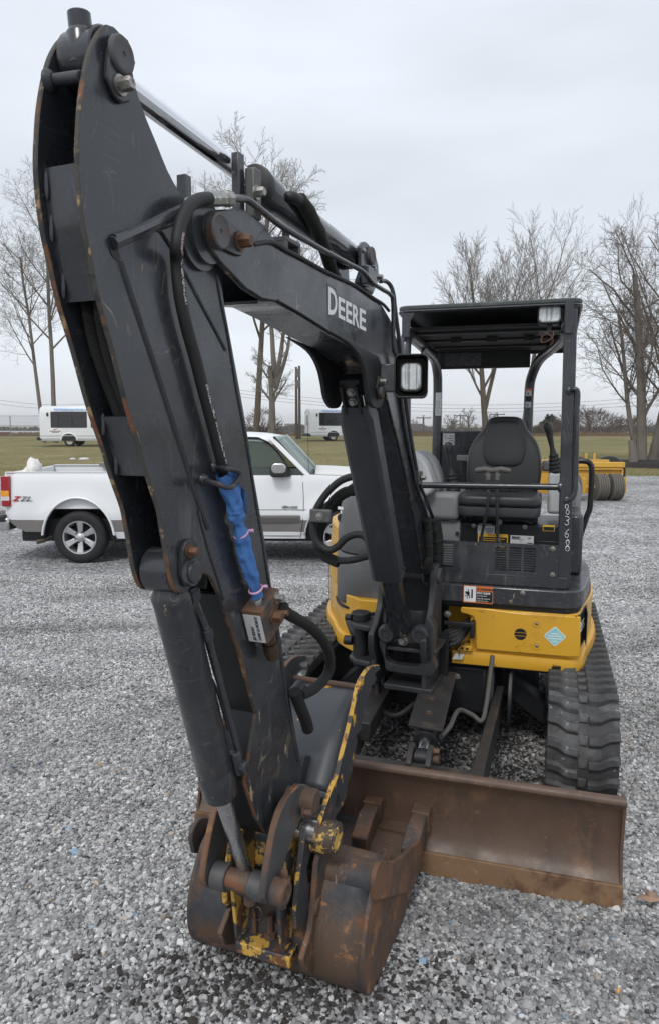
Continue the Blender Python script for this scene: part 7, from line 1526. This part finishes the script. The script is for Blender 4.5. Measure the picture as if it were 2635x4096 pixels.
shrub('brush_clump', 'bare brush between the two forked trees near the utility poles', far('E2', 395, 460, 66), 3.6, hgt('E2', 260, 460, 66) + .8, BRB, 5, 500)
FT = dict(R_, n=[9, 7, 6], f0=.25, rmin=.035, ang=[48, 44, 40], len=[.55, .55, .5])
for i, (x, yt, Y, lb) in enumerate(((520, 850, 120, 'small far bare tree nearest the rear left canopy post'), (640, 800, 128, 'rounded far bare tree between the canopy rear posts'), (800, 830, 135, 'far bare tree just left of the seat top'), (270, 890, 150, 'far bare tree rising behind the brown-roofed house'))):
    P = far('D2', x, 985, Y); tree('far_bare_tree', lb, P, [((0, 0, 1), (atY('D2', x, yt, Y).z - P[2]) * .72, .28, (0, 0, 0))], FT, 3, 70 + i, BARK, TWIGG)
for i, (x, yt, Y, lb) in enumerate(((860, 250, 140, 'far bare tree above the wide brown brush clump'), (1270, 330, 150, 'far bare tree behind the multi-stemmed tree trunk'), (1130, 400, 160, 'low far bare tree right of the brown brush clump'))):
    P = far('F1', x, 560, Y); tree('far_bare_tree', lb, P, [((0, 0, 1), (atY('F1', x, yt, Y).z - P[2]) * .72, .3, (0, 0, 0))], FT, 3, 90 + i, BARK, TWIGG)
# distant wooded skyline that reads as one mass
def woods():
    rng = random.Random(5); mb = MB()
    for Y, h0, n, x0, x1 in ((420, 4.2, 1500, -330, 330), (300, 3.0, 500, -140, -60), (260, 2.6, 420, 40, 150)):
        for i in range(n):
            x = rng.uniform(x0, x1); hh = h0 * (.5 + .9 * abs(mnoise.noise((x * .03, Y, 0))) + .5 * rng.random()); z = gz(x, Y) - .2; w = rng.uniform(1.2, 3.2); V = [(x - w * .3, Y + rng.uniform(-9, 9), z)]
            y = V[0][1]; V = [(x - w * .25, y, z), (x + w * .25, y, z), (x + w * .7, y + 1, z + hh * .45), (x + w * .3, y, z + hh * .9), (x, y - 1, z + hh), (x - w * .4, y + .6, z + hh * .82), (x - w * .7, y - .8, z + hh * .4)]
            k = len(mb.v); mb.v += V; 
            for q in range(1, 6): mb.f.append((k, k + q, k + q + 1)); mb.m.append(0); mb.s.append(False)
    o = obj('distant_woods', mb, mat('distant_wood', (.085, .075, .072), 1.0, var=.3, vscale=.2, spec=0), kind='stuff'); tag(o, 'grey-brown wooded skyline far beyond the field', 'woods')
woods()
# dry grass verge along the crest of the field
def verge():
    rng = random.Random(9); mb = MB()
    for i in range(5200):
        x = rng.uniform(-40, 60); Y = 78 + rng.uniform(-2.2, 2.2); z = gz(x, Y); h = rng.uniform(.15, .5) * (1 + .8 * mnoise.noise((x * .2, 0, 0))); w = rng.uniform(.06, .2); mb.add([(x - w, Y, z), (x + w, Y, z), (x + rng.gauss(0, .15), Y, z + h)], [(0, 1, 2)])
    o = obj('dry_verge', mb, mat('dry_grass', (.17, .125, .08), 1, var=.3, vscale=.7, spec=0), kind='stuff'); tag(o, 'strip of dry brown weeds along the far edge of the lawn', 'grass')
verge()
def tufts():
    """short winter grass standing on the lawn, denser near the gravel edge"""
    rng = np.random.default_rng(4); mb = MB()
    for y0, y1, n, x0, x1 in ((23.85, 28, 9000, -14, 18), (28, 40, 6000, -20, 28)):
        X = rng.uniform(x0, x1, n); Yv = rng.uniform(y0, y1, n)
        for x, y in zip(X, Yv):
            h = .015 + .04 * rng.random() ** 2; w = .012; dx = rng.normal(0, .03); z = gz(x, y) - .015; mb.add([(x - w, y, z), (x + w, y, z), (x + dx, y, z + .015 + h)], [(0, 1, 2)])
    o = obj('grass_tufts', mb, mat('tuft_grass', (.17, .155, .07), 1, var=.4, vscale=.8, spec=0, layers=[((.27, .22, .125), .6, .5, .1)]), kind='stuff'); tag(o, 'short winter grass tufts on the lawn', 'grass')
tufts()
for nm, c, x, y, Y, dx, h in (('pale_debris', 'E1', 740, 705, 34, .5, .05), ('pale_debris', 'E1', 640, 702, 34, .3, .04)):
    P = far(c, x, y, Y); mb = MB(); mb.lathe([(0, dx * .5), (h, dx * .45), (h * 1.6, dx * .2)], (P[0], P[1], P[2] - .012), UP, 7); o = obj(nm, mb, DWHITE, origin=(P[0], P[1], P[2] - .012)); tag(o, 'pale scrap lying on the lawn below the shuttle bus, ' + ('the longer piece' if dx > .4 else 'the shorter piece'), 'debris')
# utility poles and wires
POLE = mat('pole_wood', (.11, .095, .08), .9, var=.3, vscale=2)
def pole(c, x, ytop, ybase, Y, label, r=.16, arm=None):
    b = far(c, x, ybase, Y); t = atY(c, x, ytop, Y); T = thing('utility_pole', label, 'utility pole', b, 0, None); lat('pole', [(0, r), (t.z - b[2], r * .7)], (b[0], b[1], b[2] - .1), UP, POLE, T, 10)
    if arm:
        mb = MB(); mb.box(lambda a, q, z: Vector((b[0] + a, Y + q - .2, t.z - arm + z)), -1.1, 1.1, -.06, .06, -.07, .07); obj('cross_arm', mb, POLE, T)
        for a in (-.95, 0, .95): lat('insulator', [(0, .05), (.1, .07), (.2, .04)], (b[0] + a, Y - .2, t.z - arm + .07), UP, DWHITE, T, 8)
    return T
pole('E3', 222, 160, 900, 67, 'left pole of the bound twin utility poles, with transformers', .15, None); T2 = pole('E3', 254, 150, 900, 67, 'right pole of the bound twin utility poles', .15, None)
TB_ = pole('D2', 327, 868, 1015, 105, 'thin utility pole in front of the brown-roofed house', .16, .5); pole('D2', 832, 850, 1000, 110, 'utility pole with cross arm seen behind the seat top', .14, .4); pole('D2', 578, 860, 1000, 125, 'utility pole standing among the far bare trees', .13, .4)
pole('E2', 548, 360, 500, 160, 'small far utility pole beside the pale hotel block', .15, .4)
for i, (y) in enumerate((215, 330)):
    P = atY('E3', 238, y + 60, 66.6); mb = MB(); mb.lathe([(0, .20), (.02, .23), (.7, .23), (.75, .15)], P, UP, 14); obj('transformer', mb, mat('pole_grey', (.16, .16, .15), .6) if i == 0 else MATS['pole_grey'], T2)
def wire(c, pts, Y, label, r=.018):
    P = [atY(c, x, y, Y) for x, y in pts]; a, b = P[0], P[-1]; n = 24; mb = MB(); mb.tube([a.lerp(b, i / n) - Vector((0, 0, 1.6 * 4 * (i / n) * (1 - i / n))) for i in range(n + 1)], r, 4); o = obj('power_line', mb, DARK, origin=(a.x, a.y, a.z)); tag(o, label, 'power line', 'power lines over the field')
WL = 'thin power line sagging across the sky above the field'
for dy, q in ((0, 'topmost'), (26, 'middle one'), (50, 'lowest')): wire('D2', [(-1350, 640 + dy * .9), (1900, 745 + dy)], 76, q + ' of three thin power lines seen through the excavator canopy', .014)
for dy, q in ((0, 'upper'), (34, 'lower')): wire('E1', [(-300, 160 + dy), (1600, 95 + dy)], 77, q + ' of two thin power lines crossing the twin-trunk tree above the bus', .014)
# buildings
def box_building(name, label, c, x0, x1, yt, yb, Y, depth, wall, roofm, eave=.5, pitch=None, win=None, cat='house'):
    A = atY(c, x0, yb, Y); Bq = atY(c, x1, yt, Y); z0 = gz(A.x, Y) - .3; B_ = thing(name, label, cat, ((A.x + Bq.x) / 2, Y, z0)); zt_ = Bq.z
    if pitch: zw = atY(c, x0, pitch, Y).z
    else: zw = zt_
    mb = MB(); mb.box(lambda a, b, z: Vector((a, b, z)), A.x, Bq.x, Y, Y + depth, z0, zw); Wl = obj('wall', mb, wall, B_)
    if pitch:
        mb = MB(); mb.add([(A.x - eave, Y - eave, zw), (Bq.x + eave, Y - eave, zw), (Bq.x + eave, Y + depth + eave, zw), (A.x - eave, Y + depth + eave, zw), (A.x + 1.2, Y + depth / 2, zt_), (Bq.x - 1.2, Y + depth / 2, zt_)], [(0, 1, 5, 4), (2, 3, 4, 5), (1, 2, 5), (3, 0, 4), (3, 2, 1, 0)]); obj('roof', mb, roofm, B_)
    if win:
        for (fx0, fx1, fz0, fz1) in win:
            mb = MB(); w = Bq.x - A.x; h = zw - z0; mb.box(lambda a, b, z: Vector((a, b, z)), A.x + w * fx0, A.x + w * fx1, Y - .06, Y + .1, z0 + h * fz0, z0 + h * fz1); obj('window', mb, BUSG, Wl)
    return B_
RFB = mat('brown_shingle', (.055, .045, .042), .9, var=.2, vscale=1); CRM = mat('cream_wall', (.34, .31, .27), .8, var=.1); WHW = mat('white_wall', (.50, .51, .52), .7, var=.08); TANW = mat('hotel_tan', (.30, .26, .23), .8); BLW = mat('hotel_blue', (.13, .17, .24), .6)
hz_ = [(i * .1 + .02, i * .1 + .07, .45, .8) for i in range(10)]
box_building('brown_house', 'low house with a long brown roof beyond the lawn behind the canopy', 'D2', 150, 395, 932, 1012, 115, 8, CRM, RFB, .6, 985, hz_)
box_building('red_roof_house', 'low building with dull red roof behind the seat', 'D2', 1085, 1170, 950, 995, 150, 9, CRM, mat('dull_red_roof', (.16, .08, .07), .8), .6, 978, [(.1, .3, .4, .8), (.6, .8, .4, .8)])
box_building('white_house', 'small white house beside the big tree trunk', 'F1', 1235, 1310, 488, 560, 145, 8, WHW, RFB, .5, 525, [(.15, .3, .3, .7), (.55, .8, .3, .7)])
box_building('low_white_shed', 'low white shed right of the brown brush clump', 'F1', 965, 1060, 540, 560, 140, 6, WHW, RFB, .4, 548, [(.2, .35, .3, .7)])
HT = box_building('hotel', 'pale tan hotel block far behind the pickup', 'E2', 612, 735, 368, 520, 520, 18, TANW, None, cat='building', win=[(.06 + .19 * i, .16 + .19 * i, .08 + .15 * j, .17 + .15 * j) for i in range(5) for j in range(6)])
box_building('hotel', 'blue glazed wing next to the far hotel block', 'E2', 552, 640, 402, 520, 500, 14, BLW, None, cat='building', win=[(.06 + .16 * i, .15 + .16 * i, .1 + .2 * j, .22 + .2 * j) for i in range(6) for j in range(4)])
box_building('hotel', 'far blue-grey block behind the twin utility poles', 'E2', 735, 800, 376, 520, 540, 14, TANW, None, cat='building', win=[(.12 + .3 * i, .26 + .3 * i, .08 + .15 * j, .17 + .15 * j) for i in range(3) for j in range(6)])
# left: long white barrier, chain-link fence, red container
A = atY('E1', -260, 572, 88); Bq = atY('E1', 345, 492, 88); mb = MB(); mb.box(lambda a, b, z: Vector((a, b, z)), A.x - 6, Bq.x + 2, 88, 89, gz(-30, 88) - .3, Bq.z); o = obj('white_trailer', mb, WHW, origin=(A.x, 88, gz(-30, 88) - .3), bevel=.05); tag(o, 'long white trailer side beyond the chain-link fence', 'trailer')
A = atY('E1', -90, 580, 84); Bq = atY('E1', 46, 502, 84); RCN = thing('red_container', 'small red container at the far end of the chain-link fence', 'container', (A.x, 84, gz(-30, 84))); mb = MB(); mb.box(lambda a, b, z: Vector((a, b, z)), A.x, Bq.x, 84, 85.6, gz(-30, 84) - .1, Bq.z); RB = obj('shell', mb, mat('red_container_paint', (.20, .025, .04), .6, var=.2), RCN, bevel=.03)
for i in range(6): mb = MB(); xx = A.x + (Bq.x - A.x) * (i + .5) / 6; mb.box(lambda a, b, z: Vector((a, b, z)), xx - .05, xx + .05, 83.95, 84, gz(-30, 84), Bq.z - .1); obj('rib', mb, MATS['red_container_paint'], RB)
FN = thing('chain_link_fence', 'chain-link fence with grey posts behind the shuttle bus tail', 'fence', (-26, 66, gz(-26, 66)))
GALV = mat('galvanised', (.28, .29, .30), .5, .6)
zb = gz(-26, 66) - .1; zt_ = atY('E1', 100, 358, 66).z; xa = atY('E1', -700, 400, 66).x; xb = atY('E1', 352, 400, 66).x
for x in np.linspace(xa, xb, 5): lat('post', [(0, .045), (zt_ - zb, .045)], (x, 66, zb), UP, GALV, FN, 8)
mb = MB(); mb.tube([(xa, 66, zt_), (xb, 66, zt_)], .03, 6); obj('top_rail', mb, GALV, FN)
mb = MB(); st = .11; H_ = zt_ - zb; nx = int((xb - xa + H_) / st)
for i in range(nx):
    for sgn in (1, -1):
        x0_ = xa - H_ + i * st if sgn > 0 else xa + i * st; P0 = Vector((x0_, 66, zb)); P1 = Vector((x0_ + sgn * H_, 66, zt_))
        def clip(P0, P1):
            t0, t1 = 0, 1; dx = P1.x - P0.x; ta, tb = (xa - P0.x) / dx, (xb - P0.x) / dx; lo, hi = min(ta, tb), max(ta, tb); return max(0, lo), min(1, hi)
        t0, t1 = clip(P0, P1)
        if t1 > t0: mb.tube([P0.lerp(P1, t0), P0.lerp(P1, t1)], .0028, 3, caps=False)
o = obj('mesh', mb, GALV, FN); o['kind'] = 'stuff'
# ================================================================ small litter on the gravel
P = Vector(MW(*onz('U', 1520, 2112, .02))); mb = MB(); rng = random.Random(2)
lf_ = [(-.05, 0), (-.035, .012), (-.028, .026), (-.012, .02), (.0, .034), (.012, .022), (.03, .026), (.034, .010), (.05, 0), (.034, -.012), (.02, -.026), (.0, -.022), (-.02, -.03), (-.03, -.012)]
V = [P + Vector((0, 0, .022))] + [P + Vector((x * 1.0, y * 1.0, .012 + .28 * abs(y) + .012 * rng.random())) for x, y in lf_]; mb.add(V, [(0, 1 + i, 1 + (i + 1) % 14) for i in range(14)]); mb.tube([P + Vector((-.05, 0, .014)), P + Vector((-.075, .008, .03))], .0012, 5)
o = obj('dry_leaf', mb, mat('leaf_brown', (.30, .19, .13), .8, var=.25, vscale=60), origin=P, solid=.0008); tag(o, 'curled brown dry leaf on the gravel by the dozer blade end', 'leaf')
for x, y, lb, tan in ((1443, 2323, 'cigarette butt with orange filter on the gravel in front of the blade', 1), (230, 1787, 'cigarette butt lying on gravel beside the long bucket cylinder', .6)):
    a, b, z = onz('U', x, y, .025); P = MW(a, b, .026); d = Vector((math.cos(tan), math.sin(tan), .1)).normalized(); T = thing('cigarette_butt', lb, 'cigarette butt', P); cyl('filter', P, P + d * .018, .0042, mat('filter_orange', (.62, .30, .08), .8) if 'filter_orange' not in MATS else MATS['filter_orange'], T, 10, .0004); cyl('paper', P + d * .018, P + d * .029, .0041, DWHITE, T, 10, .0004)
# ================================================================ damp air
def haze():
    mb = MB(); mb.box(lambda a, b, z: Vector((a, b, z)), -3100, 3100, -70, 4100, -8.5, 34); o = obj('haze', mb, []); o['kind'] = 'stuff'; tag(o, 'thin pale damp haze over the field', 'haze')
    m = bpy.data.materials.new('damp_air'); m.use_nodes = True; t = m.node_tree; t.nodes.clear(); out = t.nodes.new('ShaderNodeOutputMaterial'); v = t.nodes.new('ShaderNodeVolumePrincipled'); v.inputs['Color'].default_value = (.98, .985, 1, 1); v.inputs['Density'].default_value = .00042; v.inputs['Anisotropy'].default_value = .1
    t.links.new(v.outputs[0], out.inputs['Volume']); o.data.materials.append(m)
haze()
